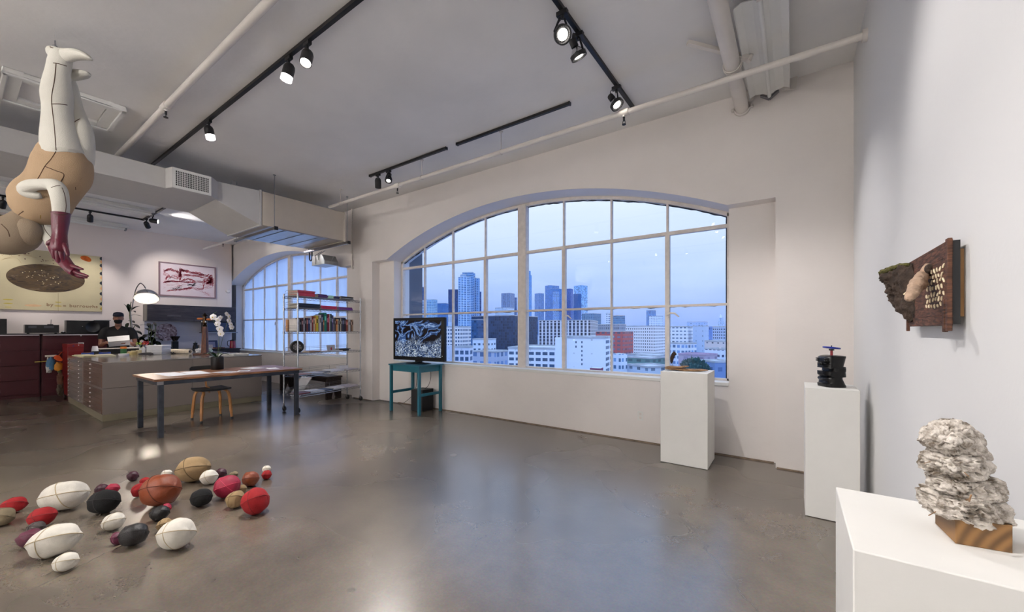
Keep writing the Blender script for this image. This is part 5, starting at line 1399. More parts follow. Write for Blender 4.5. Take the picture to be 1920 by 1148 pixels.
t = itm('canvas_roll', 'thick cream roll of paper lying on the island with its dark hollow end showing', 'paper roll', -10.42, 2.80, z=WT + .048, rz=radians(22) + pi / 2 * 0)
mk('paper_tube', MB().lathe([(.030, -.27), (.046, -.27), (.048, 0), (.046, .27), (.030, .27), (.030, .1), (.030, -.27)], 28, M=Matrix.Rotation(pi / 2, 3, 'Y')), colmat('cream_tube', (226, 212, 190)), t, smooth=.6)
mk('tube_core', MB().lathe([(0, .20), (.0295, .20), (.0295, .22), (0, .22)], 20, M=Matrix.Rotation(pi / 2, 3, 'Y')), m_blackp, t)
t = itm('cable_knot', 'small dark cable clip in front of the cream paper roll', 'clip', -10.46, 2.68)
mk('clip_loop', MB().tube([(.04 * cos(a * pi / 6), .02 * sin(a * pi / 6), .02 + .012 * sin(a * pi / 3)) for a in range(12)], .009, 6, closed=True), m_black, t)
mk('clip_tail', MB().cyl((.03, 0, .02), (.09, .03, .012), .008, n=6), m_black, t)
t = itm('crumpled_wrap', 'heap of crumpled white wrapping between the paper roll and the wooden post', 'wrapping', -9.95, 3.0)
def crump(c, r, sd):
    return lump(c, r, sd, None, amp=.35, n=3, fine=.2)
mk('crumpled_sheet', crump((0, 0, .068), (.09, .08, .05), 3), m_paper, t, smooth=.3)
mk('crumpled_sheet', crump((.12, .10, .074), (.07, .07, .055), 6), colmat('green_white', (206, 222, 206)), t, smooth=.3)
# wooden post sculpture with cross handles
m_walnut = wood('reddish_brown_wood', srgb(70, 36, 22), srgb(124, 68, 40), .35, 8, (6, 6, 1), .1)
t = itm('wooden_press', 'tall reddish wooden press with brass head and orange cross handles on the island', 'press', -9.62, 2.98, rz=radians(35))
mk('base_board', MB().box(-.17, -.10, 0, .17, .10, .028), m_walnut, t, bevel=.004)
mk('post', MB().loft([(0, 0, .028, .062, .05), (0, 0, .10, .056, .045), (0, 0, .30, .052, .04), (0, 0, .52, .044, .036), (0, 0, .56, .040, .034)], 8, view=(0, 1, 0), power=.5), m_walnut, t)
mk('brass_head', MB().lathe([(.035, .56), (.045, .58), (.03, .60), (.038, .63), (.042, .67), (.03, .70), (.038, .73), (.030, .77), (.055, .79), (.03, .81), (.01, .83), (0, .85)], 20), M('dark_brass', srgb(70, 52, 34), .25, .8, vary=.2), t, smooth=.7)
mk('cross_handle', MB().lathe([(.012, .03), (.018, .04), (.021, .09), (.019, .15), (0, .155)], 16, o=(0, 0, .705), M=Matrix.Rotation(pi / 2, 3, 'Y')), colmat('orange_wood', (206, 120, 60)), t, smooth=.7)
mk('cross_handle', MB().lathe([(.012, .03), (.018, .04), (.021, .09), (.019, .15), (0, .155)], 16, o=(0, 0, .72), M=Matrix.Rotation(-pi / 2, 3, 'Y')), colmat('orange_wood', (206, 120, 60)), t, smooth=.7)
for s in (-1, 1): mk('chrome_knob', MB().ell((s * .035, -.03, .655), .012, .012, .026, nu=12, nv=8), m_chrome, t)
t = itm('clear_tray', 'shallow clear plastic tray at the window end of the island', 'tray', -9.05, 3.3, rz=.2)
mk('tray', MB().box(-.2, -.14, 0, .2, .14, .006).box(-.2, -.14, 0, -.19, .14, .03).box(.19, -.14, 0, .2, .14, .03).box(-.2, .13, 0, .2, .14, .03).box(-.2, -.14, 0, .2, -.13, .03), m_white, t)

# ================================================================== RED CABINETS, TOOL CHEST
m_lip = M('pale_metal_lip', srgb(214, 206, 210), .35, vary=.03)
m_lab = M('white_label_holder', srgb(220, 216, 216), .5, vary=.02)
def lateral(y0, y1, label):
    t = thing('lateral_file_cabinet', label, 'filing cabinet', (-13.13, (y0 + y1) / 2, 0), group='maroon filing cabinets under the oval painting')
    b = (y1 - y0) / 2 - .006
    mk('cabinet_case', MB().box(-.24, -b, .0, .215, b, 1.305), m_maroon, t, bevel=.003)
    mk('top_lip', MB().box(.20, -b + .02, 1.284, .262, b - .02, 1.303), m_lip, t)
    for i in range(4):
        z0 = .065 + i * .304
        dr = mk('drawer', MB().box(.215, -b + .015, z0, .232, b - .015, z0 + .298), m_maroon, t, bevel=.003)
        mk('label_holder', MB().box(.232, -.045, z0 + .072, .238, .045, z0 + .145), m_lab, dr, bevel=.002)
        mk('finger_slot', MB().box(.2385, -.028, z0 + .083, .2395, .028, z0 + .125), m_black, dr)
    mk('lock', MB().cyl((.215, -.0, 1.272), (.236, 0, 1.272), .01, n=10), m_chrome, t)
lateral(-.01, 1.14, 'maroon four drawer filing cabinet cut by the left edge of the photo')
lateral(1.14, 2.29, 'maroon four drawer filing cabinet behind the red tool chest')
tag(mk('cabinet_top', MB().box(-.27, -1.16, 0, .25, 1.15, .018), m_black, loc=(-13.13, 1.14, 1.306), bevel=.002), 'black slab across the tops of the maroon filing cabinets', 'cabinet top')
CT = 1.325
t = thing('tool_chest', 'bright red upright tool chest between the maroon cabinets and the flat files', 'tool chest', (-12.05, 1.49, 0))
mk('chest_body', MB().box(-.29, -.11, .09, .29, .11, 1.115), m_redm, t, bevel=.004)
mk('chest_lid', MB().box(-.295, -.115, 1.05, .295, .115, 1.118), m_redm, t, bevel=.006)
for i in range(5): mk('drawer', MB().box(.29, -.10, .14 + i * .17, .30, .10, .30 + i * .17), m_redm, t, bevel=.002)
for x in (-.24, .24):
    for y in (-.08, .08): mk('caster', MB().lathe([(0, -.015), (.045, -.015), (.045, .015), (0, .015)], 16, o=(x, y, .045), M=Matrix.Rotation(pi / 2, 3, 'X')), m_blackp, t)
mk('brand_disc', MB().cyl((.296, -.03, 1.08), (.299, -.03, 1.08), .012, n=16), colmat('blue_badge', (40, 50, 110)), t)
mk('lock', MB().cyl((.296, .04, 1.095), (.302, .04, 1.095), .008, n=12), m_chrome, t)
mk('side_hook', MB().bar((-.1, -.11, .95), (-.1, -.19, .95), .10, .012), m_redm, t)
t = thing('cleaning_bundle', 'bundle of spray bottles, orange gloves and blue cloth hung on the red tool chest', 'cleaning supplies', (-11.98, 1.26, .62))
cols = {'w': (222, 214, 200), 'o': (214, 84, 30), 'b': (40, 96, 140), 'y': (214, 150, 30), 'g': (84, 90, 50), 'p': (190, 190, 186)}
mk('spray_bottle', MB().loft([(0, -.06, .0, .05, .04), (0, -.065, .10, .055, .045), (0, -.07, .18, .045, .035), (0, -.07, .22, .018, .016), (0, -.075, .26, .018, .016)], 16, view=(1, 0, 0)), colmat('spray', (60, 110, 150)), t, smooth=1)
mk('spray_trigger', MB().box(-.02, -.15, .25, .02, .0, .285).bar((0, -.11, .26), (0, -.12, .20), .012, .015), colmat('spray_head', cols['w']), t, bevel=.004)
mk('orange_glove', MB().loft([(.02, -.02, .27, .02, .015), (.03, .0, .24, .045, .02), (.03, .03, .20, .04, .02), (.03, .07, .17, .02, .015)], 12, view=(1, 0, 0)), colmat('glove', cols['o']), t, smooth=1)
mk('blue_cloth', lump((.0, -.09, .10), (.04, .05, .12), 3, None, .3, 3, .1), colmat('cloth', (70, 116, 150)), t, smooth=1)
mk('yellow_sponge', lump((.03, .02, .05), (.05, .06, .09), 7, None, .2, 3, .1), colmat('sponge', (190, 124, 30)), t, smooth=1)
mk('white_rag', lump((.0, -.10, .02), (.03, .04, .10), 11, None, .3, 3, .1), colmat('rag', cols['p']), t, smooth=1)
mk('olive_brush', MB().loft([(0, .03, -.02, .03, .02), (0, .045, -.08, .025, .02), (0, .05, -.16, .012, .01)], 10, view=(1, 0, 0)), colmat('brush', cols['g']), t, smooth=1)
mk('stick_handle', MB().cyl((0, -.28, .16), (0, -.04, .17), .009, n=8), colmat('stick', (176, 160, 70)), t)
mk('hanging_strap', MB().tube([(0, .0, .22), (-.05, .06, .31), (-.09, .08, .335)], .006, 6), colmat('strap', cols['o']), t)
t = thing('hanging_rags', 'dim bundle of rags low on the left side of the red tool chest', 'rags', (-11.9, 1.30, .10))
mk('rag', lump((0, .0, .32), (.05, .05, .12), 5, None, .3, 3, .1), colmat('rag2', (96, 60, 40)), t, smooth=1)
mk('rag', lump((0, .0, .12), (.05, .05, .12), 15, None, .3, 3, .1), colmat('rag3', (60, 50, 34)), t, smooth=1)
mk('handle', MB().cyl((.02, .03, .40), (.02, .04, .02), .008, n=8), m_black, t)

# things on the filing cabinets
def oncab(y): return (-13.05, y, CT)
m_spk = M('black_speaker_lacquer', srgb(16, 16, 18), .3, vary=.05)
t = thing('loudspeaker', 'dark loudspeaker at the left edge of the photo on the filing cabinets', 'speaker', oncab(.42))
mk('speaker_cabinet', MB().box(-.16, -.28, 0, .10, .28, .30), m_spk, t, bevel=.004)
mk('speaker_cone', MB().lathe([(.10, 0), (.105, .004), (.07, -.004), (.03, -.02), (0, -.014)], 28, o=(.102, -.12, .15), M=Matrix.Rotation(pi / 2, 3, 'Y')), m_black, t, smooth=1)
t = thing('av_receiver', 'low dark stereo receiver on the filing cabinets left of the big speaker', 'receiver', oncab(1.165))
mk('receiver_case', MB().box(-.16, -.235, .012, .10, .235, .185), m_spk, t, bevel=.003)
mk('display', MB().box(.1005, -.19, .115, .102, -.08, .16).box(.1005, .02, .115, .102, .16, .16), colmat('grey_display', (74, 74, 80)), t)
for y in (-.19, .19): mk('foot', MB().cyl((.06, y, 0), (.06, y, .012), .02, n=10), m_blackp, t)
mk('antenna', MB().box(-.06, .08, .185, .0, .16, .20).cyl((-.03, .13, .20), (-.03, .135, .30), .004, n=6), m_blackp, t)
t = thing('loudspeaker', 'large dark loudspeaker lying on its side with round woofer beside the person', 'speaker', oncab(1.84))
mk('speaker_cabinet', MB().box(-.16, -.335, 0, .10, .335, .285), m_spk, t, bevel=.004)
mk('speaker_cone', MB().lathe([(.118, 0), (.122, .006), (.112, .006), (.10, -.004), (.05, -.03), (.03, -.02), (0, -.012)], 32, o=(.1015, .065, .14), M=Matrix.Rotation(pi / 2, 3, 'Y')), m_black, t, smooth=1)
mk('dust_cap', MB().ell((.088, .065, .14), .012, .03, .03, nu=14, nv=8), m_steel, t)
mk('badge', MB().box(.1005, -.10, .15, .102, -.09, .16), m_lab, t)
t = thing('small_tray', 'thin silver tray on top of the loudspeaker beside the person', 'tray', (-13.05, 2.06, CT + .2855))
mk('tray', MB().box(-.10, -.14, 0, .08, .14, .006).box(.07, -.14, 0, .08, .14, .016), m_galv, t)
mk('tray_handle', MB().bar((.085, -.14, .012), (.085, .14, .012), .008, .008), m_steel, t)
t = thing('small_gadget', 'tiny black gadget with a white light between receiver and speaker', 'gadget', (-12.97, 1.46, CT))
mk('gadget_body', MB().ell((0, 0, .02), .03, .04, .02, nu=14, nv=8), m_blackp, t)
mk('white_dot', MB().ell((.025, 0, .04), .01, .014, .014, nu=10, nv=8), m_lab, t)

# ================================================================== OVAL PAINTING
m_canvas = M('cream_painted_canvas', srgb(192, 180, 146), .7, vary=.10, scale=1.6, bump=.1, bscale=80)
py0, py1, pz0, pz1 = -.25, 2.115, 1.83, 3.13
t = thing('oval_painting', 'large cream painting with a dark oval landscape above the filing cabinets', 'painting', (XO + .004, (py0 + py1) / 2, pz0))
pc = (py0 + py1) / 2; hw_ = (py1 - py0) / 2; ph = pz1 - pz0
mk('canvas', MB().box(0, -hw_, 0, .04, hw_, ph), m_canvas, t, bevel=.002)
def Y_(px, py):   # point on the canvas seen at this photo position
    v = onx(px, py, XO + .041); return Vector((.0412, v.y - pc, v.z - pz0))
m_oval = bpy.data.materials.new('dark_oval_landscape'); m_oval.use_nodes = True
def _ov():
    nt = m_oval.node_tree; N = nt.nodes; L = nt.links; bs = N['Principled BSDF']; bs.inputs['Roughness'].default_value = .5
    tc = N.new('ShaderNodeTexCoord'); mp = N.new('ShaderNodeMapping'); mp.inputs['Scale'].default_value = (1, 1.2, 4.2); mp.inputs['Rotation'].default_value = (.25, 0, 0)
    n1 = N.new('ShaderNodeTexNoise'); n1.inputs['Scale'].default_value = 2.4; n1.inputs['Detail'].default_value = 8; n1.inputs['Distortion'].default_value = 1.2
    L.new(tc.outputs['Object'], mp.inputs[0]); L.new(mp.outputs[0], n1.inputs['Vector'])
    cr = N.new('ShaderNodeValToRGB'); e = cr.color_ramp.elements; e[0].position = .30; e[0].color = srgb(26, 17, 14); e[1].position = .72; e[1].color = srgb(134, 114, 84)
    for p, c in ((.42, srgb(54, 38, 24)), (.5, srgb(84, 64, 34)), (.58, srgb(64, 47, 34))): q = e.new(p); q.color = c
    L.new(n1.outputs['Fac'], cr.inputs[0]); L.new(cr.outputs[0], bs.inputs['Base Color'])
_ov()
oc = Y_(86, 521); 
oy = (Y_(159, 531).y - Y_(11, 518).y) / 2; ozc = .205
ocy = (Y_(159, 531).y + Y_(11, 518).y) / 2; occ = (Y_(86, 496).z + Y_(86, 548).z) / 2; orz = (Y_(86, 496).z - Y_(86, 548).z) / 2
mk('oval_landscape', MB().prism([(oy * cos(a * pi / 32), orz * sin(a * pi / 32)) for a in range(64)], .002, M=Matrix(((0, 0, 1), (1, 0, 0), (0, 1, 0))), o=(.0402, ocy, occ)), m_oval, t)
sp = MB(); g = random.Random(4)
for k in range(34):
    a = g.uniform(0, 2 * pi); r = sqrt(g.random()) * .7; sp.ell((.0424, ocy - .15 * oy + oy * r * cos(a) * .8, occ + orz * r * sin(a) * .8), .001, .010 * g.uniform(.5, 1.2), .009 * g.uniform(.5, 1.2), nu=8, nv=4)
mk('pale_specks', sp, colmat('pale_speck', (206, 190, 150)), t)['kind'] = 'stuff'
sp = MB()
for k in range(40):
    u, v = g.choice([(12, 458), (40, 472), (95, 488)]); p = Y_(max(2, u + g.gauss(0, 14)), max(472 + .1 * u, v + g.gauss(0, 7))); sp.ell((.0405, p.y, p.z), .001, .011 * g.uniform(.4, 1.2), .010 * g.uniform(.4, 1.2), nu=8, nv=4)
mk('brown_specks', sp, colmat('brown_speck', (84, 50, 40)), t)['kind'] = 'stuff'
p = Y_(161, 486)
mk('amber_blob', MB().prism([(.085 * cos(a) + .012 * sin(2 * a), .060 * sin(a) - .012 * cos(a * 2) - .02 * cos(a)) for a in [k * pi / 12 for k in range(24)]], .003, M=Matrix(((0, 0, 1), (1, 0, 0), (0, 1, 0))), o=(.0402, p.y, p.z)), M('amber_glaze', srgb(178, 84, 26), .2, vary=.4, scale=14), t)
for k, (py, c) in enumerate(((485, 0), (491, 1), (498, 0), (504, 1), (513, 0), (521, 1), (531, 0), (541, 1), (551, 0), (561, 1), (570, 0), (579, 2))):
    p = Y_(187, py); r = .038 if c == 0 else .032
    pts = [(-r * sin(a), r * 1.05 * cos(a)) for a in [j * pi / 12 for j in range(13)]]
    o_ = mk('edge_dot', MB().prism(pts, .002, M=Matrix(((0, 0, 1), (1, 0, 0), (0, 1, 0))), o=(.0402, hw_ - .001, p.z)), colmat('edge_dot', [(30, 40, 52), (212, 158, 112), (176, 150, 60)][c]), t)
for (u, v, cc_, w_) in ((15, 562, (190, 170, 80), .05), (15, 569, (190, 170, 80), .045), (15, 576, (196, 180, 100), .035), (109, 567, (186, 166, 80), .035), (109, 574, (180, 156, 70), .04), (62, 573, (206, 168, 130), .085)):
    p = Y_(u, v); mk('pale_mark', MB().prism([(w_ * 1.4 * cos(a), w_ * .30 * sin(a)) for a in [k * pi / 10 for k in range(20)]], .0012, M=Matrix(((0, 0, 1), (1, 0, 0), (0, 1, 0))), o=(.0402, p.y, p.z)), colmat('pale_mark', cc_), t)
p0 = Y_(109, 550); p1 = Y_(109, 584)
mk('drawn_line', MB().tube([p0, p1], .0022, 5), colmat('pencil', (110, 100, 60)), t)
cv = MB()
for a_, b_, c_ in (((2, 488), (20, 482), (45, 478)), ((8, 486), (30, 484), (40, 494)), ((60, 480), (45, 478), (70, 484)), ((3, 480), (14, 474), (22, 480))):
    cv.tube([Vector(q) for q in smooth_path([Y_(*a_), Y_(*b_), Y_(*c_)], 6)], .002, 5)
mk('drawn_curves', cv, colmat('pencil2', (150, 120, 80)), t)
def text_obj(s, size, loc, parent, mat, name='lettering', shear=0.0, spacing=1.0):
    cu = bpy.data.curves.new('tmp_text', 'FONT'); cu.body = s; cu.size = size; cu.extrude = .0008; cu.shear = shear; cu.offset = .003; cu.space_character = spacing
    ob = bpy.data.objects.new('tmp_text', cu); COL.objects.link(ob)
    dg = bpy.context.evaluated_depsgraph_get(); me = bpy.data.meshes.new_from_object(ob.evaluated_get(dg))
    bpy.data.objects.remove(ob, do_unlink=True); bpy.data.curves.remove(cu)
    me.materials.clear(); me.materials.append(mat)
    o = bpy.data.objects.new(name, me); COL.objects.link(o); o.parent = parent; o.location = loc
    return o
m_ink = colmat('brown_ink', (140, 112, 84))
for s, u, v, sz in (('by', 87, 574, .095), ('m', 118, 575, .06), ('burroughs', 130, 576, .092)):
    p = Y_(u, v); o_ = text_obj(s, sz, (.0405, p.y, p.z), t, m_ink, spacing=1.18 if s != 'm' else 1); o_.rotation_euler = (pi / 2, 0, pi / 2)

# ================================================================== RED DRAWING IN FRAME
y0, y1 = onx(297, 490, XO).y, onx(404, 502, XO).y; z0, z1 = 2.29, 3.175
t = thing('framed_drawing', 'framed red ink landscape drawing above the dark wall cabinet', 'framed picture', (XO, (y0 + y1) / 2, z0))
hw_ = (y1 - y0) / 2; ph = z1 - z0
m_mauve = M('mauve_grey_frame', srgb(140, 112, 118), .45, vary=.04)
mk('frame', MB().box(0, -hw_, 0, .04, -hw_ + .03, ph).box(0, hw_ - .03, 0, .04, hw_, ph).box(0, -hw_ + .03, 0, .04, hw_ - .03, .03).box(0, -hw_ + .03, ph - .03, .04, hw_ - .03, ph), m_mauve, t)
mk('paper', MB().box(.0, -hw_ + .03, .03, .02, hw_ - .03, ph - .03), M('pinkish_paper', srgb(222, 206, 210), .8, vary=.01), t)
W_, H_ = hw_ * 2, ph
def Q(u, v): return Vector((.0205, -hw_ + W_ * u, H_ * v))
red = MB(); dk = MB(); g = random.Random(12)
def strokes(b, pts, n, spread, w, ln=.04, ang=None):
    for k in range(n):
        i = g.randrange(len(pts) - 1); f = g.random()
        u = pts[i][0] + (pts[i + 1][0] - pts[i][0]) * f; v = pts[i][1] + (pts[i + 1][1] - pts[i][1]) * f
        u += g.gauss(0, spread * .6); v += g.gauss(0, spread)
        a = ang if ang is not None else atan2(pts[i + 1][1] - pts[i][1], pts[i + 1][0] - pts[i][0]); a += g.gauss(0, .25)
        l = ln * g.uniform(.4, 1.3)
        u0, u1 = max(.07, u - l * cos(a)), min(.93, u + l * cos(a))
        v0, v1 = v - l * sin(a) * 1.3, v + l * sin(a) * 1.3
        b.ribbon([Q(u0, v0), Q((u0 + u1) / 2, (v0 + v1) / 2 + g.gauss(0, .006)), Q(u1, v1)], [w * .3, w * g.uniform(.4, .8), w * .3], (1, 0, 0), .0006)
strokes(red, [(.08, .74), (.18, .80), (.30, .76), (.36, .66)], 60, .022, .012)
strokes(red, [(.08, .62), (.36, .58), (.36, .72)], 50, .035, .012)
strokes(red, [(.35, .50), (.36, .82), (.42, .80)], 60, .018, .016)
strokes(red, [(.40, .80), (.55, .76), (.70, .74), (.80, .72)], 90, .018, .014)
strokes(red, [(.42, .68), (.60, .68), (.78, .66)], 70, .016, .010)
strokes(red, [(.78, .50), (.86, .62), (.92, .66), (.92, .50), (.84, .46)], 150, .05, .018)
strokes(red, [(.36, .48), (.50, .56), (.62, .50), (.78, .50)], 70, .015, .010)
strokes(red, [(.08, .40), (.20, .44), (.38, .46), (.60, .46)], 80, .012, .014)
strokes(red, [(.16, .62), (.10, .46)], 14, .02, .010)
strokes(red, [(.16, .16), (.30, .20), (.44, .25), (.56, .30)], 70, .014, .012)
strokes(red, [(.10, .30), (.40, .36)], 24, .03, .006)
strokes(red, [(.58, .28), (.74, .20), (.90, .12)], 36, .04, .006)
strokes(red, [(.70, .34), (.90, .36)], 26, .04, .006)
strokes(red, [(.62, .28), (.76, .28), (.78, .44)], 30, .01, .008)
strokes(dk, [(.24, .22), (.30, .24), (.38, .32)], 26, .02, .009)
strokes(dk, [(.50, .38), (.58, .38), (.62, .44)], 30, .014, .012)
strokes(dk, [(.14, .46), (.22, .60)], 8, .01, .006)
mk('red_ink_strokes', red, colmat('red_ink_wash', (176, 40, 60)), t)['kind'] = 'stuff'
mk('dark_ink_strokes', dk, colmat('dark_ink', (44, 36, 44)), t)['kind'] = 'stuff'

# ================================================================== KITCHEN CORNER
m_cab = wood('dark_grey_wood_laminate', srgb(42, 40, 48), srgb(66, 62, 68), .4, 4, (1, 1, 10), .04)
t = thing('wall_cabinet', 'long dark wood wall cabinet hung under the framed red drawing', 'cabinet', (XO, 2.85, 1.63))
mk('cabinet_case', MB().box(0, 0, 0, .33, 1.92, .415), M('cabinet_side_grey', srgb(120, 116, 112), .5, vary=.04), t, bevel=.002)
for i, (a, b) in enumerate(((.01, .96), (.965, 1.91))):
    d = mk('door', MB().box(.33, a, .0, .35, b, .412), m_cab, t, bevel=.002)
    mk('handle', MB().box(.352, a + .38, .13, .36, a + .66, .138), m_chrome, d)
t = thing('backsplash_panel', 'pale bluish panel on the wall below the dark wall cabinet', 'panel', (XO + .002, 2.88, .90))
mk('panel', MB().box(0, 0, 0, .008, 1.9, .72), M('bluish_white_panel', srgb(186, 186, 200), .4, vary=.02), t)
mk('tile_joint', MB().box(.008, 0, .36, .0085, 1.9, .363), m_lab, t)
t = thing('kitchen_counter', 'dark kitchen counter along the office wall under the wall cabinet', 'counter', (-13.08, 3.86, 0))
mk('base_cabinet', MB().box(-.3, -.99, .08, .26, .93, .86), m_cab, t, bevel=.002)
mk('countertop', MB().box(-.31, -1.0, .86, .30, .94, .89), m_blackp, t, bevel=.003)
mk('toe_kick', MB().box(-.3, -.97, 0, .2, .90, .08), m_black, t)
KC = .891
t = thing('microwave', 'dark blue fronted microwave on a shelf under the wall cabinet', 'microwave', (-13.2, 4.42, 1.34))
mk('oven_case', MB().box(-.18, -.36, 0, .14, .34, .28), m_blackp, t, bevel=.004)
mk('door', MB().box(.14, -.34, .02, .155, .18, .26), M('blue_grey_glass', srgb(44, 54, 84), .15, vary=.05), t, bevel=.002)
mk('shelf_bracket', MB().box(-.19, -.40, -.02, .16, .40, 0), m_steel, t)
t = thing('small_screen', 'small dark blue screen leaning at the back of the kitchen counter', 'screen', (-13.22, 4.23, KC))
mk('screen_body', MB().add([(0, -.16, 0), (0, .16, 0), (-.05, .16, .22), (-.05, -.16, .22), (.02, -.16, 0), (.02, .16, 0), (-.03, .16, .22), (-.03, -.16, .22)], [(3, 2, 1, 0), (4, 5, 6, 7), (0, 1, 5, 4), (1, 2, 6, 5), (2, 3, 7, 6), (3, 0, 4, 7)]), M('navy_plastic', srgb(36, 44, 84), .3, vary=.05), t)
mk('pale_display', MB().add([(.0215 - .0 , -.10, .03), (.0215, .10, .03), (-.012, .10, .18), (-.012, -.10, .18)], [(0, 1, 2, 3)]), colmat('pale_display', (140, 140, 170)), t)
t = thing('egg_carton_box', 'white patterned box on the kitchen counter behind the orchid', 'box', (-12.98, 4.02, KC))
mk('box_body', MB().box(-.09, -.15, 0, .09, .15, .11), M('patterned_card', srgb(190, 180, 178), .7, vary=.35, scale=60), t, bevel=.003)
mk('bow', MB().ell((0, 0, .125), .03, .04, .025, nu=12, nv=8), m_paper, t)
t = thing('electric_kettle', 'red kettle with a black lid at the right end of the kitchen counter', 'kettle', (-12.95, 4.66, KC))
mk('kettle_body', MB().lathe([(0, 0), (.075, 0), (.07, .10), (.062, .20), (0, .20)], 24), M('red_enamel', srgb(150, 24, 46), .25, vary=.05), t, smooth=.5)
mk('lid', MB().lathe([(.064, .20), (.066, .22), (.02, .235), (0, .24)], 24), m_blackp, t)
mk('handle', MB().tube([Vector(p) for p in smooth_path([(0, -.06, .20), (0, -.12, .19), (0, -.12, .08), (0, -.07, .05)], 4)], .01, 8), m_blackp, t)
t = thing('coffee_grinder', 'black coffee grinder with a flared hopper on the kitchen counter', 'grinder', (-12.9, 3.36, KC))
mk('grinder_body', MB().box(-.06, -.06, 0, .06, .06, .22), m_black, t, bevel=.008)
mk('hopper', MB().lathe([(.05, .22), (.05, .24), (.10, .33), (.105, .35), (.04, .35), (0, .352)], 20), M('smoky_plastic', srgb(40, 28, 24), .2, vary=.1), t, smooth=.5)
t = thing('coffee_pot', 'dark steel coffee pot between the wooden press and the patterned box', 'pot', (-12.95, 3.80, KC))
mk('pot_body', MB().lathe([(0, 0), (.06, 0), (.06, .06), (.04, .13), (.05, .16), (0, .17)], 18), m_blackp, t, smooth=.6)
mk('lid_knob', MB().lathe([(.012, .17), (.02, .19), (.012, .21), (0, .215)], 12), m_steel, t)
t = thing('wooden_tray', 'reddish wooden tray lying on the kitchen counter behind the orchid', 'tray', (-12.86, 3.98, KC))
t.location = (-12.90, 4.30, KC)
mk('tray_base', MB().box(-.08, -.12, 0, .08, .12, .012), m_walnut, t, bevel=.002)
mk('tray_rim', MB().box(-.085, -.125, 0, -.078, .125, .03).box(.078, -.125, 0, .085, .125, .03), m_walnut, t)
t = thing('speckled_plate', 'large speckled round plate hung on the wall left of the kitchen', 'plate', (XO + .024, 3.30, 1.345))
m_plate = bpy.data.materials.new('speckled_glaze'); m_plate.use_nodes = True
def _pl():
    nt = m_plate.node_tree; N = nt.nodes; L = nt.links; bs = N['Principled BSDF']; bs.inputs['Roughness'].default_value = .25
    tc = N.new('ShaderNodeTexCoord'); v = N.new('ShaderNodeTexVoronoi'); v.inputs['Scale'].default_value = 26
    L.new(tc.outputs['Object'], v.inputs['Vector'])
    hs = N.new('ShaderNodeMix'); hs.data_type = 'RGBA'; hs.inputs['A'].default_value = srgb(96, 70, 76); hs.inputs['B'].default_value = srgb(196, 180, 190)
    sx = N.new('ShaderNodeSeparateColor'); L.new(v.outputs['Color'], sx.inputs[0]); L.new(sx.outputs[0], hs.inputs['Factor']); L.new(hs.outputs['Result'], bs.inputs['Base Color'])
_pl()
mk('plate_dish', MB().lathe([(0, .0), (.14, .0), (.22, .03), (.225, .036), (.215, .04), (.14, .012), (0, .012)], 36, M=Matrix.Rotation(pi / 2, 3, 'Y')), m_plate, t, smooth=.8)
mk('plate_hanger', MB().box(-.012, -.03, -.03, 0, .03, .03), m_steel, t)
t = thing('small_figurine', 'tiny dark upright figurine behind the paper roll on the kitchen counter', 'figurine', (-12.95, 3.02, KC))
mk('figurine_body', MB().lathe([(0, 0), (.05, 0), (.045, .02), (.015, .035), (.02, .08), (.024, .12), (0, .14)], 14), m_steel, t, smooth=.8)
mk('figurine_base', MB().cyl((0, 0, -.0), (0, 0, .006), .052, n=16), m_black, t)

# ================================================================== ARC LAMP
t = thing('arc_floor_lamp', 'chrome arc floor lamp with a glowing dome shade over the island', 'lamp', (-12.20, 1.86 + .72, 0))
base = Vector((-12.20, 2.58, 0))
dome = Vector((-11.40, 2.49, 2.10)) - base
arc = [Vector((0, 0, .05)), Vector((0, 0, 1.5)), Vector((.03, .02, 1.9)), Vector((.14, .06, 2.25)), Vector((.34, .0, 2.46)), Vector((.56, -.04, 2.46)), Vector((.72, -.07, 2.34)), dome + Vector((-.02, 0, .155))]
arc = [Vector((0, 0, .05)), at(246, 600, 8.95) - base, at(248, 575, 8.9) - base, at(254, 545, 8.8) - base, at(262, 532, 8.72) - base, at(268, 534, 8.66) - base, at(273, 541, 8.6) - base]
mk('arc_stem', MB().tube([Vector(p) for p in smooth_path(arc, 6)], .010, 10), m_steel, t)
bs_ = MB().lathe([(0, 0), (.15, 0), (.15, .05), (.02, .052), (.016, .10), (0, .10)], 28)
mk('base_weight', bs_, m_black, t)
Qd = (Vector((.52, -.13, -.84)).normalized()).to_track_quat('-Z', 'Y').to_matrix()
dc = at(275, 560, 8.6) - base
R0 = .215
prof = [(R0 * sin(a), R0 * .92 * cos(a)) for a in [pi / 2 * k / 12 for k in range(13)]][::-1]
inner = [((R0 - .006) * sin(a), (R0 * .92 - .006) * cos(a)) for a in [pi / 2 * k / 12 for k in range(13)]]
mk('dome_shade', MB().lathe(prof + [(0, R0 * .92 - .0001)][:0] , 36, o=dc, M=Qd), m_chrome, t, smooth=1.0, recalc=False)
mk('dome_lining', MB().lathe(inner, 36, o=dc, M=Qd), m_white, t, smooth=1.0)
mk('neck_cap', MB().lathe([(.03, R0 * .9), (.03, R0 * .92 + .02), (.012, R0 * .92 + .04), (0, R0 * .92 + .045)], 16, o=dc, M=Qd), m_chrome, t)
mk('light_diffuser', MB().lathe([(0, .012), (R0 - .02, .014), (R0 - .02, .008), (0, .006)], 32, o=dc, M=Qd), emis('warm_diffuser', (1.0, .9, .8, 1), 9.0), t)
light(t, dc + Qd @ Vector((0, 0, -.02)), Qd @ Vector((0, 0, -1)), 60, 150, .6, (1, .88, .74), .12)

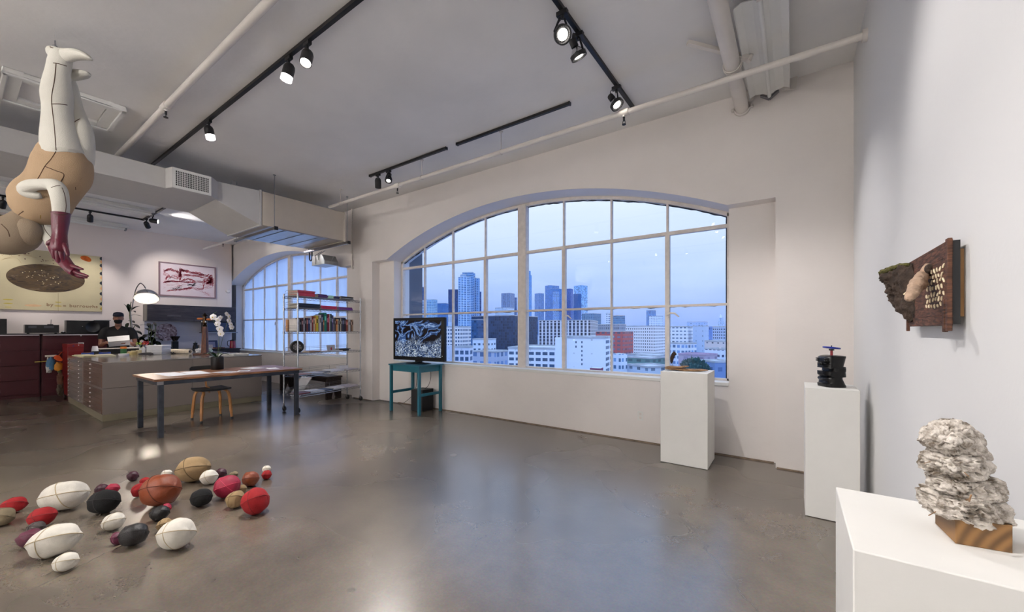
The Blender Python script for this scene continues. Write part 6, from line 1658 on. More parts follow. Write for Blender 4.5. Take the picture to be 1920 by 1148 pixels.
# ================================================================== RUBBER PLANTS
def rubber_plant(label, x, y, stems, leaves, zb, seed, h0=.30):
    g = random.Random(seed)
    t = thing('rubber_plant', label, 'plant', (x, y, 0))
    mk('pot', MB().lathe([(0, 0), (.14, 0), (.18, h0), (.17, h0), (.15, h0 - .03), (0, h0 - .03)], 24), m_frame, t)
    for s_ in stems: mk('stem', MB().tube([Vector(p) for p in smooth_path([(0, 0, h0 - .03)] + s_, 5)], .008, 6), m_stem, t)
    for (b, e, w, sg) in leaves: mk('leaf', leaf(b, e, w, sg), m_leafp, t, smooth=1.2)
    return t
m_leafp = M('glossy_dark_leaf', srgb(22, 40, 26), .25, vary=.25, scale=8)
b = Vector((-12.45, 2.62, 0)); dd = 9.2
def rel(px, py, d=dd): return at(px, py, d) - b
L1 = []
for (p0, p1, w) in (((243, 586), (232, 570), .10), ((243, 586), (240, 570), .09), ((246, 582), (262, 574), .05), ((246, 584), (254, 586), .07), ((243, 592), (266, 597 - 4), .05), ((242, 602), (252, 600 + 6), .09), ((240, 606), (236, 618), .09), ((246, 608), (262, 616), .10), ((244, 616), (230, 622), .09), ((250, 620), (266, 628), .10), ((248, 624), (240, 636), .10), ((252, 626), (256, 642), .10), ((256, 632), (272, 640), .10), ((250, 634), (262, 648), .10)):
    L1.append((rel(*p0), rel(*p1, dd - .05), w, .02))
rubber_plant('tall rubber plant with sparse dark leaves standing behind the person', b.x, b.y, [[rel(250, 640), rel(245, 610), rel(243, 585), rel(246, 566)], [rel(254, 645), rel(250, 620), rel(252, 612)]], L1, 0, 3)
b = Vector((-12.40, 3.02, 0)); dd = 9.4
L2 = []
g = random.Random(21)
for (p0, p1, w) in (((280, 612), (262, 609 + 1), .05), ((281, 616), (278, 606), .08), ((292, 612), (288, 605), .06), ((283, 622), (272, 616), .11), ((286, 622), (298, 620), .10), ((284, 628), (268, 632), .12), ((288, 630), (304, 628 + 2), .11), ((284, 636), (270, 646), .12), ((290, 636), (306, 640), .12), ((286, 642), (280, 654), .12), ((292, 640), (300, 652), .12), ((276, 630), (260, 640), .12), ((282, 632), (290, 646), .12), ((278, 640), (264, 652), .12), ((288, 622), (282, 632), .1)):
    L2.append((rel(*p0), rel(*p1, dd - .05), w, .02))
rubber_plant('bushy low rubber plant with dark leaves left of the speckled plate', b.x, b.y, [[rel(284, 645), rel(284, 625), rel(286, 608)], [rel(286, 650), rel(290, 630), rel(292, 612)], [rel(282, 650), rel(278, 632), rel(280, 614)]], L2, 0, 5)
# ================================================================== STITCHED BALLS ON THE FLOOR
bm_mats = {}
def ballmat(kind):
    if kind in bm_mats: return bm_mats[kind]
    spec = {'white': (srgb(202, 197, 186), .8, .25), 'tan': (srgb(142, 118, 84), .9, .3), 'red': (srgb(146, 10, 18), .85, .3), 'black': (srgb(8, 8, 9), .9, .3), 'purple': (srgb(84, 20, 48), .5, .2), 'plum': (srgb(60, 18, 34), .45, .2),
            'brown': (srgb(126, 58, 26), .45, .25), 'crimson': (srgb(150, 16, 52), .55, .25), 'olive': (srgb(120, 108, 84), .85, .3), 'leather': (srgb(16, 12, 13), .45, .3), 'grey': (srgb(70, 60, 58), .6, .3)}[kind]
    m = M('%s_ball_cover' % kind, spec[0], spec[1], vary=.10, scale=18, bump=spec[2], bscale=140)
    bm_mats[kind] = m; return m
seam_mats = {}
def seammat(kind):
    c = {'white': (176, 160, 128), 'tan': (92, 72, 42), 'red': (120, 30, 30), 'black': (30, 28, 28), 'purple': (110, 40, 66), 'plum': (40, 12, 24), 'brown': (92, 40, 20), 'crimson': (196, 60, 84), 'olive': (84, 76, 56), 'leather': (20, 14, 16), 'grey': (46, 40, 40)}[kind]
    if kind not in seam_mats: seam_mats[kind] = M('%s_seam_cord' % kind, srgb(*c), .7, vary=.15, scale=60)
    return seam_mats[kind]
def stitched_ball(px, py, w, h, kind, tilt, label, seed, a1=None, twist=None, yaw=0):
    g = random.Random(seed)
    phi = radians(tilt * .75); h *= 1.10
    rz = .1
    for _ in range(12):
        c = onz(px, py, rz); d = (c - Vector((0, 0, EYE))).dot(_F); rz = h / 2 * d / _f
    W2_ = (w / 2 * d / _f) ** 2; H2_ = rz * rz; cs, sn = cos(phi) ** 2, sin(phi) ** 2
    det = cs * cs - sn * sn
    a = sqrt(max((W2_ * cs - H2_ * sn) / det, H2_ * .6)); b = sqrt(max((H2_ * cs - W2_ * sn) / det, H2_ * .6)) * 1.02
    bd = b * .95
    X = (_R * cos(radians(yaw)) + _F * sin(radians(yaw))); X = (X * cos(phi) + Vector((0, 0, 1)) * sin(phi)).normalized()
    Yv = Vector((0, 0, 1)).cross(X).normalized(); Z = X.cross(Yv)
    Mx = Matrix((X, Yv, Z)).transposed()
    al = radians(a1 if a1 is not None else g.uniform(48, 78))     # long seam roll about the long axis
    n1 = Vector((.0, cos(al), sin(al)))
    tw = radians(twist if twist is not None else g.uniform(-35, 35))
    n2 = Vector((cos(tw), sin(tw) * .6, sin(tw) * .8)).normalized()
    off2 = g.uniform(-.15, .15)
    def q(dv):
        s1 = abs(dv.dot(n1)); s2 = abs(dv.dot(n2) - off2)
        r = .945 + .045 * exp(-(s1 / .16) ** 2) + .035 * exp(-(s2 / .16) ** 2) + .02 * exp(-(s1 / .2) ** 2) * abs(dv.x) ** 6 - .01 * abs(dv.x) ** 4
        r += .018 * cos(4 * atan2(dv.z, dv.y) + seed)
        r += .03 * noise.noise(dv * 1.9 + Vector((seed, 0, 0)))
        return r
    def surf(dv, k=1.0):
        f_ = sqrt(max(0, 1 - abs(dv.x) ** 2.8) / (1 - dv.x * dv.x + 1e-4))
        p = Vector((dv.x * a, dv.y * bd * f_, dv.z * b * f_)) * (q(dv) * k)
        return Mx @ p
    # find lowest point so that the ball rests on the floor
    low = 0
    for i in range(40):
        for j in range(40):
            th = pi * i / 39; ph = 2 * pi * j / 40
            low = min(low, surf(Vector((sin(th) * cos(ph), sin(th) * sin(ph), cos(th)))).z)
    t = thing('stitched_ball', label, 'ball', (c.x, c.y, -low), group=None)
    # body: poles along the long axis
    vs = []; nu, nv = 32, 24
    for i in range(nv + 1):
        th = pi * i / nv
        for k in range(nu):
            ph = 2 * pi * k / nu
            vs.append(surf(Vector((cos(th), sin(th) * cos(ph), sin(th) * sin(ph)))))
    fs = []
    for i in range(nv):
        for k in range(nu): fs.append((i * nu + k, i * nu + (k + 1) % nu, (i + 1) * nu + (k + 1) % nu, (i + 1) * nu + k))
    mk('cover', MB().add(vs, fs), ballmat(kind), t, smooth=1.5)
    rr = max(.0016, min(.0035, a * .020))
    u1 = Vector((1, 0, 0)); v1 = n1.cross(u1).normalized(); u1 = v1.cross(n1).normalized()
    mk('seam', MB().tube([surf(u1 * cos(2 * pi * k / 48) + v1 * sin(2 * pi * k / 48), 1.002) for k in range(48)], rr, 6, closed=True), seammat(kind), t, smooth=1.2)
    u2 = Vector((0, 0, 1)).cross(n2).normalized(); v2 = n2.cross(u2).normalized(); k2 = sqrt(1 - off2 * off2)
    mk('seam', MB().tube([surf((n2 * off2 + (u2 * cos(2 * pi * k / 40) + v2 * sin(2 * pi * k / 40)) * k2).normalized(), 1.002) for k in range(40)], rr, 6, closed=True), seammat(kind), t, smooth=1.2)
    return t
BALLS = [
 (26, 947, 38, 26, 'red', 16, 'small red stitched ball nearest the left edge, touching the olive ball'),
 (2, 969, 46, 30, 'olive', 8, 'olive grey stitched ball cut off by the left edge of the photo'),
 (120, 930, 73, 48, 'white', 12, 'large white stitched egg with tan seams, farther left of the two big white eggs'),
 (79, 969.5, 49, 32, 'red', 24, 'red stitched ball between the two large white eggs on the left'),
 (68, 990, 30, 20, 'grey', 16, 'dark grey stitched ball mostly hidden between red ball and large white egg'),
 (57, 1009, 40, 29, 'purple', 26, 'purple stitched ball touching the left end of the front large white egg'),
 (102, 1014, 79, 53, 'white', 21, 'large white stitched egg in front of the purple ball at lower left'),
 (123.5, 1053.5, 41, 30, 'white', 22, 'small white stitched egg nearest the bottom edge of the photo'),
 (195, 940.7, 53, 39, 'black', 16, 'black fabric stitched ball in front of a purple and a crimson ball'),
 (191, 918, 21, 18, 'plum', 10, 'small plum ball peeking out behind the black fabric ball, left one'),
 (211, 917, 22, 17, 'crimson', 20, 'small crimson ball peeking out behind the black fabric ball, right one'),
 (249, 893, 17, 16, 'plum', 25, 'tiny square looking plum ball standing alone at the back left'),
 (261, 919, 22, 22, 'red', 12, 'small red ball touching the left side of the big brown ball'),
 (272, 903, 17, 14, 'red', 10, 'small red ball behind the left shoulder of the big brown ball'),
 (301, 919, 67, 54, 'brown', 22, 'biggest ball, saddle brown leather with dark seams'),
 (312.6, 888, 17, 12, 'white', 5, 'tiny white ball peeking out behind the big brown ball'),
 (362, 880.5, 58, 42, 'tan', 18, 'large tan suede egg with crossing seams at the back'),
 (392, 895, 29, 24, 'white', 20, 'white stitched ball in front of the large tan egg'),
 (414, 888, 20, 17, 'plum', 15, 'small plum ball right of the white ball by the large tan egg'),
 (438, 890.5, 16, 11, 'olive', 15, 'tiny olive ball peeking out behind the crimson leather ball'),
 (426, 912, 43, 37, 'crimson', 24, 'crimson leather ball with pink seams next to the tan pair'),
 (470, 898, 28, 25, 'brown', 18, 'small saddle brown ball at the back right of the group'),
 (500, 880, 15, 12, 'white', 5, 'tiny white ball directly behind the tiny red ball at the far right'),
 (500, 890.5, 17, 15, 'red', 0, 'tiny red ball in front of the tiny white ball at the far right'),
 (453, 917.5, 17, 15, 'tan', 15, 'tiny tan ball between the crimson ball and the medium tan egg'),
 (441.7, 936.8, 32, 28, 'tan', 24, 'medium tan egg touching the large red ball at the right'),
 (479, 940, 45, 43, 'red', 36, 'large bright red ball at the right end of the group'),
 (377.5, 933.8, 36, 29, 'black', 22, 'black fabric ball with crossing seams in the middle of the group'),
 (311, 954, 17, 15, 'crimson', 30, 'small crimson ball behind the black ball below the big brown one'),
 (299.3, 963.3, 32, 24, 'leather', 22, 'small black leather ball just below the big brown ball'),
 (309, 985, 25, 22, 'tan', 30, 'small tan and white ball half hidden by the big front white egg'),
 (331, 1000.5, 66, 50, 'white', 24, 'big white egg at the front centre of the group'),
 (221, 1009, 18, 20, 'purple', 30, 'small purple ball left of the dark leather ball at the front'),
 (250.7, 1003, 45, 37, 'leather', 26, 'dark leather ball at the front between purple ball and big white egg'),
 (213, 978.8, 36, 28, 'white', 26, 'small white stitched egg in the middle left below the black fabric ball'),
]
for i, (px, py, w_, h_, kd, tl, lab) in enumerate(BALLS):
    stitched_ball(px, py, w_, h_, kd, tl, lab, i + 3, yaw=random.Random(i).uniform(-15, 15))

# ================================================================== HANGING FIGURE
m_cloth = M('white_canvas_skin', srgb(204, 201, 190), .85, vary=.04, scale=6, bump=.3, bscale=160)
m_nude = M('tan_canvas_skin', srgb(166, 140, 110), .85, vary=.08, scale=4, bump=.3, bscale=160)
m_head = M('greyish_tan_canvas', srgb(140, 124, 104), .85, vary=.08, scale=4, bump=.3, bscale=160)
m_glove = M('burgundy_leather', srgb(88, 4, 34), .32, vary=.12, scale=20, bump=.25, bscale=60, spec=.6)
m_thread = M('dark_brown_thread', srgb(74, 48, 30), .8, vary=.2)
FD = 3.3
F0 = at(102, 88, FD)
t = thing('hanging_figure', 'headfirst hanging canvas figure with white limbs, tan torso and burgundy gloves', 'figure', F0)
def fp(px, py, d): return at(px, py, d) - F0
def limb(rows, n=20, sub=4, flat=.95):
    """rows: px, py, d, width in px"""
    pts = [tuple(fp(x, y, d)) + (w / 2 * d / _f, w / 2 * d / _f * flat) for x, y, d, w in rows]
    return MB().loft([tuple(q) for q in smooth_path(pts, sub)], n, view=_F)
def seam_on(ob, rows, name='seam', r=.0028):
    me = ob.data; bvh = BVHTree.FromPolygons([v.co.copy() for v in me.vertices], [tuple(p.vertices) for p in me.polygons])
    pts = []
    rows = smooth_path([tuple(map(float, q)) for q in rows], 6)
    org = Vector((0, 0, EYE)) - F0
    for x, y in rows:
        h = bvh.ray_cast(org, ray(x, y).normalized())
        if h[0] is not None: pts.append(h[0] + h[1] * .0006)
    if len(pts) > 2: mk(name, MB().tube(pts, r, 5), m_thread, ob, smooth=1.2)
# legs (bend of the ankle, calf, knee, thigh)
near = mk('leg', limb([(117, 96, 3.30, 22), (116, 104, 3.30, 30), (112, 118, 3.30, 33), (109, 135, 3.30, 34), (107, 158, 3.30, 40), (107, 180, 3.30, 45), (108, 205, 3.31, 42), (110, 232, 3.32, 47), (114, 258, 3.33, 56), (120, 288, 3.34, 62), (124, 300, 3.34, 54)]), m_cloth, t, smooth=1.4)
# foot of the near leg: heel up at left, toe to the right
ft = MB().loft([tuple(q) for q in smooth_path([tuple(fp(x, y, d)) + (w / 2 * d / _f, wd) for x, y, d, w, wd in ((93, 89, 3.30, 8, .018), (97, 95, 3.30, 20, .036), (108, 103, 3.30, 26, .042), (124, 104, 3.29, 24, .044), (140, 102, 3.27, 19, .046), (156, 104, 3.26, 13, .044), (166, 108, 3.25, 8, .032), (171, 111, 3.25, 3, .012))], 4)], 18, view=_F)
foot = mk('foot', ft, m_cloth, near, smooth=1.4)
far = mk('leg', limb([(110, 128, 3.46, 22), (116, 140, 3.46, 28), (124, 160, 3.47, 32), (131, 185, 3.47, 31), (138, 205, 3.45, 29), (145, 225, 3.44, 31), (150, 245, 3.43, 37), (150, 270, 3.42, 42), (147, 300, 3.42, 44), (145, 320, 3.42, 36)]), m_cloth, t, smooth=1.4)
ft = MB().loft([tuple(q) for q in smooth_path([tuple(fp(x, y, d)) + (w / 2 * d / _f, wd) for x, y, d, w, wd in ((94, 124, 3.46, 8, .018), (100, 130, 3.46, 20, .036), (114, 137, 3.46, 24, .042), (130, 140, 3.44, 21, .046), (145, 140, 3.42, 17, .046), (158, 139, 3.41, 12, .042), (167, 138, 3.41, 5, .02))], 4)], 18, view=_F)
mk('foot', ft, m_cloth, far, smooth=1.4)
seam_on(near, [(105, 118), (102, 150), (97, 180), (98, 205), (102, 240), (105, 282)])
seam_on(near, [(96, 195), (112, 195), (126, 197)]); seam_on(near, [(100, 118), (112, 120), (125, 124)])
seam_on(far, [(137, 235), (141, 228), (150, 223)]); seam_on(far, [(134, 210), (138, 236), (141, 262)])
seam_on(foot, [(94, 88), (99, 90), (106, 92)], r=.004)
# torso
torso = mk('torso', limb([(124, 276, 3.36, 62), (120, 288, 3.36, 78), (119, 302, 3.37, 88), (115, 322, 3.38, 92), (104, 342, 3.39, 88), (92, 358, 3.40, 88), (78, 374, 3.40, 94), (68, 388, 3.40, 88), (58, 400, 3.40, 66), (50, 408, 3.40, 44), (44, 414, 3.40, 36)], n=28, flat=.82), m_nude, t, smooth=1.4)
hips = mk('hip', MB().ell(fp(138, 334, 3.40), 26 * 3.4 / _f, .11, 38 * 3.4 / _f, M=Rv @ Matrix.Rotation(radians(25), 3, 'Y'), nu=28, nv=18), m_nude, torso, smooth=1.4)
chest = mk('chest', MB().ell(fp(66, 380, 3.40), 44 * 3.4 / _f, .12, 36 * 3.4 / _f, M=Rv @ Matrix.Rotation(radians(20), 3, 'Y'), nu=28, nv=18), m_nude, torso, smooth=1.4)
head = mk('head', limb([(50, 402, 3.40, 34), (44, 412, 3.38, 44), (38, 424, 3.36, 62), (28, 435, 3.34, 76), (12, 440, 3.32, 76), (-8, 440, 3.31, 66), (-24, 440, 3.31, 44), (-32, 440, 3.31, 16)], n=28), m_head, t, smooth=1.4)
mk('jaw', MB().ell(fp(44, 436, 3.34), 30 * 3.34 / _f, .10, 27 * 3.34 / _f, M=Rv @ Matrix.Rotation(radians(-25), 3, 'Y'), nu=24, nv=16), m_head, head, smooth=1.4)
seam_on(torso, [(106, 282), (96, 298), (84, 312), (74, 330), (66, 342)])
seam_on(torso, [(84, 312), (104, 320), (120, 328), (108, 348)]); seam_on(torso, [(120, 330), (112, 345), (104, 356)])
seam_on(hips, [(128, 336), (140, 345), (152, 335), (163, 322)]); seam_on(hips, [(140, 346), (132, 358), (124, 372)]); seam_on(hips, [(141, 347), (142, 356)])
seam_on(chest, [(44, 393), (50, 375), (52, 362)]); seam_on(chest, [(45, 394), (60, 402), (82, 402), (100, 394)])
seam_on(torso, [(44, 396), (36, 402), (26, 412)]); seam_on(head, [(2, 420), (14, 432), (18, 444)])
# arms
arm_n = mk('arm', limb([(80, 366, 3.30, 12), (66, 365, 3.28, 20), (52, 358, 3.26, 22), (50, 352, 3.25, 16)][::-1] + [], n=16) if False else
           limb([(78, 367, 3.27, 10), (66, 366, 3.26, 16), (54, 361, 3.25, 22), (48, 355, 3.24, 24), (58, 348, 3.22, 22), (74, 346, 3.20, 20), (92, 346, 3.18, 21), (104, 350, 3.17, 26), (110, 361, 3.16, 27), (113, 378, 3.16, 25), (114, 392, 3.16, 24), (114, 402, 3.16, 23)], n=18), m_cloth, t, smooth=1.4)
seam_on(arm_n, [(116, 352), (121, 365), (124, 385), (122, 400)], r=.0022); seam_on(arm_n, [(96, 352), (104, 349), (113, 348)], r=.0022)
arm_f = mk('arm', limb([(64, 398, 3.46, 22), (76, 412, 3.46, 26), (86, 428, 3.44, 26), (93, 445, 3.42, 22), (100, 462, 3.40, 18), (104, 470, 3.39, 16)], n=16), m_cloth, t, smooth=1.4)
seam_on(arm_f, [(80, 414), (84, 430), (96, 446)], r=.0022)
def glove(cuff, fingers, name='glove'):
    o = mk(name, limb(cuff, n=18), m_glove, t, smooth=1.4)
    for f in fingers:
        mk('finger', limb(f, n=10, sub=3), m_glove, o, smooth=1.4)
    return o
g1 = glove([(114, 400, 3.16, 28), (114, 404, 3.16, 26), (113, 420, 3.16, 24), (112, 438, 3.15, 21), (111, 452, 3.14, 23), (111, 464, 3.13, 25), (110, 470, 3.13, 22)],
      [[(106, 446, 3.14, 11), (98, 452, 3.12, 9), (91, 456, 3.11, 8), (88, 460, 3.11, 4)],          # thumb
       [(103, 462, 3.13, 9), (101, 472, 3.13, 8), (102, 482, 3.14, 7), (104, 486, 3.14, 3)],
       [(109, 464, 3.13, 9), (108, 476, 3.13, 8), (109, 488, 3.14, 7), (110, 493, 3.15, 3)],
       [(115, 464, 3.13, 9), (115, 474, 3.13, 8), (117, 484, 3.14, 7), (118, 489, 3.15, 3)],
       [(119, 458, 3.13, 9), (123, 466, 3.12, 8), (126, 474, 3.12, 7), (128, 480, 3.12, 4)]])
seam_on(g1, [(101, 401), (114, 403), (127, 401)], r=.003)
g2 = glove([(103, 462, 3.38, 20), (107, 472, 3.38, 20), (116, 485, 3.36, 21), (126, 497, 3.34, 19), (134, 506, 3.32, 18), (141, 511, 3.31, 15)],
      [[(132, 500, 3.32, 9), (142, 501, 3.30, 7), (151, 504, 3.29, 5), (156, 505, 3.29, 3)],
       [(138, 508, 3.31, 9), (148, 513, 3.30, 7), (158, 516, 3.29, 6), (165, 518, 3.28, 3)],
       [(138, 510, 3.32, 9), (147, 516, 3.32, 7), (156, 519, 3.31, 6), (163, 521, 3.31, 3)],
       [(136, 512, 3.34, 8), (144, 517, 3.34, 7), (152, 520, 3.34, 5), (158, 521, 3.34, 3)],
       [(134, 511, 3.35, 7), (141, 515, 3.36, 6), (148, 517, 3.36, 4), (152, 518, 3.36, 3)]])
mk('hook', MB().cyl(fp(103, 90, FD), fp(103, 76, FD), .004, n=8).ell(fp(103, 88, FD), .018, .018, .012, nu=12, nv=8), m_steel, t)
top_ = Vector((F0.x, F0.y, CEIL)) - F0
mk('suspension_wire', MB().cyl(fp(103, 78, FD), top_, .0012, n=6), m_white, t)
mk('zip_pull', MB().bar(fp(76, 404, 3.27), fp(76, 410, 3.27), .006, .003), M('brass', srgb(170, 140, 80), .35, .8), t)

# ================================================================== PERSON BEHIND THE ISLAND
m_skin = M('skin', srgb(150, 104, 84), .55, vary=.05, scale=6)
m_shirt = M('black_tshirt', srgb(24, 24, 26), .85, vary=.1, bump=.2, bscale=30)
m_cap = M('navy_cap', srgb(20, 26, 44), .8, vary=.08)
m_mask = M('black_face_mask', srgb(10, 10, 12), .8, vary=.1)
m_hair = M('dark_hair', srgb(26, 20, 18), .7, vary=.2)
m_trous = M('dark_trousers', srgb(26, 28, 36), .85, vary=.1)
PB = Vector((-12.12, 2.175, 0))
face_dir = Vector((0.95, -0.25, 0)).normalized()
prz = atan2(face_dir.y, face_dir.x) + pi / 2         # local -Y faces the camera
t = thing('person', 'person in navy cap, black mask and dark t-shirt holding a white box behind the island', 'person', PB, rz=prz)
def L(rows, n=16, sub=3, view=(0, 1, 0)):
    return [tuple(q) for q in smooth_path(rows, sub)], n, view
b = MB()
def add(rows, n=16, view=(0, 1, 0)): b.loft([tuple(q) for q in smooth_path(rows, 3)], n, view=view)
add([(0, 0, .92, .17, .12), (0, 0, 1.05, .155, .11), (0, 0, 1.25, .18, .12), (0, 0, 1.38, .19, .115), (0, 0.005, 1.45, .13, .09), (0, .01, 1.49, .062, .062), (0, .0, 1.55, .056, .058), (0, -.012, 1.60, .058, .062)])
b.ell((0, -.02, 1.655), .076, .094, .112, nu=24, nv=16)
b.ell((0, -.055, 1.60), .052, .05, .05, nu=16, nv=10)
for s in (-1, 1):
    b.ell((s * .078, -.005, 1.65), .010, .022, .032, nu=12, nv=8)
    b.ell((s * .032, -.102, 1.668), .016, .012, .010, nu=12, nv=8)
    add([(s * .17, .0, 1.41, .05, .055), (s * .215, .0, 1.38, .052, .055), (s * .245, -.01, 1.28, .047, .05), (s * .265, -.03, 1.14, .040, .042), (s * .26, -.08, 1.075, .040, .040), (s * .22, -.17, 1.10, .034, .034), (s * .17, -.25, 1.135, .027, .025), (s * .15, -.285, 1.145, .036, .017), (s * .14, -.325, 1.14, .040, .015)], 14, view=(0, 0, 1))
    for k, (dx, ln, cu) in enumerate(((-.028, .055, .03), (-.010, .068, .034), (.010, .066, .034), (.026, .05, .03))):
        add([(s * (.14 + dx * 1.0), -.345, 1.14, .009, .009), (s * (.125 + dx), -.365 - ln * .2, 1.13, .009, .009), (s * (.105 + dx), -.372 - ln * .3, 1.115, .0085, .0085), (s * (.095 + dx), -.36 - ln * .3, 1.10, .006, .006)], 8, view=(0, 0, 1))
    add([(s * .12, -.30, 1.15, .012, .012), (s * .095, -.32, 1.165, .011, .011), (s * .08, -.345, 1.17, .008, .008)], 8, view=(0, 0, 1))
b.ell((0, -.118, 1.645), .012, .016, .022, nu=12, nv=8)
body = mk('body', b, m_skin, t, smooth=1.4, weld=False)
rm = body.modifiers.new('remesh', 'REMESH'); rm.mode = 'VOXEL'; rm.voxel_size = .007; rm.use_smooth_shade = True
s2 = body.modifiers.new('smooth', 'SMOOTH'); s2.iterations = 2; s2.factor = .5
b = MB()
add([(0, 0, .90, .195, .14), (0, 0, 1.05, .178, .13), (0, 0, 1.25, .200, .138), (0, 0, 1.38, .215, .130), (0, .005, 1.445, .165, .10), (0, .01, 1.478, .085, .075)])
for s in (-1, 1): add([(s * .14, 0, 1.40, .06, .065), (s * .20, 0, 1.39, .068, .068), (s * .245, -.008, 1.30, .064, .066), (s * .262, -.02, 1.20, .062, .062)], 14, view=(0, 0, 1))
sh = mk('tshirt', b, m_shirt, t, smooth=1.4, weld=False)
rm = sh.modifiers.new('remesh', 'REMESH'); rm.mode = 'VOXEL'; rm.voxel_size = .010; rm.use_smooth_shade = True
s2 = sh.modifiers.new('smooth', 'SMOOTH'); s2.iterations = 3; s2.factor = .5
b = MB(); b.prism([(-.05, 1.475), (.05, 1.475), (0, 1.40)], .01, M=Matrix(((1, 0, 0), (0, 0, -1), (0, 1, 0))), o=(0, -.115, 0))
mk('neck_opening', MB().add([(-.05, -.095, 1.478), (.05, -.095, 1.478), (.028, -.128, 1.435), (0, -.139, 1.40), (-.028, -.128, 1.435)], [(0, 1, 2, 3, 4)]), m_skin, t)
mk('hair', MB().ell((0, .012, 1.668), .083, .092, .105, nu=20, nv=14, fn=lambda d: 1.0 if (d.y > -.25 and d.z > -.75) else .80), m_hair, t, smooth=1.2)
b = MB()
b.loft([(0, -.008, 1.70, .087, .105), (0, -.006, 1.73, .088, .104), (0, .0, 1.765, .080, .094), (0, .004, 1.785, .05, .06), (0, .004, 1.79, .012, .014)], 24, view=(0, 1, 0))
cap = mk('cap', b, m_cap, t, smooth=1.2)
mk('cap_brim', MB().loft([(0, -.085, 1.708, .080, .006), (0, -.125, 1.702, .074, .005), (0, -.160, 1.692, .052, .004), (0, -.172, 1.688, .02, .003)], 20, view=(0, 0, 1)), m_cap, cap, smooth=1.0)
mk('face_mask', MB().ell((0, -.050, 1.592), .068, .072, .058, nu=24, nv=14), m_mask, t, smooth=1.2)
b = MB()
for s in (-1, 1): add([(s * .09, 0, .95, .095, .105), (s * .10, 0, .75, .085, .09), (s * .105, -.01, .50, .06, .065), (s * .11, .0, .30, .055, .06), (s * .11, .01, .07, .045, .05)], 16)
mk('trousers', b, m_trous, t, smooth=1.2, weld=False)
for s in (-1, 1): mk('shoe', MB().loft([(s * .11, .07, .045, .035, .04), (s * .11, .03, .05, .045, .048), (s * .115, -.06, .04, .046, .038), (s * .12, -.15, .03, .045, .028), (s * .12, -.20, .025, .02, .015)], 14, view=(0, 0, 1)), m_blackp, t, smooth=1.2)
wb = thing('white_box', 'white cardboard box held in the hands of the person behind the island', 'box', PB + Vector((.36, -.055, 1.165)), rz=prz)
wb.rotation_euler = (radians(-26), radians(-6), prz + .08)
mk('box_body', MB().box(-.165, -.13, -.06, .165, .13, .05), m_paper, wb, bevel=.003)
mk('box_lid', MB().box(-.168, -.133, .02, .168, .133, .056), m_paper, wb, bevel=.003)
t = thing('side_cart', 'dark cart with a pale board on top between the person and the island', 'cart', (-11.78, 2.17, 0))
mk('board', MB().box(-.14, -.36, 1.0, .12, .26, 1.02), m_frame, t, bevel=.002)
mk('cart_body', MB().box(-.13, -.34, .12, .11, .25, 1.0), m_black, t, bevel=.004)
for x in (-.10, .08):
    for y in (-.3, .2): mk('caster', MB().lathe([(0, -.012), (.05, -.012), (.05, .012), (0, .012)], 14, o=(x, y, .05), M=Matrix.Rotation(pi / 2, 3, 'X')), m_blackp, t)
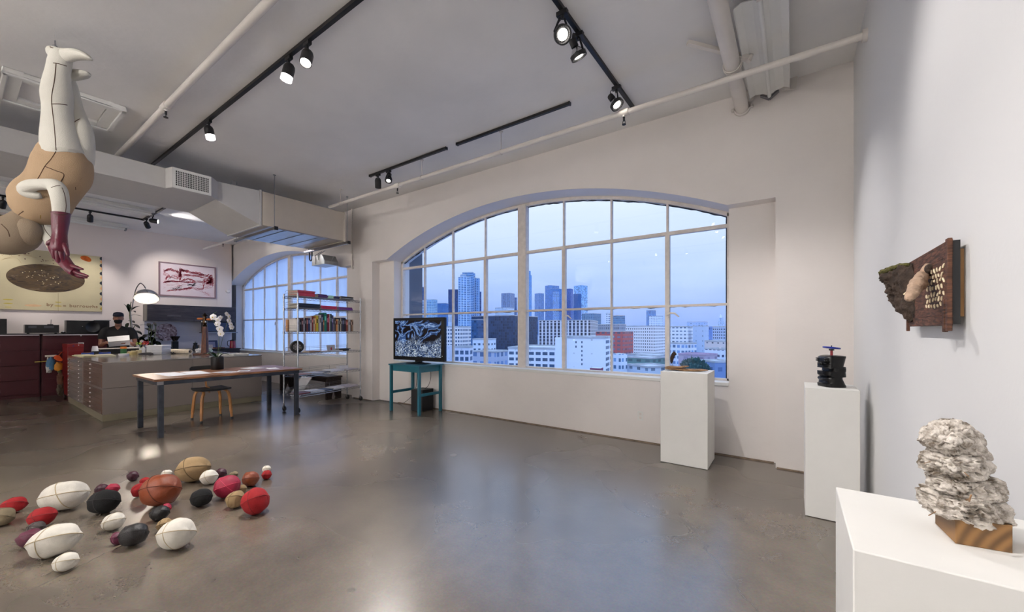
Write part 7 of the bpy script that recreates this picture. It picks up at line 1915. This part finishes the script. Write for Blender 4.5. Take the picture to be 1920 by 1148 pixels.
# ================================================================== CITY OUTSIDE
GZ = -30.0
_fm = {}
def facade(wall, win, cw=3.0, ch=3.6, fw=.55, fh=.5, mode='grid', rough=.8, lit=0.0):
    key = (wall, win, cw, ch, fw, fh, mode, lit)
    if key in _fm: return _fm[key]
    m = bpy.data.materials.new('facade_%d' % len(_fm)); m.use_nodes = True; _fm[key] = m
    nt = m.node_tree; N = nt.nodes; L = nt.links; bs = N['Principled BSDF']; bs.inputs['Roughness'].default_value = rough; bs.inputs['Specular IOR Level'].default_value = .3
    uv = N.new('ShaderNodeUVMap'); sp = N.new('ShaderNodeSeparateXYZ'); L.new(uv.outputs[0], sp.inputs[0])
    def band(out, size, frac):
        d = N.new('ShaderNodeMath'); d.operation = 'DIVIDE'; d.inputs[1].default_value = size; L.new(out, d.inputs[0])
        fr = N.new('ShaderNodeMath'); fr.operation = 'FRACT'; L.new(d.outputs[0], fr.inputs[0])
        s = N.new('ShaderNodeMath'); s.operation = 'SUBTRACT'; s.inputs[1].default_value = .5; L.new(fr.outputs[0], s.inputs[0])
        a = N.new('ShaderNodeMath'); a.operation = 'ABSOLUTE'; L.new(s.outputs[0], a.inputs[0])
        lt = N.new('ShaderNodeMath'); lt.operation = 'LESS_THAN'; lt.inputs[1].default_value = frac / 2; L.new(a.outputs[0], lt.inputs[0])
        return lt.outputs[0], d.outputs[0]
    bx, dx = band(sp.outputs['X'], cw, fw); by, dy = band(sp.outputs['Y'], ch, fh)
    if mode == 'grid':
        mu = N.new('ShaderNodeMath'); mu.operation = 'MULTIPLY'; L.new(bx, mu.inputs[0]); L.new(by, mu.inputs[1]); mask = mu.outputs[0]
    elif mode == 'rows': mask = by
    else: mask = bx
    # slight variation per window
    fl = N.new('ShaderNodeVectorMath'); fl.operation = 'FLOOR'; cb = N.new('ShaderNodeCombineXYZ'); L.new(dx, cb.inputs[0]); L.new(dy, cb.inputs[1]); L.new(cb.outputs[0], fl.inputs[0])
    wn_ = N.new('ShaderNodeTexWhiteNoise'); wn_.noise_dimensions = '3D'; L.new(fl.outputs[0], wn_.inputs['Vector'])
    mr = N.new('ShaderNodeMapRange'); mr.inputs['To Min'].default_value = .55; mr.inputs['To Max'].default_value = 1.5; L.new(wn_.outputs['Value'], mr.inputs['Value'])
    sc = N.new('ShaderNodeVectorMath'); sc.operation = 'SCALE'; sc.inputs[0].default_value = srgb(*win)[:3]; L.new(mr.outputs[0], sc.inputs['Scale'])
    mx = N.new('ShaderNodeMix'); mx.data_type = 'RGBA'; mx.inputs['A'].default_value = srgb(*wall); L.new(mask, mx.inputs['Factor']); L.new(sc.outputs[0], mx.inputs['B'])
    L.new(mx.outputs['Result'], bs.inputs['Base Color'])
    return m
m_roof = M('flat_roof_gravel', srgb(170, 176, 184), .9, vary=.2, scale=.2)
m_winb = M('far_window_glass', srgb(70, 92, 120), .2, vary=.3, scale=.3)
def building(label, pL, pC, pR, ytop, d, mat, name='building', cat='building', phi=12, depth=None, extra=(), roofm=None, group=None, ybase=None, root=None, part='tower_block', windows=None):
    """pL..pC front face, pC..pR side face as seen in the photo, d = distance of the corner pC"""
    ztop = EYE + (619 - ytop) / _f * d
    C = at(pC, 619, d); C.z = 0
    Fl = ray(pC, 619); Fl.z = 0; Fl.normalize(); Rl = Vector((Fl.y, -Fl.x, 0))
    side_right = pR > pC + .01
    ph = min(radians(55), max(radians(7), atan2(pR - pC, pC - pL)))
    # front face direction (to the left, receding) ; side direction (receding)
    Ld = (-Rl * cos(ph) + Fl * sin(ph)); Sd = (Fl * cos(ph) + Rl * sin(ph))
    def hit(px, Dv):
        r = ray(px, 619); r.z = 0
        # C + s*Dv = k*r
        den = Dv.x * r.y - Dv.y * r.x
        return (C.y * r.x - C.x * r.y) / den
    wl = abs(hit(pL, Ld)); ws = abs(hit(pR, Sd)) if side_right else (depth or wl * .7)
    if side_right and depth: ws = max(ws, 1)
    ws = min(ws, max(1.6 * wl, 8))
    A = C + Ld * wl; B = C + Sd * ws; Dp = A + Sd * ws
    base = (A + B) / 2
    own = root is None
    if own: root = thing(name, label, cat, (base.x, base.y, GZ), group=group)
    o = root.location
    zb = GZ
    P4 = [A, C, B, Dp]
    vs = [(p.x - o.x, p.y - o.y, zb - o.z) for p in P4] + [(p.x - o.x, p.y - o.y, ztop - o.z) for p in P4]
    fs = [(0, 1, 5, 4), (1, 2, 6, 5), (2, 3, 7, 6), (3, 0, 4, 7), (4, 5, 6, 7)]
    me = bpy.data.meshes.new(part); me.from_pydata(vs, [], fs); me.materials.append(mat); me.materials.append(roofm or m_roof)
    uvl = me.uv_layers.new(name='UVMap'); H_ = ztop - zb
    lens = [wl, ws, wl, ws]
    for k in range(4):
        lw = lens[k]
        uvs = [(0, 0), (lw, 0), (lw, H_), (0, H_)]
        for j, li in enumerate(me.polygons[k].loop_indices): uvl.data[li].uv = uvs[j]
    me.polygons[4].material_index = 1
    b = bpy.data.objects.new(part, me); COL.objects.link(b); b.parent = root
    # parapet
    if wl > 6:
        pb = MB(); th_ = min(.6, wl * .03)
        up = Vector((0, 0, 1))
        q = [Vector((v[0], v[1], v[2])) for v in vs[4:]]
        for k in range(4):
            pb.bar(q[k] + up * .3, q[(k + 1) % 4] + up * .3, th_, .9)
        mk('parapet', pb, mat if len(me.materials) == 0 else (roofm or m_roof), root, smooth=None)
    if windows:
        # separate window parts on the front / side faces: (face, cols, rows, top margin, cell h, fill w, fill h)
        for face, nc, nr, mt, chh, fw_, fh_ in windows:
            if face == 'f': P0, P1, nrm = A, C, -Sd
            else: P0, P1, nrm = C, B, -Ld
            W = (P1 - P0); Lw = W.length; W = W / Lw
            for i in range(nc):
                for j in range(nr):
                    cx = Lw * (i + .5) / nc; zc = ztop - mt - j * chh - chh * .5
                    ww = Lw / nc * fw_; hh = chh * fh_
                    c0_ = P0 + W * cx + nrm * .05
                    mb = MB(); pts = []
                    for (a_, b_) in ((-1, -1), (1, -1), (1, 1), (-1, 1)):
                        p = c0_ + W * (a_ * ww / 2); pts.append((p.x - o.x, p.y - o.y, zc + b_ * hh / 2 - o.z))
                    pts2 = [(p[0] - nrm.x * .3, p[1] - nrm.y * .3, p[2]) for p in pts]
                    mb.add(pts + pts2, [(0, 1, 2, 3), (7, 6, 5, 4), (0, 4, 5, 1), (1, 5, 6, 2), (2, 6, 7, 3), (3, 7, 4, 0)])
                    # window cross bar
                    pc_ = c0_ + nrm * .08
                    mk('window', mb, m_winb, root, smooth=None)
    return root
W1 = (226, 232, 240); BL = (84, 130, 190)
def T(*a, **k): return building(*a, **k)
# far skyline, with the bluish haze of distance put into the facade colours
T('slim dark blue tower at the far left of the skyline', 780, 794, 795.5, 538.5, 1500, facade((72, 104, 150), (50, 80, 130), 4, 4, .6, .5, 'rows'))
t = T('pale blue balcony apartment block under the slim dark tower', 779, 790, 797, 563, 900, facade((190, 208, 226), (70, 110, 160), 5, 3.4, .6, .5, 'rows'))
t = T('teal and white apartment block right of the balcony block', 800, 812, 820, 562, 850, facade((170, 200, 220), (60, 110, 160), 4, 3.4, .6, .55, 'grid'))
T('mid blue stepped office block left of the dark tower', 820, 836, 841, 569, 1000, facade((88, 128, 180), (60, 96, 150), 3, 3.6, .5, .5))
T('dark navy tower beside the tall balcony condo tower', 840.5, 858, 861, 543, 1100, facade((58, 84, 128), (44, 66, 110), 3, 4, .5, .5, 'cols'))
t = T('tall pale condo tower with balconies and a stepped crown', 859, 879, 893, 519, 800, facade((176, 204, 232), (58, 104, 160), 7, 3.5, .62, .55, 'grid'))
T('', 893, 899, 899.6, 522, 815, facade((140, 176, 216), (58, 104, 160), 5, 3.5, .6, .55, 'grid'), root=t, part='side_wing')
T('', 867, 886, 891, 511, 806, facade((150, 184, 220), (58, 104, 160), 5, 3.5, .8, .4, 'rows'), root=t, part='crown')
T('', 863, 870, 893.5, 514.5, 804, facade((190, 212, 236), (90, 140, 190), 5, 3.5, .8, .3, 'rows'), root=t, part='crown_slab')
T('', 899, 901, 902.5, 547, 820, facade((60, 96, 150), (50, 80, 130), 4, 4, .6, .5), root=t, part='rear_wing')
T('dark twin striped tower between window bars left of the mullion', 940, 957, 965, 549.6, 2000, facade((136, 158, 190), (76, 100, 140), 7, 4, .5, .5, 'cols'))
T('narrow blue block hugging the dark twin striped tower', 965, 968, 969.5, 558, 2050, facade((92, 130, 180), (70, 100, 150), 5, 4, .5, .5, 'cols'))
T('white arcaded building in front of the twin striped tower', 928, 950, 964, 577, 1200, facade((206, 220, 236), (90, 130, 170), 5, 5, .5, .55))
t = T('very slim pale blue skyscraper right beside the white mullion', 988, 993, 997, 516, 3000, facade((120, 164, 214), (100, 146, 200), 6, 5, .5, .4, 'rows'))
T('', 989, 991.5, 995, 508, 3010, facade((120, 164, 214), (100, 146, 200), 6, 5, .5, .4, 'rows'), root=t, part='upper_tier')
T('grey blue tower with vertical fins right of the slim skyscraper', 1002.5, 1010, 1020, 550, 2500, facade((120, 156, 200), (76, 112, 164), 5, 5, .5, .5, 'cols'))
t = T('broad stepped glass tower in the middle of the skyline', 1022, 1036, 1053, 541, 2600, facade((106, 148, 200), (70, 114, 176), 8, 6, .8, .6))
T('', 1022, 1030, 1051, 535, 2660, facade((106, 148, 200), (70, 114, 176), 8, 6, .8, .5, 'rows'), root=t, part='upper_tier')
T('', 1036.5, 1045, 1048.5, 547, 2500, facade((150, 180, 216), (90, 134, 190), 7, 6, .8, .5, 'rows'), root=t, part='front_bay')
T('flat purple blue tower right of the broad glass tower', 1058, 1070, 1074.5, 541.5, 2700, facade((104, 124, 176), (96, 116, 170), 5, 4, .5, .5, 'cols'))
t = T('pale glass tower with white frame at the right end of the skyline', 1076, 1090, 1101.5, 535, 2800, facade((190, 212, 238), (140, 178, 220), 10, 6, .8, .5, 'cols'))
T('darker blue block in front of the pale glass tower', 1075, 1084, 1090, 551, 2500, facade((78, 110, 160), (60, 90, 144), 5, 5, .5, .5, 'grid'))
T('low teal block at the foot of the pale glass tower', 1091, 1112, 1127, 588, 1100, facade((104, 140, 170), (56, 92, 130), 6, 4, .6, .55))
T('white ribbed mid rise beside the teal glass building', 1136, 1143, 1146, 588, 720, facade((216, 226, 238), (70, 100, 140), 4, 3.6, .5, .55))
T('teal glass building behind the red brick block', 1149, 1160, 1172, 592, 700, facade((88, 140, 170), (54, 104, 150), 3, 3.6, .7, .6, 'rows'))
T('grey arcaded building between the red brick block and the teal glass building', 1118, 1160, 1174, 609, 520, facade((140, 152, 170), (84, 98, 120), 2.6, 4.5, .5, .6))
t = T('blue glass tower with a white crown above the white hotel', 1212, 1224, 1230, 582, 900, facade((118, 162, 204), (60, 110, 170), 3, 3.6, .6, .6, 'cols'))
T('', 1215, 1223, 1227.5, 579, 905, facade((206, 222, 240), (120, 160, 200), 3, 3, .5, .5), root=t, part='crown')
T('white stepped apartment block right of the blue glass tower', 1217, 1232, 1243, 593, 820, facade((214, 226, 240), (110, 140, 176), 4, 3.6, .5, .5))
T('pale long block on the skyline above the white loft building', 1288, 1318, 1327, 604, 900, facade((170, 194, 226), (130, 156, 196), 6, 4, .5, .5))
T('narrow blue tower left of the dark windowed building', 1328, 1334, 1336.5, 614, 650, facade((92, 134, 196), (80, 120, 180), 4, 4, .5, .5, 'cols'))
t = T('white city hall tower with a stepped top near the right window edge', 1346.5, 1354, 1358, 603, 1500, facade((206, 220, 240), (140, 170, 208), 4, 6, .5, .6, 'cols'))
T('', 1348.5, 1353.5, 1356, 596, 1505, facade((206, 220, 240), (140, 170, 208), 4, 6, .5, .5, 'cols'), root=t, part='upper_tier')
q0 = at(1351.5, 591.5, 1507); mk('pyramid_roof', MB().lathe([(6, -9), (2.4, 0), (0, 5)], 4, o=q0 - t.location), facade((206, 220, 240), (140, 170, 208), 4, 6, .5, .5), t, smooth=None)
# middle distance
t = T('wide black glass office building left of the mullion', 884, 965, 1008, 592, 500, facade((42, 70, 100), (34, 60, 92), 3, 3.6, .8, .8), phi=14)
T('', 884, 906, 912, 600, 470, facade((64, 92, 128), (52, 82, 120), 3, 3.6, .8, .6), root=t, part='lower_wing')
T('long white finned office block with dark windows in the centre', 1010, 1108, 1121, 601, 430, facade((208, 212, 220), (54, 60, 78), 4.2, 3.6, .56, .86), phi=10)
T('cream and white apartment block with window grid right of the television', 834, 865, 883, 613, 350, facade((222, 220, 222), (70, 92, 120), 2.6, 3.3, .6, .5), phi=16)
t = T('water tower shaped rooftop block behind the cream apartment block', 840, 845, 847.5, 590, 420, facade((210, 214, 222), (150, 170, 196), 2, 5, .5, .5, 'cols'))
T('red brick warehouse in the centre right of the view', 1117, 1168, 1187.5, 622, 330, facade((178, 84, 88), (96, 92, 116), 4.6, 3.4, .6, .45), phi=18)
T('large white hotel with rows of small dark windows', 1173, 1228, 1249, 612, 400, facade((226, 226, 230), (64, 74, 92), 2.25, 3.1, .45, .45), phi=14)
T('white loft building with wide windows right of the thick window bar', 1252, 1290, 1299, 613, 450, facade((228, 232, 238), (110, 128, 150), 4.2, 4.0, .6, .4), phi=10)
T('blank grey blue building right of the white loft building', 1299, 1322, 1329, 612, 440, facade((176, 196, 222), (130, 150, 180), 7, 5.5, .12, .3), phi=8)
T('dark windowed grey building under the city hall tower', 1336, 1357, 1372, 613, 520, facade((170, 188, 214), (60, 76, 104), 3, 3.8, .55, .5), phi=6)
# nearer roofs
T('beige flat building at the right edge of the window view', 1321, 1352, 1378, 641, 270, facade((206, 198, 200), (90, 96, 110), 4.5, 5, .3, .2), phi=8)
T('white low building with a dark window strip at the right edge', 1321, 1352, 1380, 656, 255, facade((214, 224, 238), (60, 80, 120), 3.2, 4.2, .6, .36), phi=8)
T('white corner block with large square windows above the pink shed', 1252, 1284, 1306, 645, 300, facade((216, 226, 240), (96, 132, 176), 3.8, 4.2, .66, .5), phi=10)
T('small white building between red warehouse and flat roofs', 1148, 1164, 1176, 664, 200, facade((212, 224, 240), (90, 130, 170), 3.2, 3.6, .5, .5), phi=14)
T('pink roofed long shed on the right', 1272, 1322, 1345, 667, 225, facade((170, 160, 184), (150, 144, 172), 9, 6, .3, .3), phi=6, roofm=M('pink_roof', srgb(164, 146, 172), .8, vary=.15, scale=.2))
T('blue grey warehouse block at the lower right of the window', 1310, 1340, 1378, 680, 190, facade((120, 146, 190), (96, 122, 168), 6, 5, .4, .4), phi=4)
T('white flat roofed warehouse with vents at the bottom centre', 1176, 1215, 1262, 690, 190, facade((200, 212, 226), (120, 140, 160), 6, 5, .4, .3), phi=6)
T('green banded low market hall in front of the white hotel', 1174, 1222, 1250, 673, 240, facade((88, 132, 134), (70, 104, 112), 6, 5, .5, .3), phi=8)
T('long low grey roof below the hotel', 1176, 1235, 1262, 668, 300, facade((150, 172, 200), (90, 112, 140), 5, 4, .5, .4), phi=6)
T('blank pale wall building right of the television', 832, 843, 853, 648, 230, facade((196, 204, 220), (180, 190, 210), 8, 6, .1, .1), phi=14)
T('white office with large blue windows right of the television', 852, 880, 887, 652, 215, facade((206, 212, 228), (206, 212, 228), 8, 6, .1, .1), phi=12, windows=[('f', 3, 3, 1.0, 3.4, .68, .62), ('s', 1, 3, 1.0, 3.4, .6, .62)])
T('white stepped block with dark windows in front of the black glass building', 886, 920, 930, 637, 300, facade((210, 222, 236), (210, 222, 236), 8, 6, .1, .1), phi=12, windows=[('f', 4, 4, 1.6, 4.0, .5, .36), ('s', 2, 4, 1.6, 4.0, .5, .36)])
T('low blue grey garage with tall glass bays under the black glass building', 884, 930, 956, 661, 235, facade((176, 186, 208), (110, 136, 176), 5, 7, .55, .6), phi=10)
T('white factory with three rows of wide windows beside the mullion', 953, 1068, 1088, 655, 200, facade((226, 230, 236), (226, 230, 236), 8, 6, .1, .1), phi=12, windows=[('f', 9, 4, .9, 3.1, .72, .50), ('s', 3, 4, .9, 3.1, .7, .5)])
t = T('large blank white building with a column of small windows in the centre', 1060, 1135, 1150, 634, 172, facade((228, 234, 242), (228, 234, 242), 8, 6, .1, .1), phi=12, windows=[('s', 2, 6, .5, 2.5, .78, .56)])
T('', 1041, 1060, 1063, 633, 178, facade((228, 234, 242), (228, 234, 242), 8, 6, .1, .1), root=t, part='rear_wing')
T('', 1093, 1108, 1117, 630, 180, facade((228, 234, 242), (228, 234, 242), 8, 6, .1, .1), root=t, part='roof_house')
o = t.location
for px in (1080, 1091):
    for j in range(6):
        if px == 1080 and j > 1: continue
        p = at(px, 642 + 8.2 * j, 171); mk('window', MB().cbox(p - o, .55, .4, .9, M=Matrix.Rotation(radians(YAW - 12), 3, 'Z')), m_winb, t, smooth=None)
T('small dark red roofed block under the blank white building', 1106, 1126, 1131, 691, 150, facade((130, 70, 90), (60, 90, 150), 4, 4, .4, .3), phi=10)
g = random.Random(31)
for i in range(16):
    px = 1440 + 62 * i; w_ = g.uniform(30, 58); d_ = g.choice([230, 300, 380, 520]); hgt = g.uniform(606, 650)
    T('plain block standing outside the part of the city the window shows', px, px + w_ * .8, px + w_, hgt, d_, facade((206, 216, 232), (84, 104, 140), 3.4, 3.6, .55, .5), group='city blocks outside the photo')
# ground, street trees, far ridge
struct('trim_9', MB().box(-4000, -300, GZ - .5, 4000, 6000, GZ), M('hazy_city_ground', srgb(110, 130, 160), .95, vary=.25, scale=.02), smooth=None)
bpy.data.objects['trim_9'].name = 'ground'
g = random.Random(9)
m_tree = M('dusky_tree_leaves', srgb(40, 78, 78), .9, vary=.35, scale=.6, bump=.6, bscale=2)
for i, (px, yt, d, r) in enumerate(((1287, 676, 192, 2.4), (1296, 674, 180, 2.7), (1306, 675, 188, 2.6), (1314, 678, 178, 2.2), (1301, 684, 168, 2.2), (1322, 684, 170, 2.0))):
    zt = EYE + (619 - yt) / _f * d; c = at(px, 619, d)
    t = thing('street_tree', ('leftmost', 'second from left', 'tallest middle', 'fourth from left', 'nearest low', 'rightmost')[i] + ' bluish green tree among the low buildings beyond the window', 'tree', (c.x, c.y, GZ), group='trees among the low buildings')
    mk('crown', lump((0, 0, zt - r * 1.6 - GZ), (r, r, r * 1.7), 20 + i, None, .5, 4, .25), m_tree, t, smooth=.6)
    mk('trunk', MB().cyl((0, 0, 0), (0, 0, zt - r - GZ), .3, .2, n=8), m_drift, t)
rp_ = []
for i in range(60):
    px = -400 + 2600 * i / 59; h = 8 + 5 * noise.noise(Vector((i * .35, 0, 0))) + 3 * noise.noise(Vector((i * 1.1, 4, 0)))
    p = at(px, 619, 5600); rp_.append((p.x, p.y, EYE + h * 5600 / _f * .9))
vs = []; fs = []
for x, y, z in rp_: vs += [(x, y, GZ), (x, y, z), (x + _F.x * 900, y + _F.y * 900, z * .7)]
for i in range(59):
    a = i * 3; fs += [(a, a + 3, a + 4, a + 1), (a + 1, a + 4, a + 5, a + 2)]
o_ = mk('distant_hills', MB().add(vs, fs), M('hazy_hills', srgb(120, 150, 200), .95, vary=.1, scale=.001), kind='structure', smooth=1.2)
